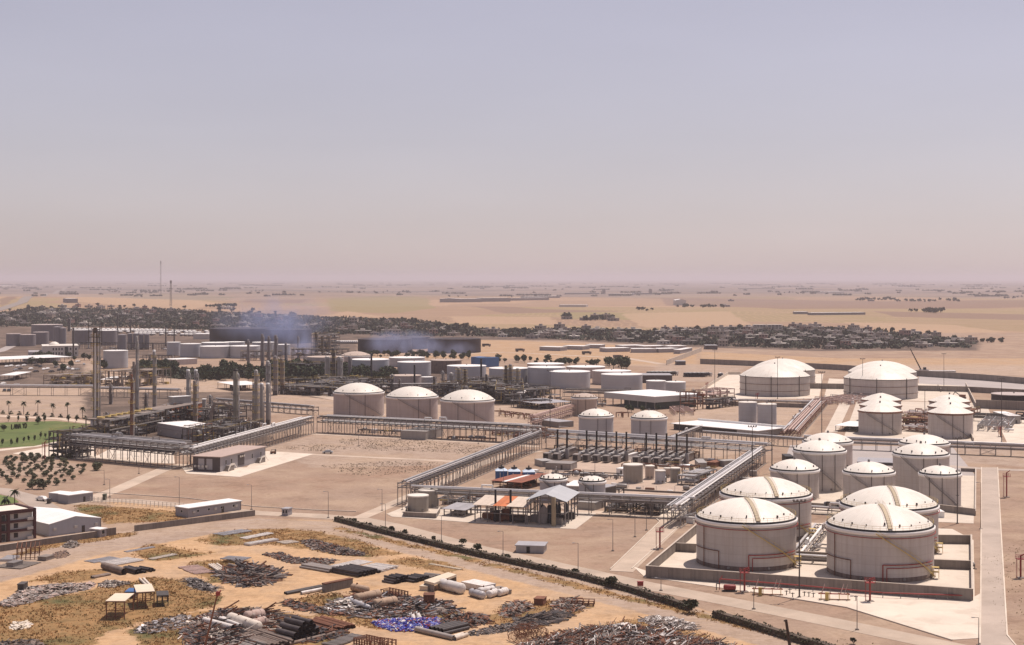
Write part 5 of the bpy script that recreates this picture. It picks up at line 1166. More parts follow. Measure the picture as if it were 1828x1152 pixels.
# small fittings on the plain sheds
for nm in ('warehouse', 'low_block', 'plant_house', 'low_block.001'):
    o = C.objects.get(nm)
    if o is None: continue
    w = [c for c in o.children if c.name.startswith('wall') and not c.name.startswith('wall_rib')][0]; xs = [v.co.x for v in w.data.vertices]; ys = [v.co.y for v in w.data.vertices]; zs = [v.co.z for v in w.data.vertices]; L_, y_, h_ = max(xs), min(ys), min(max(zs), 3.9)
    MB().box(L_ * .62, y_ - .06, 0, L_ * .62 + 1.1, y_ - .003, 2.2).build('door', M_DARK, o)
    MB().tube((L_ - .2, y_ - .12, 0), (L_ - .2, y_ - .12, h_), .08, 6).build('downpipe', M_STEEL, o); MB().beam((0, y_ - .16, h_ - .08), (L_, y_ - .16, h_ - .08), .14).build('gutter', M_STEEL, o) if nm != 'warehouse' else None
    am = MB().box(-.5, -.4, 0, .5, 0, .8).mesh('air_conditioner', M_CREAM)
    for f in (.1, .5, .9): ob('air_conditioner', am, o, (L_ * f, y_ - .01, h_ * .45))
# hut in gravel lot
t, L, y0, y1 = gbox('site_hut', (921,987), (970.6,988.5), (924,980), 2.1, 'low grey hut with sagging flat roof alone on the gravel lot', M_SHEET, M_SHEET, cat='hut', ribs=True)
MB().box(L * .38, y0 - .12, .1, L * .5, y0 - .06, 2.0).build('door', M_BLACK, t)
# flat-roofed hall
loc, rz, L, dp = fr((1080,723), (1168.7,732), (1217.8,723)); t = thing('loading_hall', 'big open hall with deep white fascia roof behind the small tan tank', 'hall', loc, rz); y0, y1 = min(0, dp), max(0, dp)
MB().box(-.5, y0 - .5, 4.6, L + .5, y1 + .5, 8.2).build('fascia', mat('fascia_sheet', (.47,.45,.43), .6, var=.05, streak=.1), t); MB().box(-.4, y0 - .4, 8.2, L + .4, y1 + .4, 8.35).build('roof', M_WSHEET, t)
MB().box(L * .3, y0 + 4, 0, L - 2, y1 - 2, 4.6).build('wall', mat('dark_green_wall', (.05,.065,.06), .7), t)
pm_ = MB().box(-.25, -.25, 0, .25, .25, 4.6).mesh('post', M_STEEL)
for i in range(7):
    for y in (y0, y1): ob('post', pm_, t, (L * i / 6, y, 0))
# long low pale roof
loc, rz, L, dp = fr((1196,767), (1352.5,781.5), (1214,758.5)); t = thing('long_canopy', 'very long pale canopy on a dark base in front of the blue-grey tanks', 'canopy', loc, rz); y0, y1 = min(0, dp), max(0, dp)
for i in range(12): MB().box(L * i / 12, y0, 3.2, L * (i + .99) / 12, y1, 3.5).build('roof_sheet', M_WSHEET, t)
MB().box(1, y0 + 2, 0, L * .75, y1 - 1, 3.2).build('wall', M_DARK, t); MB().box(L * .76, y0 + 1, 0, L * .98, y1 - 1, 3.2).build('wall', M_SHEET, t)
MB().box(0, y1 - .8, 3.5, L, y1, 4.6).build('roof_upstand', M_WSHEET, t)
# dark building behind small flat tanks, tanker loading
gbox('pump_house', (1146,684), (1200,684), (1148,677), 6, 'dark flat building behind the two small flat tanks', M_DWALL, M_SHEET)
gbox('low_block', (1010,884), (1036,885), (1012,874), 3.4, 'white-roofed block between the two white-rimmed small tanks', M_GWALL, M_WSHEET, wins=[('f', .3, .8), ('f', .7, .8)], ww=2)
gbox('low_block', (1078,893), (1100,888), (1070,887), 4.4, 'dark plant room with pale roof right of the white-rimmed tank', M_DARK, M_SHEET)
# white villa with dome
t, L, y0, y1 = gbox('villa', (76,637), (140,636), (78,627), 11, 'white two-storey villa with a low dome, left of the tall lattice column', M_CREAM, M_WHITE, wins=[('f', f, z) for f in (.3, .38, .46, .54, .78, .86, .93) for z in (1.8, 6.4)], ww=1.6, wh=2.6)
MB().dome(L * .34, (y0 + y1) / 2, 11.3, 6, 3.6, 24, 5).build('dome', M_WHITE, t); MB().box(L * .62, y0 - .5, 0, L * .71, y0 - .1, 10).build('glazed_bay', M_GLASS, t)
MB().box(-14, y0 + 1, 0, 0, y1, 5).build('side_wing', M_GWALL, t)
# blue boxes
for A_, B_, C_, lb in (((848,655),(867,656),(850,648),'left one of two deep blue boxes above the right black stack'), ((868,655),(882,654),(870,648),'right one of two deep blue boxes above the right black stack')):
    box_thing('blue_container', A_, B_, C_, 8.5, M_BLUE, lb, 'container', M_BLUE, over=.1)
# site camp of low white sheds
for i, (x0, y0_, x1, y1_, lb) in enumerate([(963,626,1000,627,'pale fence-like shed at the left of the camp'),(1005,624,1040,625,'second pale shed from the left of the camp'),(1045,622,1072,622.5,'low pale shed at the back of the camp'),
    (1083,629,1125,628,'brightest white shed in the front of the camp'),(1112,624,1150,623,'white shed behind the brightest one'),(1128,630,1172,630,'long white shed in the middle front of the camp'),
    (1150,625,1190,624,'white shed behind the long middle one'),(1176,630,1212,629,'white shed right of the long middle one'),(1196,625,1226,624,'rear white shed before the slanting wall'),(1214,632,1236,628,'short white shed at the right of the camp')]):
    gbox('camp_shed', (x0, y0_), (x1, y1_), (x0 + 5, y0_ - 3.2), 4.2, lb, M_GWALL, M_WSHEET, cat='shed')
gbox('gatehouse', (1208,652), (1224,652), (1209,648.5), 3.5, 'dark gatehouse on the grey tanker yard', M_DWALL, M_SHEET)
gbox('gatehouse', (1260,624), (1281,624), (1261,620), 4.5, 'dark flat house at the top of the slanting wall', M_DWALL, M_SHEET)
gbox('farmhouse', (40,645), (90,646), (42,640), 4, 'long low roofed shed by the left tanks', M_GWALL, M_SHEET)
gbox('shed', (312,652), (352,650), (314,645), 5, 'pinkish shed with white roof by the dark grove', M_SH2, M_WSHEET)
gbox('shed', (345,606), (374,606), (346,600), 7, 'pale box building left of the first sooty tank', M_CREAM, M_WSHEET)
# far factory halls, long sheds, white concrete frame houses
for A_, B_, C_, h, lb in [((785,540),(822,540),(790,535),12,'left saw-roofed factory hall on the plain'),((822,540),(860,539.5),(826,534),12,'middle factory hall on the plain'),((860,539),(911,538.5),(864,533),13,'right factory hall on the plain'),
    ((913,537),(980,536),(916,533),9,'long dark shed right of the factory halls'),((998,549),(1046,549),(1003,545),6,'long white-roofed farm shed alone in the field'),((940,533),(1000,532),(943,530),7,'far pale shed beyond the factory halls'),
    ((1008,526),(1070,525),(1010,522),9,'far white warehouse row left of two grey towers'),((1128,526),(1195,525),(1130,522),9,'far white warehouse row right of two grey towers'),((1086,528),(1130,527.5),(1088,524),10,'far grey hall between two grey towers'),
    ((1206,545),(1225,545),(1208,541),16,'farm hall with white ridge among trees'),((1318,517),(1380,516.5),(1320,514.5),8,'far greenhouse strip, white, on the hazy plain'),((1468,524),(1507,523.5),(1470,521),8,'far greenhouse strip right of the first'),
    ((1450,563),(1545,562),(1453,558),5,'long dark cattle shed in the golden field'),((1419,561),(1442,561),(1421,557),5,'short dark barn left of the cattle shed'),((0,513),(20,512),(2,508),14,'farm buildings on the hill at the left edge'),
    ((122,541),(139,541),(123,537),11,'dark house beside the highway on the hill'),((1590,508),(1612,508),(1591,506),10,'faint white shed in the haze at the right'),((1180,503),(1230,502.6),(1182,501.5),12,'faint white sheds almost lost in the haze')]:
    gbox('far_hall', A_, B_, C_, h, lb, M_SILO if 'dark' in lb or 'grey' in lb or 'factory' in lb else M_CREAM, M_WSHEET, rise=(h * .2 if 'ridge' in lb or 'saw' in lb else 0))
for px, lb in ((1078, 'left distant grey tower over the white warehouses'), (1161, 'right distant grey tower over the white warehouses')):
    column(px, 527, 7, 517, lb, M_SILO, 2, False, 'tower', 'grain_tower')
for A_, B_, lb in (((1345,592),(1368,592),'left unfinished white concrete frame house above the village'), ((1370,592),(1397,592),'right unfinished white concrete frame house above the village')):
    loc, rz, L, dp = fr(A_, B_, (A_[0] + 2, A_[1] - 4)); z0 = g(*A_).z; t = thing('frame_house', lb, 'house', (loc[0], loc[1], z0), rz)
    for z in (3, 6.5, 10): MB().box(0, 0, z, L, 10, z + .7).build('floor_slab', M_WHITE, t)
    pm_ = MB().box(-.4, -.4, 0, .4, .4, 10).mesh('pillar', M_WHITE)
    for i in range(5):
        for y in (.4, 9.6): ob('pillar', pm_, t, (L * (.02 + .96 * i / 4), y, 0))
    MB().box(1, 3, 0, L - 1, 9, 9.9).build('wall', M_SILO, t)
# dark tank ring and building plot at right
tank(1810, 975, 14, 8.6, .4, 'flat', 'dark brown flat tank cut by the right edge of the picture', shell=M_MAROON, roof=M_SH2, nm='storage_tank')
# masts and poles
def pole(px, yb, yt, label, kind='lamp', group=None, m=None):
    p = g(px, yb); h = (yb - yt) * p.y / F; t = thing('lamp_post' if kind == 'lamp' else 'mast', label, 'lamp post' if kind == 'lamp' else 'mast', (p.x, p.y, p.z), 0, group)
    r = .11 if kind == 'lamp' else .22
    MB().lathe(0, 0, [(r, .2), (r * .55, h)], 8).build('shaft', m or (M_STEEL if kind == 'lamp' else M_DARK), t); MB().box(-.4, -.4, 0, .4, .4, .3).build('base', M_WALLC, t)
    if kind == 'lamp':
        MB().beam((0, 0, h), (-1.1, -.3, h + .15), .09).build('arm', M_STEEL, t); MB().box(-1.7, -.45, h + .05, -1.0, -.15, h + .22).build('lamp_head', M_GALV, t)
    else:
        MB().box(-1.6, -.1, h - .2, 1.6, .1, h).build('crossarm', M_DARK, t); fm = MB().box(-.25, -.2, 0, .25, .15, .5).mesh('floodlight', M_STEEL)
        for i in range(4): ob('floodlight', fm, t, (-1.5 + i, 0, h))
        if h > 18: MB().box(-.5, -.5, h * .33, .5, .5, h * .33 + .15).build('step_plate', M_DARK, t)
    return t
for px, yb, yt, lb in [(1427,1067,895,'tall floodlight mast on the apron between the front tanks'),(1378,845,716,'tall mast left of the blue-grey pair foreground, by the pipe rack'),(1343,868,762,'tall mast beside the diagonal shining rack'),
    (1709,935,783,'tall mast in front of the narrow domed tank'),(1467,790,665,'tall dark mast amid the pink pipe bundle'),(1388,712,638,'thin mast before the left ringed tank'),(1540,712,641,'thin mast before the right ringed tank'),
    (1685,692,632,'mast in the field beyond the building plot'),(1276,695,625,'mast at the tanker yard'),(982,775,662,'dark mast before the grey flat tanks'),(1651,782,696,'mast between the two files of faceted tanks'),
    (1788,790,676,'mast at the right beside the sloping wall'),(421,812,746,'pale mast in the rack beside the white-roofed box'),(1213,775,700,'thin mast at the pink frame')]:
    pole(px, yb, yt, lb, 'mast')
for i, (px, yb, yt, lb) in enumerate([(788,968,921,'in front of the beige shed'),(898,990,949,'left of the low hut'),(1032,1023,970,'right of the low hut on the lot edge'),(1094,984,928,'alone on the gravel lot'),(1133.5,959,900,'at the upper gravel lot'),(1154,947,905,'at the corner near the red tower'),
    (186,866,840,'beside the diagonal pale track'),(196,888,856,'behind the fence at the left'),(320,903,852,'on the gravel near the low block'),(449,910,866,'by the end of the grey boundary wall'),(586,925,878,'where the hedge begins'),(682,912,874,'left one of a pair by the track'),
    (718,911,867,'right one of a pair by the track'),(688,943,900,'rising from the start of the hedge'),(1180,1055,1032,'short one before the dike corner'),(1345.6,1088,1048,'on the gravel below the apron'),(1530,1125,1065,'in front of the long apron'),(1747,1153,1103,'at the bottom by the straight road'),
    (1751,945,862,'beside the straight road'),(248,846,815,'on the brown lot under the rack'),(452,820,790,'by the end of the control building'),(1062,845,818,'at the generators'),(640,797,772,'before the long rack'),(854,793,765,'below the right domed tank'),(899,880,838,'above the rusty shelter'),(847,855,830,'by the diagonal rack')]):
    pole(px, yb, yt, 'slim lamp post ' + lb, 'lamp', 'slim lamp posts')
# lattice radio masts
def lattice(px, yb, yt, label, w=3.0):
    p = g(px, yb); h = (yb - yt) * p.y / F; t = thing('radio_mast', label, 'radio mast', (p.x, p.y, p.z)); n = int(h / 6)
    c = [(w / 2, w / 2), (-w / 2, w / 2), (-w / 2, -w / 2), (w / 2, -w / 2)]
    for a in c: MB().beam((*a, 0), (a[0] * .5, a[1] * .5, h), .5).build('leg', M_STEEL, t)
    m = MB()
    for k in range(n):
        z0, z1 = h * k / n, h * (k + 1) / n; s0, s1 = 1 - .5 * k / n, 1 - .5 * (k + 1) / n
        for i in range(4):
            a, b = c[i], c[(i + 1) % 4]; m.beam((a[0] * s0, a[1] * s0, z0), (b[0] * s1, b[1] * s1, z1), .3); m.beam((a[0] * s0, a[1] * s0, z0), (b[0] * s0, b[1] * s0, z0), .3)
    m.build('bracing', M_STEEL, t); MB().box(-2.5, -.6, h * .9, 2.5, .6, h).build('antenna_panel', M_GALV, t) if w > 2.5 else None
lattice(287, 528, 466, 'tall thin radio mast standing against the sky', 5)
lattice(305, 547, 501, 'shorter lattice mast right of the tall radio mast', 4.5)
# foam monitors (red towers)
def monitor(px, yb, yt, label):
    p = g(px, yb); h = (yb - yt) * p.y / F; t = thing('monitor_tower', label, 'fire monitor tower', (p.x, p.y, 0), .1, 'red fire monitor towers')
    MB().box(-.9, -.9, 0, .9, .9, .25).build('base', M_WALLC, t); MB().tube((0, 0, .2), (0, 0, h * .8), .26, 12).build('column', M_RED, t)
    MB().box(-1.1, -1.0, h * .8, 1.1, 1.0, h * .8 + .12).build('platform', M_RED, t); m = MB()
    for z in (.6, 1.1):
        for a, b in (((-1.1, -1), (1.1, -1)), ((1.1, -1), (1.1, 1)), ((1.1, 1), (-1.1, 1)), ((-1.1, 1), (-1.1, -1))): m.beam((*a, h * .8 + z), (*b, h * .8 + z), .07)
    for a in ((-1.1, -1), (1.1, -1), (1.1, 1), (-1.1, 1)): m.beam((*a, h * .8), (*a, h * .8 + 1.1), .07)
    m.build('handrail', M_RED, t); MB().tube((0, 0, h * .8), (0, 0, h * .97), .25, 10).tube((0, 0, h * .95), (.9, -.9, h * 1.05), .15, 8).build('nozzle', M_RED, t)
    m = MB()
    for s in (-.25, .25): m.beam((-1.15, s, 0), (-1.15, s, h * .85), .08)
    for k in range(int(h / .4)): m.beam((-1.15, -.25, k * .4), (-1.15, .25, k * .4), .06)
    m.build('ladder', M_RED, t)
for px, yb, yt, lb in [(1178,980,942,'red monitor tower beside the branch road'),(1329,1057,1014,'red monitor tower at the left of the front dike wall'),(1553,1074,1032,'red monitor tower at the right of the front dike wall'),(1797,888,842,'rusty red monitor tower right of the straight road'),
    (1822,1032,990,'red monitor tower at the right edge of the picture'),(80,823,788,'red monitor tower on the pale slab left of the rack'),(1262,700,683,'red monitor tower near the tanker yard'),(1786,780,762,'red monitor tower near the right pale tower'),(1352,716,702,'red monitor tower below the left ringed tank')]:
    monitor(px, yb, yt, lb)
# foam skid: red pump tank, valve stations
p = g(1302, 1056); t = thing('foam_pump', 'small red foam tank on a skid at the foot of the dike wall', 'pump', (p.x, p.y, 0), -.1)
MB().vessel((-1.2, 0, 1.1), (1.4, 0, 1.1), .75, 14).build('tank', M_RED, t); MB().box(-2, -.6, .05, 2, .6, .3).build('skid', M_DARK, t)
for s in (-1, 1): MB().box(s - .1, -.5, .3, s + .1, .5, .6).build('saddle', M_DARK, t)
MB().path([(-2.6, 0, .4), (-2.6, 0, 2.8), (-1.8, .6, 4)], .12).build('pipe', M_RED, t); MB().path([(-3.4, 0, .3), (-3.4, 0, 2.0), (-2.4, 0, 2.0)], .14).build('pipe', M_DARK, t)
ln = MB(); pp = [g(1284, 1042), g(1420, 1053), g(1575, 1067), g(1735, 1072.5)]
tl = thing('fire_main', 'long red fire water pipe along the front dike wall', 'pipe', tuple(pp[0]))
for i in range(3):
    a, b = pp[i] - pp[0], pp[i + 1] - pp[0]; MB().tube((a.x, a.y - .6, 1.4), (b.x, b.y - .6, 1.4), .17, 8).build('pipe', M_RED, tl)
    d = b - a; n = int(d.length / 4)
    for k in range(n): ob('pipe_support', MATS.setdefault('_ps', MB().box(-.08, -.08, 0, .08, .08, 1.3).mesh('pipe_support', M_STEEL)), tl, (a.x + d.x * k / n, a.y - .6 + d.y * k / n, 0))
def valve_station(px, py, label):
    p = g(px, py); t = thing('valve_station', label, 'valve station', (p.x, p.y, 0), -.12, 'valve stations along the dike wall')
    for x in (-3.4, -1.2, 1.2, 3.4): MB().path([(x, -1.2, 0), (x, -1.2, 1.5), (x, 1.2, 1.5)], .1).build('pipe', M_YEL, t)
    MB().tube((-4, -1.2, .35), (4, -1.2, .35), .14, 8).build('pipe', M_RUST, t); MB().tube((-4, .2, 1.5), (4, .2, 1.5), .16, 8).build('pipe', M_RED, t)
    for x in (-3.2, 1.6, 2.6): MB().beam((x, 0, 1.5), (x + .9, .6, 4.0), .16).build('sight_pole', M_PIPEP, t)
    MB().box(-2.4, -1.9, .0, -1.5, -1.2, 2.2).build('valve_cabinet', M_YEL, t)
    hm = MB().lathe(0, 0, [(.35, 0), (.4, .08), (.35, .1)], 10).mesh('hand_wheel', M_RED)
    for x in (-3.4, -1.2, 1.2, 3.4): ob('hand_wheel', hm, t, (x, -1.2, 1.9)); MB().beam((x, -1.2, 1.5), (x, -1.2, 1.95), .06).build('valve_stem', M_DARK, t)
valve_station(1370, 1062, 'left valve station with yellow pipes by the tall floodlight mast')
valve_station(1489, 1071, 'right valve station with yellow pipes near the right red tower')
for px, py in ((1404,1063),(1410,1060),(1436,1065),(1444,1066),(1452,1067),(1528,1073),(1415,1067)):
    p = g(px, py); t = thing('hydrant', 'small dark hydrant standing on the pale apron', 'hydrant', (p.x, p.y, 0), 0, 'dark hydrants on the apron')
    MB().tube((0, 0, 0), (0, 0, 1.3), .12, 8).build('body', M_DARK, t); MB().tube((-.5, 0, 1.1), (.5, 0, 1.1), .1, 8).build('outlet', M_DARK, t)
# crane on the building plot
p = g(1649, 668); t = thing('crawler_crane', 'crawler crane with long lattice boom behind the right silver dome', 'crane', (p.x, p.y, 0), 0)
MB().box(-3.5, -3, 1.2, 3.5, 3, 4).build('body', M_GWALL, t)
for s in (-1, 1): MB().box(-4, s * 3 - .6, 0, 4, s * 3 + .6, 1.3).build('track', M_BLACK, t)
m = MB(); q = g(1626, 668); bx2 = (1625 - 1649) / F * p.y; bh = (668 - 623) * p.y / F
for s in (-.7, .7):
    for zz in (-.6, .6): m.beam((-2, s, 3 + zz), (bx2, s * .4, bh + zz * .4), .3)
for k in range(24):
    f0, f1 = k / 24, (k + 1) / 24; s = 1 if k % 2 else -1
    m.beam((-2 + (bx2 + 2) * f0, s * .6, 3 + (bh - 3) * f0 + .5), (-2 + (bx2 + 2) * f1, -s * .6, 3 + (bh - 3) * f1 - .5), .25)
m.build('boom', M_DARK, t); MB().box(-1, -2.8, 4, 1.5, -1, 6).build('cab', M_GLASS, t)
# ---------------------------------------------------------------- vegetation
def leafmat(name, col, col2):
    m = mat(name, col, .9, var=.35, scale=.6, mix2=.6, col2=col2, scale2=.5); return m
M_LEAF = leafmat('dark_leaves', (.04, .055, .024), (.08, .095, .04)); M_OLIVE = leafmat('olive_leaves', (.12, .125, .075), (.19, .18, .12))
M_FARL = leafmat('far_leaves', (.038, .044, .026), (.07, .072, .045)); M_BARK = mat('bark', (.10, .075, .055), .9, var=.2)
M_HEDGE = leafmat('hedge_leaves', (.05, .052, .028), (.13, .10, .055)); M_DRY = leafmat('dry_bush', (.20, .14, .07), (.11, .095, .05))
def crown_mesh(seed, rx, rz_, zc, n, s, m, lobes=5):
    rr = random.Random(seed); b = MB(); L = [(rr.uniform(-.5, .5) * rx, rr.uniform(-.5, .5) * rx, zc + rr.uniform(-.35, .45) * rz_, rr.uniform(.45, .75)) for _ in range(lobes)]
    for i in range(n):
        c = rr.choice(L); u = Vector((rr.gauss(0, 1), rr.gauss(0, 1), rr.gauss(0, 1))).normalized() * (rr.random() ** .4)
        x, y, z = c[0] + u.x * rx * c[3], c[1] + u.y * rx * c[3], c[2] + u.z * rz_ * c[3]
        a = Vector((rr.gauss(0, 1), rr.gauss(0, 1), rr.gauss(0, .6))).normalized(); bb = a.cross(Vector((rr.gauss(0, 1), rr.gauss(0, 1), rr.gauss(0, 1)))).normalized(); q = s * rr.uniform(.6, 1.4)
        p = Vector((x, y, z)); b.add([tuple(p - a * q - bb * q * .6), tuple(p + a * q - bb * q * .5), tuple(p + a * q * .7 + bb * q), tuple(p - a * q * .8 + bb * q * .7)], [(0, 1, 2, 3)])
    return b.mesh('crown', m)
def trunk_mesh(h, r, lean=.2):
    b = MB(); b.tube((0, 0, -.1), (lean, .1, h * .6), r, 7, r * .7); 
    for a in (0, 2.1, 4.2): b.tube((lean, .1, h * .55), (lean + math.cos(a) * h * .35, .1 + math.sin(a) * h * .35, h * 1.05), r * .5, 5, r * .2)
    return b.mesh('trunk', M_BARK)
class Kind:
    def __init__(s, nm, m, rx, rz_, zc, n, sz, th, tr, k=3): s.nm = nm; s.c = [crown_mesh(i * 7 + len(nm), rx, rz_, zc, n, sz, m) for i in range(k)]; s.t = trunk_mesh(th, tr)
    def put(s, p, label, group, sc=1, cat='tree'):
        t = thing(s.nm, label, cat, tuple(p), R.random() * 6.28, group); t.scale = (sc,) * 3
        ob('crown', R.choice(s.c), t); ob('trunk', s.t, t); return t
olive = Kind('olive_tree', M_OLIVE, 1.7, 1.15, 1.35, 420, .22, 1.0, .13); big = Kind('tree', M_LEAF, 4.2, 3.6, 5.2, 420, .6, 4, .35)
small = Kind('village_tree', M_FARL, 4.6, 3.4, 4.4, 120, 1.1, 3, .4, 4); farm = Kind('far_tree', M_FARL, 7.0, 5.0, 6, 60, 2.2, 4, .6)
cyp = Kind('conifer', M_LEAF, .9, 1.9, 2.0, 160, .2, 1, .1); shr = Kind('clipped_shrub', M_HEDGE, .9, .7, .9, 200, .16, .6, .08)
THIRD = (', in its left part', ', in its middle', ', in its right part')
def scatter(P, n):
    X = [q[0] for q in P]; Y = [q[1] for q in P]; pts = [(R.uniform(min(X), max(X)), R.uniform(min(Y), max(Y))) for _ in range(n * 14)]
    a = np.array(pts); k = inpoly(a[:, 0], a[:, 1], P) > 0
    return [pts[i] for i in np.nonzero(k)[0][:n]]
# olive orchard rows
OP = GP([(-20,822),(20,818),(60,812),(130,820),(150,838),(182,832),(172,846),(140,852),(110,866),(60,872),(0,862),(-20,850)])
o0 = Vector(OP[0]); cnt = 0
for i in range(-4, 46):
    for j in range(-30, 30):
        x = o0.x - 10 + i * 3.9 + j * 1.2 + R.uniform(-1.3, 1.3); y = o0.y + 5 - i * 1.6 + j * 8 + R.uniform(-2.5, 2.5)
        if inpoly(np.array([x]), np.array([y]), OP)[0] > 0 and R.random() < .9 and cnt < 130:
            olive.put((x, y, 0), ('front' if y < o0.y - 55 else 'middle' if y < o0.y - 10 else 'back') + ' row grey-green olive tree in the orchard at the left', 'olive trees of the orchard at the left', R.uniform(.55, 1.0)); cnt += 1
olive.put(g(77.5,873), 'largest olive tree at the lower edge of the orchard', None, 1.7); olive.put(g(57,873), 'dark narrow tree just left of the largest olive', None, 1.3); olive.put(g(172,840), 'round olive tree at the right tip of the orchard', None, 1.5); olive.put(g(45,826), 'lone dark round tree above the orchard', None, 1.4)
# palms
def palm(px, yb, yt, label, sc=1, group=None, fr_=26):
    p = g(px, yb); h = (yb - yt) * p.y / F; t = thing('palm_tree', label, 'palm tree', (p.x, p.y, 0), R.random() * 6, group); cr = 1.5 * sc
    MB().tube((0, 0, 0), (.1, 0, h - cr * .6), .2, 8, .15).build('trunk', M_BARK, t); b = MB()
    for i in range(fr_):
        a = R.random() * 6.28; e = R.uniform(-.5, 1.2); pts = [(.1, 0, h - cr * .6)]
        for k in range(1, 4): f = k / 3; pts.append((.1 + math.cos(a) * cr * f, math.sin(a) * cr * f, h - cr * .6 + cr * (e * f - .75 * f * f)))
        for k in range(3):
            u, v = Vector(pts[k]), Vector(pts[k + 1]); s = Vector((-math.sin(a), math.cos(a), -.15)) * (.22 * cr * (1.0, .9, .5)[k]); s2 = Vector((-math.sin(a), math.cos(a), -.15)) * (.22 * cr * (.9, .5, .05)[k])
            b.add([tuple(u - s), tuple(u + s), tuple(v + s2), tuple(v - s2)], [(0, 1, 2, 3)])
    b.build('fronds', M_LEAF, t); return t
for px, yb, yt, lb in ((15.6,739,714,'first'),(42.3,740,715,'second'),(67.5,742,713,'third'),(94.7,744,719,'fourth'),(120.8,745,717,'fifth'),(147.3,747,725,'sixth, shortest')): palm(px, yb, yt, lb + ' tall palm from the left in the roadside row', 1.5, 'palms in a row along the far road')
palm(11, 903, 884, 'short palm on the little lawn by the office block', 1.5); palm(26, 904, 871, 'taller palm on the little lawn by the office block', 1.5)
for i in range(15):
    px = 5 + i * 14.7; py = 738.5 + i * .95; p = g(px, py); t = thing('planter', 'dark round planter bed in the row below the tall palms', 'planter', (p.x, p.y, 0), 0, 'round planter beds with young palms')
    MB().lathe(0, 0, [(1.5, 0), (1.3, .7), (.2, .8)], 14).build('bed', M_HEDGE, t)
    w = palm(px, py, py - 7.5, 'young bushy palm growing in a round planter', 1.0, 'young palms in the planters', 14)
# lawn: conifers, letters
for i, px in enumerate((15,32,48,68,80,122,136)): cyp.put(g(px, 753.5 + i * .35), 'small dark conifer on the far edge of the lawn', 'conifers on the far edge of the lawn', R.uniform(.9, 1.3))
for i, (px, py) in enumerate(((4,796),(20,795),(31,792.5),(42,791),(52,789),(62,787),(72,784.5),(81,783.5),(89,782))): cyp.put(g(px, py), 'small dark conifer on the near edge of the lawn', 'conifers on the near edge of the lawn', R.uniform(.8, 1.1))
big.put(g(7,770), 'small tree on the lawn left of the clipped letters', None, .42); big.put(g(68,758), 'small tree on the far edge of the lawn right of the letters', None, .45)
SEG = {'L': [(0,1,0,0),(0,0,.7,0)], 'A': [(0,0,.4,1),(.4,1,.8,0),(.2,.45,.6,.45)], 'N': [(0,0,0,1),(0,1,.7,0),(.7,0,.7,1)], 'Y': [(0,1,.35,.5),(.7,1,.35,.5),(.35,.5,.35,0)], 'D': [(0,0,0,1),(0,1,.5,.9),(.5,.9,.7,.5),(.7,.5,.5,.1),(.5,.1,0,0)]}
a, b = g(20.5, 767.5), g(50.5, 765.0); d = (b - a); Lw = d.length; d.normalize(); up = Vector((-d.y, d.x, 0)); txt = 'LANA YD'; cw = Lw / 6.9; x = 0; lh = 2.7
for ch in txt:
    if ch == ' ': x += cw * .55; continue
    t = thing('hedge_letter', 'dark clipped hedge letter %s on the green lawn' % ch, 'hedge letter', tuple(a + d * x + Vector((0, 0, .1))), math.atan2(d.y, d.x), 'clipped hedge letters on the lawn')
    if ch == 'A' and 'seenA' in MATS: t['label'] = 'second dark clipped hedge letter A on the green lawn'
    if ch == 'A': MATS['seenA'] = 1; 
    for s in SEG[ch]: MB().beam((s[0] * cw, 0, s[1] * lh + .2), (s[2] * cw, 0, s[3] * lh + .2), .34, .5).build('stroke', M_HEDGE, t)
    x += cw
# hedge
def hedge(px, label, w=3.0, h=2.1, gaps=()):
    p = GP(px); b = MB(); rr = random.Random(len(label)); a0 = p[0]; t = thing('hedge', label, 'hedge', (a0[0], a0[1], 0)); core = MB()
    for i in range(len(p) - 1):
        u, v = Vector(p[i]) - Vector(a0), Vector(p[i + 1]) - Vector(a0); L = (v - u).length; n = int(L * 26); dd = (v - u) / L; nn = Vector((-dd.y, dd.x)); 
        core.beam((u.x, u.y, h * .35), (v.x, v.y, h * .35), w * .55, h * .7)
        for k in range(n):
            f = rr.random(); ww = rr.uniform(-1, 1) * w * .5; q = u + (v - u) * f + nn * ww; hh = h * (1 - .35 * abs(ww / w * 2) ** 2) * (.85 + .25 * math.sin((u + (v - u) * f).x * .45) * math.sin(f * L * .9)); z = hh * rr.random() ** .45
            s = rr.uniform(.14, .34); aa = Vector((rr.gauss(0, 1), rr.gauss(0, 1), rr.gauss(0, 1))).normalized(); bb = aa.cross(Vector((rr.gauss(0, 1), rr.gauss(0, 1), 1))).normalized(); c = Vector((q.x, q.y, z))
            b.add([tuple(c - aa * s), tuple(c + bb * s), tuple(c + aa * s), tuple(c - bb * s * .8)], [(0, 1, 2, 3)])
    b.build('foliage', M_HEDGE, t, kind='stuff'); core.build('branches', M_BARK, t)
hedge([(600,930),(680,951),(840,990),(1032,1032),(1130,1058),(1232,1090)], 'long dark hedge between the dirt road and the perimeter road')
hedge([(1276,1101),(1340,1120),(1410,1142),(1500,1168)], 'shorter dark hedge continuing at the bottom right')
for px, py in ((632,935),(660,942),(700,950),(722,955),(775,966),(826,974),(853,990),(880,996),(906,1000),(1026,1028),(1090,1048),(1234,1088),(1523,1150)):
    shr.put(g(px, py), 'small round clipped shrub on the verge beside the long hedge', 'round shrubs along the hedge', R.uniform(.9, 1.4), 'shrub')
shr.put(g(1090,1050), 'roundest dark shrub before the branch road', None, 2.0, 'shrub')
shr.put(g(1233,1095), 'dark round shrub at the end of the long hedge', None, 2.2, 'shrub'); shr.put(g(852,985), 'small upright shrub by the perimeter road', None, 1.6, 'shrub')
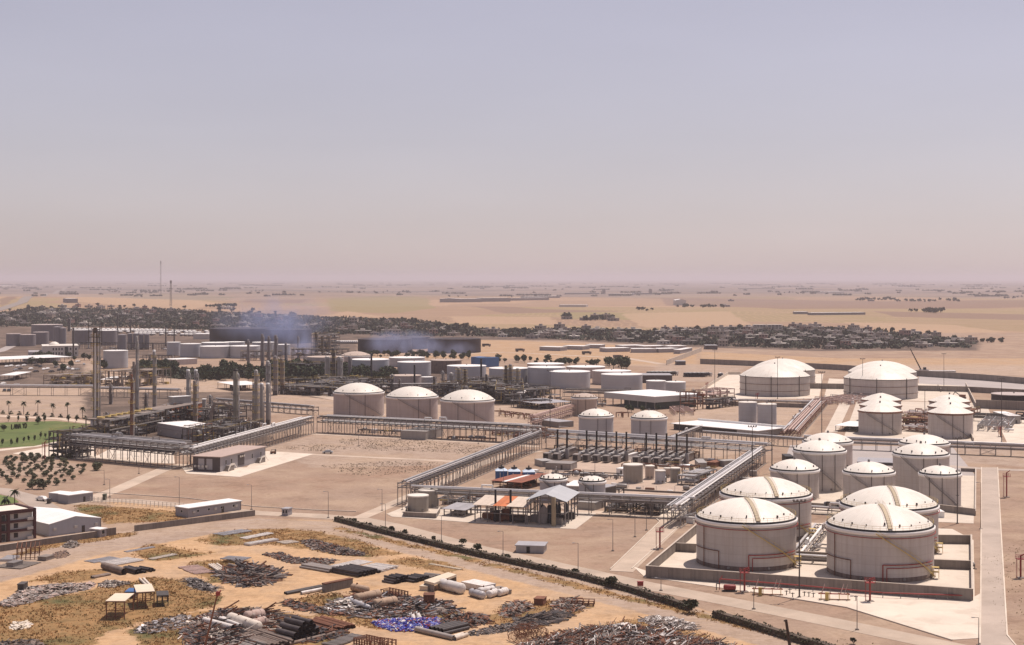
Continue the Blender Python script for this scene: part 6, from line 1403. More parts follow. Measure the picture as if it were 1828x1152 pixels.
# groves inside the works
def grove(px, n, kind, label, group, s0, s1, cat='tree'):
    q = scatter(GP(px), n); u = [x / y for x, y in q]; lo, hi = min(u), max(u)
    for x, y in q:
        w = THIRD[min(2, int(3 * (x / y - lo) / (hi - lo + 1e-9)))] if n > 20 else ''
        kind.put((x, y, tz(x, y)), label + w, group, R.uniform(s0, s1), cat)
grove([(478,678),(640,684),(655,672),(600,662),(480,660)], 60, big, 'dark green tree in the grove behind the process columns', 'trees of the grove behind the columns', .8, 1.35)
grove([(345,682),(478,684),(478,668),(400,660),(345,668)], 42, big, 'dark green tree in the grove right of the pinkish shed', 'trees of the grove by the pinkish shed', .7, 1.2)
grove([(228,672),(312,676),(312,660),(240,655)], 30, big, 'dark green tree beside the lone pale blue-grey tank', 'trees of the grove by the lone tank', .8, 1.2)
grove([(175,660),(190,662),(186,650),(172,650)], 5, big, 'dark tree left of the lone pale tank', 'trees left of the lone tank', .7, 1.0)
grove([(625,684),(705,688),(705,672),(640,666)], 24, big, 'dark tree in front of the green-stained tank', 'trees before the green-stained tank', .7, 1.1)
grove([(100,668),(170,660),(160,640),(60,640),(40,650)], 16, big, 'dark tree standing around the white villa', 'trees around the white villa', .6, 1.0)
grove([(1078,660),(1120,661),(1118,654),(1080,652)], 12, big, 'bushy tree in the clump behind the last big flat tank', 'trees in the clump behind the flat tanks', .9, 1.4)
grove([(880,648),(1080,655),(1080,651),(960,645),(885,644)], 44, big, 'scrubby tree in the row behind the grey flat tanks', 'trees in the row behind the flat tanks', .4, .85)
grove([(640,640),(850,644),(850,635),(640,634)], 55, big, 'greyish bush below the sooty tanks in the smoke', 'bushes below the sooty tanks', .45, .8)
grove([(985,743),(1190,740),(1190,734),(1150,733)], 5, big, 'dark bush in front of the flat-roofed hall', 'bushes before the flat-roofed hall', .35, .55)
# village and town beyond
M_HW = [mat('house_wall_sand', (.38, .31, .25), .9, var=.15), mat('house_wall_grey', (.25, .22, .205), .9, var=.15), mat('house_wall_rose', (.36, .22, .18), .9, var=.15), mat('house_wall_pale', (.52, .48, .43), .9, var=.1)]
M_HR = [mat('house_roof_grey', (.30, .26, .24), .9, var=.2), mat('house_roof_pale', (.55, .50, .45), .9, var=.15)]
def house_parts(w, d, h, wm, rm, k):
    b = [('wall', MB().box(-w / 2, -d / 2, -2, w / 2, d / 2, h).mesh('wall', wm)), ('roof', MB().box(-w / 2 - .3, -d / 2 - .3, h, w / 2 + .3, d / 2 + .3, h + .3).box(-w * .2, 0, h + .3, w * .1, d * .3, h + 2.3).mesh('roof', rm)),
         ('door', MB().box(-.7, -d / 2 - .08, 0, .7, -d / 2, 2.2).mesh('door', M_DARK))]
    wn = MB().box(-.9, -.08, 0, .9, 0, 1.5).mesh('window', M_GLASS); return b, wn, [(-w * .34, -d / 2, 1), (w * .34, -d / 2, 1)] + ([(-w * .34, -d / 2, 4.2), (0, -d / 2, 4.2), (w * .34, -d / 2, 4.2)] if h > 5 else []), k
HP = [house_parts(11, 9, 3.6, M_HW[0], M_HR[0], 0), house_parts(13, 8, 3.4, M_HW[1], M_HR[0], 1), house_parts(10, 9, 6.6, M_HW[0], M_HR[0], 2), house_parts(9, 8, 6.4, M_HW[2], M_HR[0], 3), house_parts(12, 9, 3.5, M_HW[3], M_HR[1], 4), house_parts(16, 6, 3.2, M_HW[1], M_HR[1], 5)]
def house(p, label, group, hp=None, sc=1, rz=None):
    parts, wn_, ws, k = hp or R.choice(HP); t = thing('house', label, 'house', tuple(p), R.uniform(-.6, .6) if rz is None else rz, group); t.scale = (sc,) * 3
    for nm, me in parts: ob(nm, me, t)
    for w in ws: ob('window', wn_, t, w)
    return t
HD = {0: 'low sand-coloured house', 1: 'low grey house', 2: 'two-storey sand-coloured house', 3: 'two-storey rosy house', 4: 'low pale house', 5: 'long low grey shed house'}
def village(poly, n, where):
    P = GP(poly); k = 0; used = []; us = [a / b for a, b in P]; ulo, uhi = min(us), max(us)
    for x, y in scatter(P, n * 3):
        if all(abs(x - a) > 13 or abs(y - b) > 12 for a, b in used):
            hp = R.choice(HP); used.append((x, y)); house((x, y, tz(x, y)), HD[hp[3]] + ' ' + where + THIRD[min(2, int(3 * (x / y - ulo) / (uhi - ulo)))].replace(', ', ' ').replace('its', 'the'), HD[hp[3]] + 's ' + where, hp, R.uniform(.95, 1.5)); k += 1
            if k >= n: break
    return used
V1 = [(860,602),(860,592),(1000,588),(1150,592),(1300,588),(1440,586),(1560,590),(1660,600),(1745,610),(1735,622),(1460,624),(1240,617),(1000,606)]
village(V1, 150, 'in the village behind the ringed tanks'); village([(-20,582),(-20,556),(120,545),(300,552),(620,575),(760,580),(860,592),(850,602),(620,598),(380,590),(200,582)], 125, 'in the town behind the sooty tanks')
def trees_in(poly, n, lab, grp, s0=.6, s1=1.15):
    grove(poly, n, small, lab, grp, s0, s1)
trees_in(V1, 155, 'dark tree among the village houses behind the ringed tanks', 'trees among the village houses')
trees_in([(-20,582),(-20,558),(60,548),(120,545),(300,548),(520,560),(620,572),(860,586),(870,600),(620,594),(380,586),(200,574)], 140, 'dark tree in the town behind the sooty tanks', 'trees in the town behind the sooty tanks', .7, 1.3)
# uncountable greenery that fills the village gardens
def greenery(polys, n, s, label, nm='undergrowth', hgt=2.6):
    rng_ = np.random.RandomState(len(label)); vs = []; fs = []
    for poly, m in zip(polys, n):
        P = GP(poly); xs = np.array(P); x = rng_.uniform(xs[:, 0].min(), xs[:, 0].max(), m * 3); y = rng_.uniform(xs[:, 1].min(), xs[:, 1].max(), m * 3)
        cl = np.sin(x / 23 + 2 * np.sin(y / 31)) + np.sin(y / 17 + x / 41) + rng_.uniform(-1, 1, len(x)); k = (inpoly(x, y, P) > 0) & (cl > -.5); x, y = x[k][:m], y[k][:m]; z = terr(x, y)
        for a, b, c in zip(x, y, z):
            for _ in range(3):
                u = rng_.normal(size=3); u /= np.linalg.norm(u); v = np.cross(u, rng_.normal(size=3)); v /= np.linalg.norm(v); q = s * rng_.uniform(.6, 1.3); o = np.array((a, b, c + hgt * rng_.uniform(.1, 1))) + rng_.normal(size=3) * s * .5
                i = len(vs); vs += [tuple(o - u * q), tuple(o + v * q), tuple(o + u * q), tuple(o - v * q)]; fs.append((i, i + 1, i + 2, i + 3))
    b = MB(); b.add(vs, fs); return b.build(nm, M_FARL, None, kind='stuff', label=label)
greenery([V1], [6500], 1.9, 'dark garden greenery filling the village behind the ringed tanks')
greenery([[(-20,584),(-20,562),(60,550),(140,552),(300,552),(430,560),(620,568),(690,572),(760,574),(860,588),(870,602),(640,600),(380,592),(200,584)]], [10500], 2.0, 'dark garden greenery filling the town behind the sooty tanks')
greenery([[(235,672),(345,678),(640,684),(645,668),(480,660),(345,662),(240,655)]], [5200], 1.7, 'undergrowth beneath the groves of the plant', hgt=2)
# clumps and lines of trees on the plain
for i, (x0, x1, y, n, s0, s1, where) in enumerate([(1206,1250,549,12,.5,.9,'around the farm hall with white ridge'),(1250,1290,549,12,.5,.9,'right of the farm hall'),(1125,1168,554,6,.5,.8,'in the three small clumps on the golden field'),(1008,1022,569,4,.8,1.1,'left of the lone dark farmstead'),
    (1038,1095,571,12,.6,1.1,'around the lone dark farmstead'),(1515,1600,536,26,.5,1.1,'in the long line on the right plain'),(1600,1715,538,24,.5,1.0,'at the right of the long line on the plain'),(1625,1680,558,14,.6,1.1,'in the short dark row in the right field'),
    (1740,1795,611,12,.35,.6,'along the field edge right of the village'),(225,330,522,34,.7,1.4,'on the hill below the tall radio mast'),(360,372,519,5,.6,.9,'in the small clump right of the masts'),(192,214,521,7,.6,1.0,'around the farm left of the masts'),
    (365,420,548,20,.5,.9,'around the pale block in the smoke'),(50,110,565,14,.4,.7,'beside the highway at the left'),(680,745,575,26,.5,.9,'on the knoll above the second sooty group'),(745,800,585,20,.4,.8,'on the slope below the knoll'),
    (560,760,522,26,.4,.9,'along the far side of the green hill'),(790,1000,530,16,.4,.8,'about the factory halls'),(1790,1828,532,8,.5,.9,'at the far right of the plain'),(1385,1490,524,20,.5,1.1,'in the hazy hedge line'),(440,470,520,6,.5,.9,'left of the green hill')]):
    for k in range(n):
        px = R.uniform(x0, x1); p = g(px, y + R.uniform(-1.6, 1.6)); (farm if p.y > 2800 else small).put(p, 'distant dark tree ' + where, 'distant trees ' + where, R.uniform(s0, s1) * (1.0 if p.y > 2800 else 1.4))
for lab, ys, n in (('thin hazy woods and hedgerows across the far plain', (506, 530), 260), ):
    rr = np.random.RandomState(5); b = MB()
    for i in range(n):
        y = ys[0] + (ys[1] - ys[0]) * rr.rand() ** 1.3; x = rr.uniform(-40, 1870); w = rr.uniform(4, 50) if rr.rand() < .5 else rr.uniform(3, 12)
        for k in range(int(w * 2)):
            p = g(x + rr.uniform(0, w), y + rr.uniform(-.25, .25)); s = rr.uniform(2, 6.5) * (p.y / 6000) ** .3
            for q in range(2):
                u = Vector(rr.normal(size=3)).normalized(); v = u.cross(Vector(rr.normal(size=3))).normalized(); c = p + Vector((0, 0, s * .6))
                b.add([tuple(c - u * s), tuple(c + v * s), tuple(c + u * s), tuple(c - v * s)], [(0, 1, 2, 3)])
    b.build('far_woods', M_FARL, None, kind='stuff', label=lab)
for x0, y, hp, where in [(1045,572,1,'of the lone dark farmstead, left'),(1062,571,2,'of the lone dark farmstead, middle'),(1083,571,2,'of the lone dark farmstead, right'),(1095,573,1,'outlying at the right of the dark farmstead'),(1305,538,1,'alone on the plain above the village'),(1295,548,5,'beside the trees of the farm hall'),(205,522,3,'on the hill left of the masts'),(1555,538,5,'by the long line of trees'),
    (400,552,4,'pale and block-like in the smoke'),(408,552,4,'pale and block-like at the right in the smoke'),(1430,592,2,'standing tall at the top of the village'),(1457,590,2,'with an upper room above the village'),(1525,596,1,'wide and dark at the village top'),(1012,570,1,'small beside the farmstead trees')]:
    house(g(x0, y), HD[hp] + ' ' + where, None, HP[hp], 1.5)
# ---------------------------------------------------------------- vehicles
def car_proto(col, nm):
    t = thing('parked_car', nm, 'car', (0, 0, 0)); b = MB(); pm = mat('car_paint_' + nm.split()[0], col, .35, var=.02)
    prof = [(-2.2, .35), (-2.25, .75), (-1.5, .95), (-.9, 1.45), (.9, 1.5), (1.5, 1.0), (2.2, .9), (2.25, .4)]
    vs = [(x, -.85 if z < 1.2 else -.68, z) for x, z in prof] + [(x, .85 if z < 1.2 else .68, z) for x, z in prof]; n = len(prof)
    b.add(vs, [tuple(range(n)), tuple(range(2 * n - 1, n - 1, -1))] + [(i, n + i, n + (i + 1) % n, (i + 1) % n) for i in range(n)]); b.build('body', pm, t)
    for s in (-1, 1):
        m = MB(); m.add([(-1.2, s * .80, 1.0), (1.3, s * .80, 1.02), (.8, s * .70, 1.42), (-.8, s * .70, 1.4)], [(0, 1, 2, 3)]); m.build('side_window', M_GLASS, t)
    m = MB(); m.add([(1.52, -.7, 1.02), (1.52, .7, 1.02), (.95, .62, 1.46), (.95, -.62, 1.46)], [(0, 1, 2, 3)]); m.build('windscreen', M_GLASS, t)
    wm = MB().tube((0, -.1, 0), (0, .1, 0), .33, 12).mesh('wheel', M_BLACK)
    for x in (-1.35, 1.4):
        for y in (-.8, .8): ob('wheel', wm, t, (x, y, .33))
    for y in (-.6, .6): ob('headlight', MB().box(-.03, -.15, 0, .03, .15, .15).mesh('headlight', M_WHITE), t, (2.24, y, .62))
    return t
def scene_car(px, py, col, label, rz, sc=1, group=None):
    t = car_proto(col, label); p = g(px, py); t.location = (p.x, p.y, .1); t.rotation_euler = (0, 0, rz); t.scale = (sc,) * 3
    if group: t['group'] = group
    return t
scene_car(75.5, 894.5, (.75, .73, .70), 'white off-road car parked on the curved road at the left', 2.6, 1.15)
scene_car(585, 810, (.40, .42, .43), 'silver car driving on the pale track across the gravel lot', 0.0, 1.1)
p = g(488, 811); t = thing('forklift', 'small dark red forklift beside the control building apron', 'forklift', (p.x, p.y, .1), .4)
MB().box(-1.4, -.7, .35, 1.0, .7, 1.2).build('body', M_RUST, t); MB().box(1.0, -.6, .1, 1.2, .6, 2.2).build('mast', M_DARK, t); MB().box(-.9, -.6, 2.0, .7, .6, 2.1).build('guard', M_DARK, t)
wm = MB().tube((0, -.12, 0), (0, .12, 0), .38, 12).mesh('wheel', M_BLACK)
for x in (-1, .7):
    for y in (-.75, .75): ob('wheel', wm, t, (x, y, .38))
for x, y in ((-.85, -.55), (.65, -.55), (-.85, .55), (.65, .55)): MB().beam((x, y, 1.1), (x, y, 2.0), .08).build('pillar', M_DARK, t)
protos = {}
for nm, col in (('white', (.72, .70, .68)), ('dark', (.03, .03, .035)), ('grey', (.25, .25, .26))):
    protos[nm] = scene_car(40, 655, col, nm + ' parked car under the open sky beside the long canopy', 1.5, 1.3, 'cars in the car park')
spots = [(px, py, c) for px, py, c in [(12,656,'white'),(20,655,'white'),(32,655.5,'white'),(43,654,'white'),(50,649,'white'),(55,660,'white'),(78,661,'white'),(85,660,'white'),(100,656,'grey'),(112,656,'dark'),(123,660,'grey'),(130,661,'white'),(138,661,'grey'),(120,658,'white'),(65,654,'dark'),(72,656,'dark'),
    (28,662,'grey'),(64,665,'dark'),(92,665,'dark'),(8,699,'dark'),(16,699,'dark'),(139,647,'white'),(6,687,'white'),(150,652,'grey'),(36,660,'dark'),(105,662,'dark'),(70,648,'grey'),(60,649,'white')]]
seen = set()
for px, py, c in spots:
    p = g(px, py)
    if c in seen: clone(protos[c], (p.x, p.y, .05), R.uniform(.9, 1.9))
    else: seen.add(c); protos[c].location = (p.x, p.y, .05)
def tanker(tm, cm, label, group):
    t = thing('tanker_truck', label, 'tanker truck', (0, 0, 0), 0, group)
    MB().vessel((-5, 0, 2.5), (3.4, 0, 2.5), 1.25, 14, .3).build('tank', tm, t); MB().box(-6, -1, .9, 6.4, 1, 1.25).build('chassis', M_DARK, t)
    c = MB().box(4.4, -1.2, .9, 6.6, 1.2, 3.4).build('cab', cm, t); MB().box(6.6, -1, 2.1, 6.63, 1, 3.1).build('windscreen', M_GLASS, c)
    wm = MB().tube((0, -.2, 0), (0, .2, 0), .5, 12).mesh('wheel', M_BLACK)
    for x in (-4.8, -3.5, -2.2, 5.2):
        for y in (-1.05, 1.05): ob('wheel', wm, t, (x, y, .5))
    for x in (-4, 2): MB().box(x - .2, -.9, 1.2, x + .2, .9, 1.6).build('saddle', M_DARK, t)
    return t
tw = tanker(M_WSHEET, M_WHITE, 'white tanker truck parked in the long rows behind the left tanks', 'white tanker trucks in the left lorry park')
first = True
for row, (ya, yb_, n, x0, x1) in enumerate([(592,594,26,178,372),(594.5,597,24,196,374),(589.5,591.5,22,112,300),(598,601,18,240,374)]):
    for i in range(n):
        if R.random() < .1: continue
        f = (i + .5) / n; p = g(x0 + (x1 - x0) * f, ya + (yb_ - ya) * f)
        if first: tw.location = (p.x, p.y, 0); tw.rotation_euler = (0, 0, 1.25); first = False
        else: clone(tw, (p.x, p.y, 0), 1.25 + R.uniform(-.05, .05))
for i in range(13):
    p = g(596 + i * 3.6, 613.5); clone(tw, (p.x, p.y, 0), 1.3, 'white tanker truck in the short row left of the second sooty group', group='white tankers left of the second sooty group')
tb = tanker(M_BLACK, M_WHITE, 'black tanker truck with white top in the left row of the grey yard', 'black tankers in the left row')
MB().box(-5, -.7, 3.72, 3.4, .7, 3.80).build('top_walkway', M_WSHEET, tb)
p = g(1163, 671); tb.location = (p.x, p.y, .1); tb.rotation_euler = (0, 0, .7)
for i in range(1, 6): p = g(1163 + i * 7.4, 671); clone(tb, (p.x, p.y, .1), .7)
for i in range(5): p = g(1229 + i * 7.8, 673); clone(tb, (p.x, p.y, .1), .7, 'black tanker truck with white top in the right row of the grey yard', group='black tankers in the right row')
p = g(1286, 674); clone(tb, (p.x, p.y, .1), 1.2, 'dark tanker truck standing alone beside the yard mast', group='')
for px, py, lb in ((868,619,'dark tipper truck parked right of the second sooty group'),(928,628,'dark truck crossing the sandy plain'),(1047,633,'dark lorry by the camp road'),(1103,640,'lorry at the yard entrance')):
    p = g(px, py); t = thing('truck', lb, 'truck', (p.x, p.y, 0), .3)
    MB().box(-5, -1.3, 1.1, 3, 1.3, 3.6).build('box_body', M_DARK, t); MB().box(3.3, -1.2, .8, 5.4, 1.2, 3.2).build('cab', M_BRN, t)
    wm = MB().tube((0, -.2, 0), (0, .2, 0), .55, 10).mesh('wheel', M_BLACK)
    for x in (-4, -2.6, 4.2):
        for y in (-1.1, 1.1): ob('wheel', wm, t, (x, y, .55))
p = g(1718, 712); t = thing('excavator', 'dark excavator on the reddish building plot', 'excavator', (p.x, p.y, 0), 2.6)
MB().box(-2, -1.3, 1, 2, 1.3, 2.8).build('body', M_RUST, t)
for s in (-1, 1): MB().box(-2.3, s * 1.3 - .35, 0, 2.3, s * 1.3 + .35, .95).build('track', M_BLACK, t)
MB().beam((1.5, 0, 2.2), (5, 0, 4.6), .5).beam((5, 0, 4.6), (7, 0, 1.4), .4).build('arm', M_DARK, t); MB().box(6.4, -.6, .6, 7.6, .6, 1.6).build('bucket', M_DARK, t)
# site barracks rows at the right, pipes stacked
for i in range(9):
    p = g(1657 + i * 5.6, 667.5); t = thing('site_cabin', 'white site cabin in the row beside the crane', 'cabin', (p.x, p.y, 0), 0, 'white cabins beside the crane')
    MB().box(-1.5, -3, 0, 1.5, 3, 2.7).build('wall', M_CREAM, t); MB().box(-1.6, -3.1, 2.7, 1.6, 3.1, 2.85).build('roof', M_WSHEET, t)
for i in range(8):
    p = g(1760 + i * 12, 676 + i * .5); t = thing('girder', 'white steel girder lying slantwise on the grey yard', 'girder', (p.x, p.y, 0), .75, 'white girders on the grey yard')
    MB().box(-8, -.4, .3, 8, .4, .5).build('flange', M_CREAM, t); MB().box(-8, -.1, .5, 8, .1, 1.3).build('web', M_CREAM, t); MB().box(-8, -.4, 1.3, 8, .4, 1.5).build('flange', M_CREAM, t)
# ---------------------------------------------------------------- the scrapyard
M_PDK = mat('dark_coated_pipe', (.06, .05, .05), .6, var=.3, scale=.5); M_PGR = mat('old_grey_pipe', (.20, .155, .13), .8, var=.25, scale=.5, mix2=.5, col2=(.16, .09, .06), scale2=.7)
M_PLT = mat('pale_old_pipe', (.62, .55, .47), .7, var=.15, scale=.5, mix2=.3, col2=(.35, .24, .17)); M_TNV = mat('tan_rusted_vessel', (.38, .27, .19), .8, var=.2, scale=.4, mix2=.6, col2=(.2, .11, .07), scale2=.6)
M_SGAL = mat('zinc_sheet', (.42, .41, .42), .5, metal=.25, var=.12, scale=.3, mix2=.3, col2=(.3, .24, .2)); M_BLT = mat('bright_blue_plastic', (.045, .05, .30), .5, var=.3); M_BLT2 = mat('light_blue_plastic', (.16, .20, .45), .5, var=.3)
M_WST = mat('weathered_white_steel', (.66, .62, .58), .6, var=.12, scale=.4, mix2=.35, col2=(.36, .28, .22), scale2=.5); M_PKV = mat('pinkish_vessel', (.46, .34, .29), .7, var=.15, scale=.5, mix2=.4, col2=(.25, .14, .1))
M_CREAMP = mat('cream_slab', (.62, .53, .41), .9, var=.1)
def pipes(A, B, Cc, n, high, r, m, label, group, nm='scrap_pipe', z=0, hollow=True, jit=.4, cat='pipe'):
    """a laid stack: every pipe is its own thing; A-B is the pipe axis, C gives the side it spreads to"""
    loc, rz, L, dp = fr(A, B, Cc); me = MB(); me.tube((0, 0, 0), (L, 0, 0), r, 10, caps=False)
    if hollow: me.tube((.02, 0, 0), (L - .02, 0, 0), r * .86, 10, caps=False)
    k = me.k; sh = me.mesh(nm, m); s = abs(dp) / max(1, n - 1) if n > 1 else 0; s = max(s, 2.02 * r); sg = 1 if dp > 0 else -1; o0 = None
    for lv in range(high):
        for i in range(max(1, n - lv)):
            y = sg * (s * (i + .5 * lv)); o = ob(nm, sh, None, (loc[0] - math.sin(rz) * y + math.cos(rz) * R.uniform(-jit, jit), loc[1] + math.cos(rz) * y + math.sin(rz) * R.uniform(-jit, jit), z + r + lv * 1.76 * r), rz + R.uniform(-.02, .02) * (jit > 0))
            tag(o, label, cat, group)
def sheets(A, B, Cc, n, m, label, layers=1, gap=.05, th=.12, z=.05, group=None, ribs=4):
    loc, rz, L, dp = fr(A, B, Cc); w = abs(dp) / n; sg = 1 if dp > 0 else -1; b = MB(); b.box(0, 0, 0, L, w - gap, th)
    for i in range(ribs): b.box(0, (w - gap) * (i + .2) / ribs, th, L, (w - gap) * (i + .6) / ribs, th + .1)
    sh = b.mesh('sheet', m)
    for l in range(layers):
        for i in range(n):
            y = w * i if sg > 0 else -w * (i + 1); o = ob('metal_sheet', sh, None, (loc[0] - math.sin(rz) * y + R.uniform(-.3, .3), loc[1] + math.cos(rz) * y + R.uniform(-.2, .2), z + l * (th + .12)), rz + R.uniform(-.015, .015))
            tag(o, label, 'metal sheet', group or label)
def vessel(A, B, r, m, label, z=None, ends=None, bands=2):
    a, b = g(*A), g(*B); z = r if z is None else z; d = b - a; L = d.length; t = thing('scrap_vessel', label, 'vessel', (a.x, a.y, 0), math.atan2(d.y, d.x))
    MB().vessel((0, 0, z), (L, 0, z), r, 18, .45).build('shell', m, t)
    for i in range(bands): x = L * (i + .6) / bands; MB().tube((x - .08, 0, z), (x + .08, 0, z), r + .05, 18).build('band', ends or m, t)
    MB().tube((L * .3, 0, z + r * .8), (L * .3, 0, z + r + .35), .22, 10).build('nozzle', ends or M_RUST, t)
    for x in (L * .2, L * .8): MB().box(x - .15, -r * .8, 0, x + .15, r * .8, max(z - r * .6, .2)).build('saddle', M_RUST, t)
    return t
def heap(px, n, hmax, mats, label, size=(.6, 2.6), thick=(.04, .22), kinds='tbp', nm='scrap_heap', mound=True, seed=1, ang=None):
    P = GP(px); rr = random.Random(seed * 31 + len(label)); a = np.array(P); X0, Y0, X1, Y1 = a[:, 0].min(), a[:, 1].min(), a[:, 0].max(), a[:, 1].max()
    b = MB(); c = Vector(P[0])
    def prof(x, y): return float(np.clip(inpoly(np.array([x]), np.array([y]), P)[0] / 4.0, 0, 1)) if 0 else 0
    q = np.array([(rr.uniform(X0, X1), rr.uniform(Y0, Y1)) for _ in range(n * 4)]); d = inpoly(q[:, 0], q[:, 1], P); w = min(X1 - X0, Y1 - Y0) * .28 + .5
    lump = .6 + .4 * np.sin(q[:, 0] * .55 + seed) * np.cos(q[:, 1] * .4 + seed * 2)
    k = np.nonzero(d > -.4)[0][:n]
    for i in k:
        x, y = q[i]; hz_ = hmax * min(1, max(0, d[i] / w)) ** .6 * lump[i]; z = hz_ * rr.random() ** .5 + .08; b.mat(rr.randrange(len(mats)))
        L = rr.uniform(*size); th = rr.uniform(*thick); an = rr.uniform(0, 6.28) if ang is None else rr.gauss(*ang); dz = rr.gauss(0, .22) * (1 if hz_ > .3 else .1)
        p = (x, y, z); r_ = (x + math.cos(an) * L, y + math.sin(an) * L, max(z + dz * L, .05)); kd = rr.choice(kinds)
        if kd == 't': b.tube(p, r_, th, 6)
        elif kd == 'b': b.beam(p, r_, th * 1.6, th * 1.2)
        elif kd == 'p':
            s = min(L * .5, rr.uniform(.3, .9)); t1 = Vector((math.cos(an), math.sin(an), rr.uniform(-.4, .4))); t2 = Vector((-math.sin(an), math.cos(an), rr.uniform(-.5, .5))); c0 = Vector(p); f = rr.uniform(.4, 1)
            v = [c0 - t1 * s - t2 * s * f, c0 + t1 * s - t2 * s * f, c0 + t1 * s * rr.uniform(.7, 1) + t2 * s * f, c0 - t1 * s + t2 * s * f]; v = [Vector((u.x, u.y, max(u.z, .04))) for u in v]
            vv = [tuple(u) for u in v] + [(u.x, u.y, u.z + .06) for u in v]; b.add(vv, [(3, 2, 1, 0), (4, 5, 6, 7), (0, 1, 5, 4), (1, 2, 6, 5), (2, 3, 7, 6), (3, 0, 4, 7)])
        elif kd == 'c': b.cbox(x, y, 0 if z < .5 else z - .3, L * .5, L * .35, th * 2 + .1, an)
        elif kd == 'r':
            R_ = L * .5; pts = [(x + R_ * math.cos(u), y, z + R_ + R_ * math.sin(u)) for u in [math.pi * 2 * j / 9 for j in range(10)]]; b.path(pts, .05, 4)
    if mound:
        nx = ny = 26; xs = np.linspace(X0, X1, nx); ys = np.linspace(Y0, Y1, ny); XX, YY = np.meshgrid(xs, ys); dd = inpoly(XX.ravel(), YY.ravel(), P).reshape(XX.shape)
        ZZ = np.where(dd > 0, hmax * .62 * np.clip(dd / w, 0, 1) ** .6 * (.6 + .4 * np.sin(XX * .55 + seed) * np.cos(YY * .4 + seed * 2)) * (.75 + .25 * np.sin(XX * 2.3) * np.cos(YY * 1.9)), -.25)
        vs = [(float(x), float(y), float(z)) for x, y, z in zip(XX.ravel(), YY.ravel(), ZZ.ravel())]; b.mat(len(mats)); b.add(vs, [(j * nx + i, j * nx + i + 1, (j + 1) * nx + i + 1, (j + 1) * nx + i) for j in range(ny - 1) for i in range(nx - 1)], True)
    return b.build(nm, list(mats) + [mat('scrap_dirt', (.15, .095, .065), .95, var=.4, scale=.8, mix2=.6, col2=(.055, .04, .032), scale2=1.2)], None, kind='stuff', label=label)
DK = (M_PDK, M_DARK, M_RUST, M_PGR); MIXM = (M_RUST, M_PGR, M_DARK, M_DARK, M_SGAL, M_BRN, M_RUST, M_PDK)
# sheets and slabs laid out flat
sheets((168,1006),(214,998),(176,998), 4, M_SGAL, 'ridged zinc sheet in the thin row left of the big pale panels')
sheets((207,1010),(256,1001),(190,1003), 6, M_WST, 'big ridged pale panel lying before the dry grass', z=.1)
sheets((229,987),(279,978),(228,984), 3, M_SGAL, 'long narrow zinc sheet beside dry grass, upper left')
sheets((272,1000),(316,991),(270,997), 3, M_PLT, 'pale plank-like sheet right of the big pale panels')
sheets((398,957),(450,949),(396,951), 3, M_SGAL, 'long zinc sheet at the top of the yard')
sheets((440,963),(489,953),(438,959), 2, M_WST, 'white girder-like sheet near the road fork'); sheets((445,975),(497,966),(444,971), 2, M_WST, 'white ridged sheet below the girder-like one', th=.5)
sheets((506,972),(533,969),(512,966), 3, M_PLT, 'pale sheet at the left end of the fittings strip')
sheets((393,1003),(434,1006),(380,996), 4, M_SGAL, 'blue-grey sheet stacked over the pipe jumble', z=.8)
sheets((347,1026),(383,1022),(340,1011), 6, M_PIPEP, 'reddish plank left of the pipe jumble')
sheets((592,1011),(620,1015),(648,1001), 4, M_WST, 'pale ridged panel in the stack by the dark pipes')
sheets((640,1016),(680,1022),(652,1006), 6, M_WST, 'pale ridged panel in the stack above the skip', layers=3)
sheets((765,1008),(820,1018),(768,1006), 1, M_CREAMP, 'long cream plank lying in the dry grass by the road')
sheets((575,1152),(600,1156),(640,1136), 8, M_PIPEG, 'long grey and rusty plate at the bottom of the yard', layers=2)
sheets((-10,1013),(38,1016),(-5,1000), 2, M_WALLC, 'grey concrete slab near the rusty frame'); sheets((0,1003),(22,1003),(0,995), 1, M_SGAL, 'grey trough at the left edge', th=.6)
# pipes
pipes((186,1016),(222,1027),(188,1015), 1, 1, 1.0, M_PGR, 'wide open-ended grey pipe lying alone', None)
pipes((167,1034),(197,1028),(166,1032), 3, 1, .35, M_PGR, 'short weathered pipe left of the wide open-ended one', 'short weathered pipes')
pipes((218,1020),(240,1026),(226,1016), 4, 2, .38, M_PDK, 'short dark pipe in the small pile right of the wide one', 'short dark pipes in the small pile')
pipes((238,1019),(262,1023),(244,1014), 3, 2, .3, M_PDK, 'thin dark pipe at the right of the small pile', 'thin dark pipes by the small pile')
pipes((373,1010),(390,1021),(382,1006), 4, 1, .32, M_PLT, 'white pipe lying beside the pipe jumble', 'white pipes beside the jumble')
pipes((249,1036),(264,1050),(257,1035), 2, 1, .35, M_PLT, 'pale beam lying in the dry grass', 'pale beams in the dry grass')
pipes((536,1014),(588,1023),(549,1009), 7, 2, .30, M_PIPEG, 'long slim grey pipe in the left laid row', 'slim grey pipes of the left laid row')
pipes((592,1022),(640,1031),(606,1011), 7, 2, .40, M_PDK, 'long dark pipe in the stack above the steel skip', 'dark pipes above the skip')
pipes((682,1040),(703,1044),(690,1030), 6, 3, .34, M_PDK, 'dark pipe in the left bundle near the concrete portal', 'dark pipes of the left bundle'); pipes((716,1037),(742,1041),(722,1028), 6, 2, .34, M_PDK, 'dark pipe in the middle bundle near the concrete portal', 'dark pipes of the middle bundle')
pipes((745,1033),(772,1036),(750,1026), 5, 2, .26, M_PIPEG, 'thin grey pipe in the right bundle near the concrete portal', 'grey pipes of the right bundle')
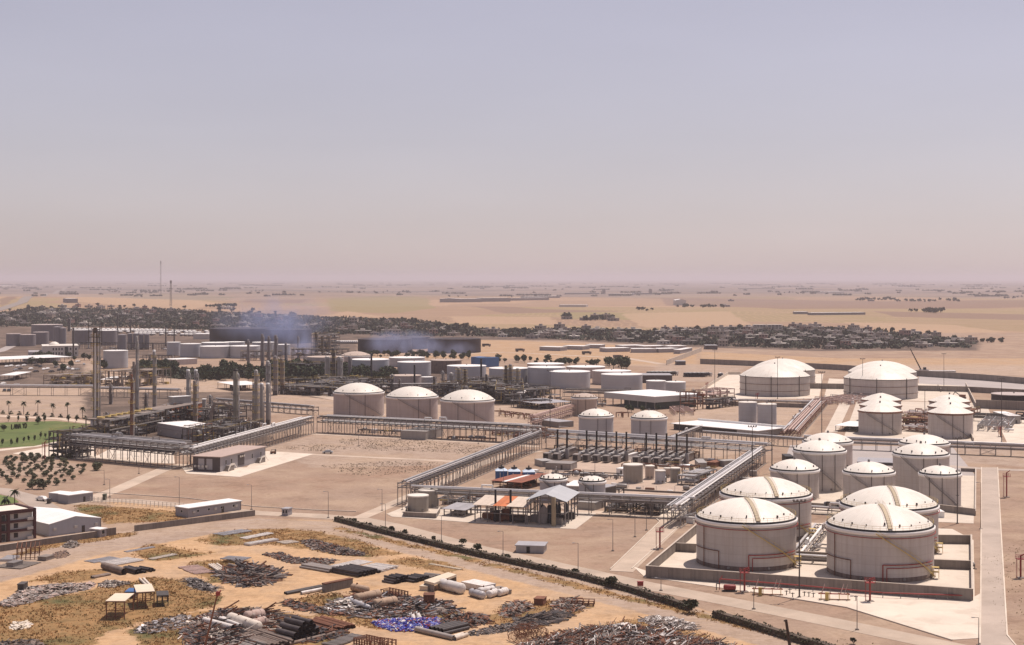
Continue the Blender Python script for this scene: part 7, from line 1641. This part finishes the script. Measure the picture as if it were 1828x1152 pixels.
pipes((510,1062),(575,1049),(512,1061), 2, 1, .35, M_PDK, 'long dark pipe reaching to the steel skip', 'long dark pipes left of the skip'); pipes((538,1062),(575,1055),(538,1061), 1, 1, .45, M_WST, 'white pipe next to the long dark ones', None)
pipes((392,1114),(428,1127),(393,1112), 2, 1, .45, M_WST, 'white pipe above the longer white one in the big heap', 'two parallel white pipes in the heap', z=.9)
pipes((362,1117),(412,1131),(364,1116), 1, 1, .7, M_WST, 'long thick white pipe across the big heap', None, z=.6); pipes((380,1130),(406,1139),(382,1128), 2, 1, .35, M_PLT, 'short pale pipe below the thick white one', 'short pale pipes below the thick white one', z=.3)
pipes((487,1140),(520,1149),(500,1117), 5, 4, .62, M_PDK, 'thick black pipe in the four-high stack at the bottom', 'thick black pipes of the four-high stack')
pipes((500,1118),(560,1136),(520,1112), 6, 1, .4, M_PDK, 'black pipe behind the four-high stack', 'black pipes behind the four-high stack', z=.3)
pipes((410,1136),(480,1160),(440,1128), 11, 2, .32, M_PGR, 'long weathered pipe at the bottom centre-left', 'long weathered pipes at the bottom', jit=1.5); pipes((370,1148),(430,1166),(410,1136), 8, 2, .3, M_PIPEG, 'long grey pipe at the bottom left of the heap', 'long grey pipes at the bottom', jit=1.5)
pipes((545,1112),(600,1128),(562,1107), 12, 2, .26, M_RUST, 'rusty pipe right of the black stack', 'rusty pipes right of the black stack', jit=1)
pipes((515,1153),(596,1133),(517,1152), 1, 1, .4, M_PGR, 'single long pipe lying along the sandy track', None)
pipes((790,1135),(836,1124),(786,1125), 5, 2, .42, M_PDK, 'dark pipe in the bundle right of the blue heap', 'dark pipes right of the blue heap'); pipes((742,1127),(810,1143),(743,1126), 1, 1, .6, M_PIPEG, 'long grey channel at the edge of the track', None); pipes((812,1144),(834,1137),(811,1142), 2, 1, .5, M_PLT, 'short pale pipe past the long channel', 'short pale pipes past the channel')
# vessels
vessel((789,1052),(824,1061), 1.45, M_WST, 'biggest white vessel, lying before the concrete portal', bands=4); vessel((842,1064),(862,1070), 1.0, M_SGAL, 'grey vessel with open dark end right of the biggest white one')
vessel((856,1062),(880,1058), .95, M_WST, 'white vessel lying behind the grey open-ended one'); vessel((873,1068),(885,1064), 1.0, M_WST, 'short white vessel at the front right of the group'); vessel((890,1065),(903,1061), .95, M_WST, 'short pale vessel at the far right of the group')
vessel((630,1055),(655,1060), 1.0, M_TNV, 'tan vessel beside the steel skip'); vessel((636,1076),(676,1068), 1.15, M_TNV, 'long tan vessel in the junk, upper'); vessel((670,1087),(705,1081), 1.2, M_TNV, 'long tan vessel in the junk, lower')
vessel((622,1077),(658,1092), .65, M_SGAL, 'slim grey vessel slanting through the white junk', z=1.0); vessel((412,1115),(460,1131), 1.3, M_PLT, 'long pale tank in the big heap at the bottom', z=1.6); vessel((440,1112),(468,1107), 1.3, M_PKV, 'pinkish vessel behind the long pale tank', z=1.5)
vessel((452,1123),(472,1118), 1.1, M_PKV, 'second pinkish vessel right behind the long pale tank', z=1.3); vessel((690,1062),(716,1068), .5, M_RUST, 'thin rusty vessel in the ribbed frame')
vessel((736,1100),(739,1110), .5, M_WST, 'left one of two small upright-lying white bottles'); vessel((745,1098),(750,1108), .5, M_WST, 'right one of two small upright-lying white bottles')
def slab_thing(A, B, Cc, h, m, label, nm='concrete_portal', z0=0, lid=None):
    return container(A, B, Cc, h, m, label, roof=lid or m, nm=nm, doors=0, cat='box')
slab_thing((581,1058),(630,1048),(588,1054), 2.1, M_STEEL, 'open ribbed steel skip with rusty rim in the middle of the yard', 'steel_skip', lid=M_RUST)
loc, rz, L, dp = fr((757,1053),(800,1058),(768,1046)); tp = thing('concrete_portal', 'pale concrete portal frame behind the biggest white vessel', 'concrete frame', loc, 0)
q = [g(*k) - g(757, 1053) for k in ((757,1053),(775,1058),(815,1042),(800,1038))]
MB().prism([(v.x, v.y) for v in q], 1.9, 2.5).build('top_slab', M_CREAMP, tp); MB().prism([(v.x * .98 + .05, v.y * .98) for v in (q[0], q[1])] + [(q[1].x, q[1].y + 1), (q[0].x, q[0].y + 1)], 0, 1.9).build('front_leg', M_WALLC, tp); MB().prism([(q[2].x, q[2].y - 1), (q[2].x, q[2].y - .3), (q[3].x, q[3].y - .3), (q[3].x, q[3].y - 1)], 0, 1.9).build('rear_leg', M_WALLC, tp)
slab_thing((824,1050),(862,1058),(830,1042), 1.5, M_WST, 'long white box lying behind the biggest vessel', 'steel_box'); slab_thing((749,1055),(763,1056),(751,1051), 1.1, M_CREAMP, 'small cream box in front of the portal', 'wooden_box'); slab_thing((878,1055),(898,1062),(884,1050), .8, M_WALLC, 'grey plate pallet right of the long white box', 'steel_box')
slab_thing((756,1081),(775,1081),(759,1076), 2.4, M_RUST, 'brown square tank on a pale plate in the junk', 'square_tank'); slab_thing((953,1080),(970,1081),(955,1075), 1.4, M_RUST, 'small rusty box in the scattered scrap', 'square_tank')
slab_thing((31,1056),(42,1056),(33,1051), 1.7, M_DARK, 'small dark bin at the head of the rubble strip', 'waste_bin'); slab_thing((24,1014),(41,1009),(22,1010), 1.2, M_STEEL, 'grey crate in front of the rusty frame', 'crate'); slab_thing((67,1001),(82,1002),(68,996), 1.0, M_WALLC, 'grey round-cornered trough right of the rusty frame', 'trough')
# rusty frame at left
def frame_rack(A, B, Cc, h, nx, label, m=M_RUST, nm='scaffold', deck=None, ny=1):
    loc, rz, L, dp = fr(A, B, Cc); t = thing(nm, label, 'steel frame', loc, rz); pm_ = MB().box(-.12, -.12, 0, .12, .12, h).mesh('post', m)
    for i in range(nx + 1):
        for y in (0, dp): ob('post', pm_, t, (L * i / nx, y, 0))
    for z in (h * .15, h * .5, h - .1):
        for y in (0, dp): MB().beam((0, y, z), (L, y, z), .14).build('rail', m, t)
    for i in range(nx + 1): MB().beam((L * i / nx, 0, h - .1), (L * i / nx, dp, h - .1), .14).build('rail', m, t)
    if deck: MB().box(-.2, min(0, dp) - .2, h, L + .2, max(0, dp) + .2, h + .15).build('deck', deck, t)
    return t
frame_rack((30,1000),(70,998),(22,990), 3.6, 5, 'rusty open steel frame in front of the boundary wall'); frame_rack((190,1106),(222,1106),(192,1092), 4.4, 2, 'rusty steel table with pale top in the dry grass', deck=M_CREAMP); frame_rack((245,1088),(275,1086),(248,1074), 4.2, 2, 'taller steel table with cream top behind the other', deck=M_CREAMP)
frame_rack((281,1084),(300,1083),(283,1076), 2.8, 2, 'low dark steel table right of the cream-topped one', M_DARK, deck=M_DARK); frame_rack((680,1064),(712,1071),(683,1058), 1.8, 6, 'ribbed rusty frame lying in the junk'); frame_rack((632,1150),(660,1156),(640,1141), 1.5, 6, 'rusty ribbed frame at the bottom of the picture'); frame_rack((662,1158),(690,1162),(668,1150), 1.8, 4, 'second rusty ribbed frame at the bottom')
frame_rack((1020,1082),(1060,1083),(1022,1078), 1.4, 4, 'low rusty trestle at the right end of the scattered scrap')
t = box_thing('water_tank', (225,1068),(240,1068),(227,1062), 1.5, M_DARK, 'dark blue tank between the steel tables', 'tank', M_BLUE)[0]
# junk heaps (countless pieces)
heap([(537,966),(560,964),(600,975),(652,988),(650,993),(600,990),(560,981)], 900, 1.1, (M_PGR, M_PIPEG, M_RUST, M_PDK, M_PGR), 'strip of countless pipe fittings along the dirt road', (.3, 1.4), (.08, .25), 'tbcp')
heap([(468,990),(500,988),(530,998),(600,1000),(590,1008),(522,1006)], 700, 1.0, (M_RUST, M_BRN, M_DARK), 'heap of rusty elbows and flanges', (.4, 1.6), (.1, .28), 'tbc', seed=2)
heap([(395,1022),(430,1010),(470,1012),(505,1027),(480,1040),(440,1048),(400,1036)], 900, 1.7, (M_PDK, M_PIPEG, M_PGR, M_RUST), 'jumbled heap of short dark pipes', (1.2, 4.5), (.15, .32), 'ttb', seed=3)
heap([(-5,1080),(20,1068),(45,1050),(90,1045),(170,1042),(160,1052),(110,1062),(70,1072),(20,1084)], 1500, .9, (M_PGR, M_WALLC, M_PKV, M_BRN, M_PIPEG), 'long strip of grey and pink rubble slabs', (.5, 2.4), (.06, .2), 'pppc', seed=4)
heap([(176,1046),(190,1038),(224,1040),(220,1045),(195,1049)], 260, .9, (M_DARK, M_PGR, M_PLT), 'dark scrap at the right end of the rubble strip', (.6, 2), (.08, .2), 'pbt', seed=5)
heap([(328,1036),(345,1033),(388,1052),(380,1058),(345,1048)], 420, 1.5, (M_PDK, M_DARK, M_PIPEG), 'pile of dark wire mesh cages', (1, 3.4), (.03, .09), 'tbp', seed=6)
heap([(112,976),(122,968),(135,967),(142,975),(128,979)], 260, 1.5, (M_PIPEG, M_PGR, M_PLT, M_WALLC), 'grey rubble mound below the warehouse wall', (.3, 1.2), (.08, .25), 'cp', seed=7)
heap([(85,996),(100,986),(115,984),(126,991),(110,998)], 120, 1.6, (M_PKV, M_BRN), 'low earth mound with a few bricks', (.3, .8), (.05, .15), 'c', seed=8)
heap([(575,1090),(590,1075),(625,1066),(680,1060),(730,1066),(790,1076),(815,1090),(760,1102),(690,1104),(620,1100)], 1500, 1.3, MIXM, 'broad heap of mixed scrap around the tan vessels', (.8, 3.6), (.06, .28), 'ttbbpc', seed=9, ang=(-.3, .9))
heap([(600,1078),(612,1072),(640,1074),(645,1086),(615,1090)], 130, 1.9, (M_WST, M_PLT, M_WST), 'white scrap pieces on top of the junk', (.8, 2.2), (.15, .4), 'pcb', seed=10)
heap([(666,1112),(700,1107),(740,1105),(785,1106),(782,1118),(740,1127),(700,1126),(678,1119)], 3600, 1.3, (M_BLT, M_BLT, M_BLT2, M_BLT, M_WST, M_RED), 'bright blue heap of crushed plastic drums', (.3, 1.1), (.08, .22), 'pctb', seed=11)
heap([(790,1116),(800,1102),(840,1096),(870,1100),(868,1112),(840,1120),(800,1121)], 1000, 1.1, (M_RUST, M_DARK, M_DARK, M_RUST), 'dark brown scrap mound right of the blue heap', (.5, 2.2), (.05, .2), 'tbp', seed=12)
heap([(500,1078),(515,1070),(535,1076),(580,1088),(610,1094),(600,1100),(540,1090)], 320, .6, (M_RUST, M_DARK), 'line of dark rusty plates beside the track', (.8, 2.6), (.06, .2), 'pb', seed=13)
heap([(318,1125),(350,1100),(390,1088),(450,1086),(500,1100),(490,1116),(460,1135),(440,1170),(350,1170),(330,1148)], 1500, 1.2, (M_PDK, M_RUST, M_PGR, M_DARK, M_RUST, M_PDK, M_PLT), 'big heap of pipes and steel behind the leaning pole', (1.5, 6), (.07, .22), 'tttbp', seed=14, ang=(-.5, .5))
heap([(235,1132),(260,1112),(330,1098),(345,1106),(320,1122),(270,1132)], 320, .7, (M_DARK, M_SGAL, M_BRN), 'thin scatter of scrap and bushes by the track', (.4, 1.4), (.05, .2), 'pbt', seed=15)
heap([(500,1114),(540,1108),(610,1126),(615,1134),(560,1146),(520,1150)], 700, .9, (M_PDK, M_RUST, M_DARK), 'dark scrap bed beneath the rusty pipes', (1, 3), (.1, .25), 'tb', seed=16)
heap([(990,1076),(1004,1070),(1025,1067),(1040,1078),(1050,1086),(1030,1092),(1005,1094),(985,1088)], 260, .7, (M_RUST, M_BRN, M_DARK), 'scattered rusty brackets beside the low trestle', (.6, 2.4), (.05, .2), 'tbp', seed=31)
heap([(893,1098),(905,1082),(925,1074),(945,1078),(950,1088),(930,1096),(905,1104)], 300, .9, (M_RUST, M_BRN, M_DARK), 'brown scrap tangle left of the small rusty box', (.6, 2.4), (.05, .2), 'tbp', seed=32)
heap([(915,1108),(960,1096),(1000,1094),(1010,1100),(985,1112),(950,1118),(915,1120)], 420, .8, (M_DARK, M_PDK, M_DARK, M_PGR), 'dark scattered scrap before the dirt road', (1.0, 3.6), (.06, .2), 'ttbp', seed=17, ang=(.4, .5))
heap([(905,1175),(930,1150),(985,1135),(1040,1125),(1100,1118),(1170,1126),(1245,1144),(1310,1160),(1330,1175)], 6000, 1.9, (M_RUST, M_BRN, M_RUST, M_DARK, M_DARK, M_PGR, M_RUST, M_DARK, M_RUST, M_WST), 'vast brown scrap heap at the bottom right of the yard', (.8, 4.0), (.05, .18), 'ttbbp', seed=18, ang=(.3, 1.1))
heap([(1145,1108),(1165,1100),(1200,1104),(1240,1116),(1245,1126),(1200,1126),(1160,1116)], 800, 1.2, (M_PIPEG, M_PGR, M_WST, M_BRN), 'grey scrap tongue beside the dirt road', (.4, 1.8), (.05, .2), 'pctb', seed=19)
heap([(1090,1128),(1110,1116),(1130,1120),(1125,1134)], 60, 2.0, (M_WST,), 'white crumpled plates on the vast heap', (1.2, 2.4), (.1, .2), 'p', seed=20, mound=False); heap([(1050,1152),(1070,1138),(1100,1145),(1090,1160)], 140, 2.4, (M_WST, M_SGAL), 'white and silver pieces low on the vast heap', (.6, 1.8), (.1, .25), 'pc', seed=21, mound=False)
heap([(910,1148),(925,1136),(950,1130),(972,1138),(950,1148)], 46, .6, (M_RUST,), 'row of rusty hoops standing at the heap edge', (2.0, 2.8), (.06, .1), 'r', nm='steel_hoops', mound=False, seed=22)
heap([(20,1120),(28,1112),(55,1112),(52,1120),(30,1126)], 60, .8, (M_PLT, M_CREAMP), 'pale sacks and slabs lying in the grass', (.8, 2), (.1, .2), 'p', seed=23, mound=False); heap([(0,1146),(60,1143),(90,1156),(0,1168)], 300, .7, (M_PGR, M_DARK), 'scrap strip at the bottom left corner', (.6, 1.6), (.05, .15), 'pbt', seed=24)
heap([(820,1135),(900,1115),(960,1112),(950,1122),(850,1136)], 420, .6, (M_DARK, M_PGR, M_PIPEG), 'dark strip of fittings along the lower track', (.4, 1.6), (.08, .22), 'tcb', seed=25)
# leaning poles
p = g(363, 1166); t = thing('leaning_pole', 'leaning rusty pole with a red lamp head at the front of the scrap heap', 'pole', (p.x, p.y, 0)); H_ = 13.0; lx = (388 - 363) / F * p.y
MB().tube((0, 0, 0), (lx, 0, H_), .28, 10, .16).build('shaft', mat('rusty_pole', (.20, .09, .055), .9, var=.3), t); MB().cbox(lx + .15, 0, H_ - .3, .9, .5, .9, .3).build('lamp_head', M_RED, t); MB().tube((lx + .5, 0, H_ + .4), (lx + .8, 0, H_ + .9), .15, 8).build('siren', M_RED, t)
p = g(1412, 1168); t = thing('leaning_pole', 'dark timber pole stub rising at the bottom edge right of centre', 'pole', (p.x, p.y, 0)); MB().tube((0, 0, 0), (-1.1, 0, 7.6), .36, 10, .3).build('shaft', mat('dark_timber', (.045, .03, .025), .9, var=.3), t); MB().box(-1.6, -.1, 7.2, -.9, .1, 7.5).build('insulator_arm', M_DARK, t)
p = g(1143, 1048); t = thing('fire_box', 'small red box on the verge beside the perimeter road', 'box', (p.x, p.y, 0)); MB().box(-.8, -.4, .3, .8, .4, 1.4).build('cabinet', M_RED, t); MB().box(-.9, -.5, 1.4, .9, .5, 1.5).build('lid', M_RED, t)
# fence along the left perimeter
pf = GP([(100,890),(168,897),(335,910)]); t = thing('fence', 'wire fence with pale posts along the perimeter road at the left', 'fence', (*pf[0], 0)); fp = MB().box(-.09, -.09, 0, .09, .09, 2.1).mesh('fence_post', M_CREAM)
for i in range(2):
    u, v = Vector(pf[i]) - Vector(pf[0]), Vector(pf[i + 1]) - Vector(pf[0]); n = int((v - u).length / 1.8)
    for k in range(n): q = u + (v - u) * k / n; ob('fence_post', fp, t, (q.x, q.y, 0))
    for z in (.5, 1.2, 2.0): MB().beam((*u, z), (*v, z), .05).build('fence_wire', M_STEEL, t)
# ---------------------------------------------------------------- dry grass tufts, stones
def tufts(polys, dens, hmin, hmax, m, label, seed, nm='dry_grass', cap=60000):
    rs = np.random.RandomState(seed); V = []; 
    for px in polys:
        P = GP(px); a = np.array(P); A = (a[:, 0].max() - a[:, 0].min()) * (a[:, 1].max() - a[:, 1].min()); n = int(A * dens); x = rs.uniform(a[:, 0].min(), a[:, 0].max(), n); y = rs.uniform(a[:, 1].min(), a[:, 1].max(), n)
        d = inpoly(x, y, P); cl = np.sin(x * .33 + 2 * np.sin(y * .21)) * np.cos(y * .29 + x * .11) + .6 * np.sin(x * 1.1) * np.cos(y * .8) + rs.uniform(-.8, .8, n)
        k = (d > -1.5) & (cl > 0.05 - np.clip(d, -2, 4) * .12); V.append(np.stack([x[k], y[k]], 1))
    V = np.concatenate(V)[:cap]; n = len(V); vs = np.zeros((n, 4, 3, 3)); 
    for b in range(4):
        an = rs.uniform(0, 6.28, n); h = rs.uniform(hmin, hmax, n); w = h * rs.uniform(.25, .5, n); ln = rs.uniform(.1, .6, n) * h; o = rs.normal(size=(n, 2)) * .18
        cx, cy = V[:, 0] + o[:, 0], V[:, 1] + o[:, 1]; ca, sa = np.cos(an), np.sin(an)
        vs[:, b, 0] = np.stack([cx - ca * w, cy - sa * w, np.full(n, -.02)], 1); vs[:, b, 1] = np.stack([cx + ca * w, cy + sa * w, np.full(n, -.02)], 1); vs[:, b, 2] = np.stack([cx - sa * ln, cy + ca * ln, h], 1)
    vs = vs.reshape(-1, 3); me = bpy.data.meshes.new(nm); me.vertices.add(len(vs)); me.vertices.foreach_set('co', vs.ravel()); q = len(vs) // 3
    me.loops.add(q * 3); me.loops.foreach_set('vertex_index', np.arange(q * 3)); me.polygons.add(q); me.polygons.foreach_set('loop_start', np.arange(q) * 3); me.update(calc_edges=True); me.materials.append(m); return ob(nm, me, None, kind='stuff', label=label)
M_STRAW = mat('dry_straw', (.46, .26, .11), .95, var=.35, scale=.12, mix2=.6, col2=(.26, .15, .06), scale2=.1); M_WEED = mat('olive_weeds', (.21, .16, .07), .95, var=.35, scale=.2, mix2=.5, col2=(.22, .16, .07), scale2=.2)
tufts(GRASS, 1.6, .12, .42, M_STRAW, 'dry straw-coloured grass over the scrapyard', 3); tufts([GRASS[0], GRASS[7], GRASS[10], GRASS[6], GRASS[5]], .3, .2, .5, M_WEED, 'olive weeds growing in the scrapyard', 4, 'weeds')
tufts([[(1240,1096),(1400,1130),(1640,1160),(1500,1160),(1300,1112)],[(1000,1040),(1240,1092),(1235,1098),(1000,1046)],[(1752,1000),(1850,960),(1850,1152),(1815,1152)]], .22, .1, .35, M_WEED, 'thin weeds on the gravel lots and verges', 6, 'weeds')
tufts([[(600,785),(720,783),(880,798),(840,812),(740,806),(640,803)],[(570,832),(700,823),(830,830),(760,844),(640,850)],[(500,800),(560,792),(640,800),(560,806)]], .55, .12, .4, mat('lot_weeds', (.16,.14,.08), .95, var=.3), 'olive-brown weeds on the empty gravel lot', 9, 'weeds')
# ---------------------------------------------------------------- smoke drifting over the sooty tanks
def smoke(x0, x1, D, dD, z1, dens, label, seed, lean):
    a, b = at(x0, D), at(x1, D); m = bpy.data.materials.new('smoke'); m.use_nodes = True; nt = m.node_tree; n = nt.nodes; n.clear(); L = nt.links
    o = n.new('ShaderNodeOutputMaterial'); v = n.new('ShaderNodeVolumePrincipled'); v.inputs['Color'].default_value = (.46, .54, .80, 1); v.inputs['Anisotropy'].default_value = .1
    tc = n.new('ShaderNodeTexCoord'); mp = n.new('ShaderNodeMapping'); mp.inputs['Rotation'].default_value = (0, lean, 0); mp.inputs['Scale'].default_value = (.045, .05, .035); mp.inputs['Location'].default_value = (seed, 0, 0)
    no = n.new('ShaderNodeTexNoise'); no.inputs['Scale'].default_value = 1; no.inputs['Detail'].default_value = 6; no.inputs['Roughness'].default_value = .62; no.inputs['Distortion'].default_value = .8
    L.new(tc.outputs['Object'], mp.inputs[0]); L.new(mp.outputs[0], no.inputs[0])
    r = n.new('ShaderNodeMapRange'); r.inputs[1].default_value = .42; r.inputs[2].default_value = .62; L.new(no.outputs[0], r.inputs[0])
    vm = n.new('ShaderNodeMapping'); vm.inputs['Location'].default_value = (-1, -1, -1); vm.inputs['Scale'].default_value = (2, 2, 2); vm.vector_type = 'POINT'; L.new(tc.outputs['Generated'], vm.inputs[0])
    ln = n.new('ShaderNodeVectorMath'); ln.operation = 'LENGTH'; L.new(vm.outputs[0], ln.inputs[0]); f = n.new('ShaderNodeMapRange'); f.inputs[1].default_value = 1; f.inputs[2].default_value = .25; L.new(ln.outputs['Value'], f.inputs[0])
    q = n.new('ShaderNodeMath'); q.operation = 'MULTIPLY'; L.new(r.outputs[0], q.inputs[0]); L.new(f.outputs[0], q.inputs[1]); q2 = n.new('ShaderNodeMath'); q2.operation = 'MULTIPLY'; q2.inputs[1].default_value = dens; L.new(q.outputs[0], q2.inputs[0]); L.new(q2.outputs[0], v.inputs['Density'])
    L.new(v.outputs[0], o.inputs['Volume']); w = b.x - a.x; mb = MB(); c = ((a.x + b.x) / 2, D, z1 / 2 - 4)
    mb.lathe(0, 0, [(.05, -z1 / 2), (w * .25, -z1 * .43), (w * .43, -z1 * .25), (w * .5, 0), (w * .43, z1 * .25), (w * .25, z1 * .43), (.05, z1 / 2)], 20)
    ob_ = mb.build('smoke', m, None, c, kind='stuff', label=label); ob_.scale = (1, dD / w, 1)
smoke(360, 620, 1860, 60, 72, .036, 'thin bluish veil of smoke drifting over the left sooty tanks', 3.1, .5)
smoke(455, 560, 1840, 40, 44, .060, 'darker bluish smoke rising beside the left sooty tanks', 21.3, .6)
smoke(640, 800, 1630, 36, 34, .075, 'bluish smoke rising in front of the second group of sooty tanks', 9.7, .3)
smoke(740, 860, 1625, 30, 22, .045, 'low bluish smoke trailing right before the second group', 14.2, .3)
smoke(500, 570, 1560, 40, 34, .05, 'thin smoke around the dark far columns', 5.2, .4)
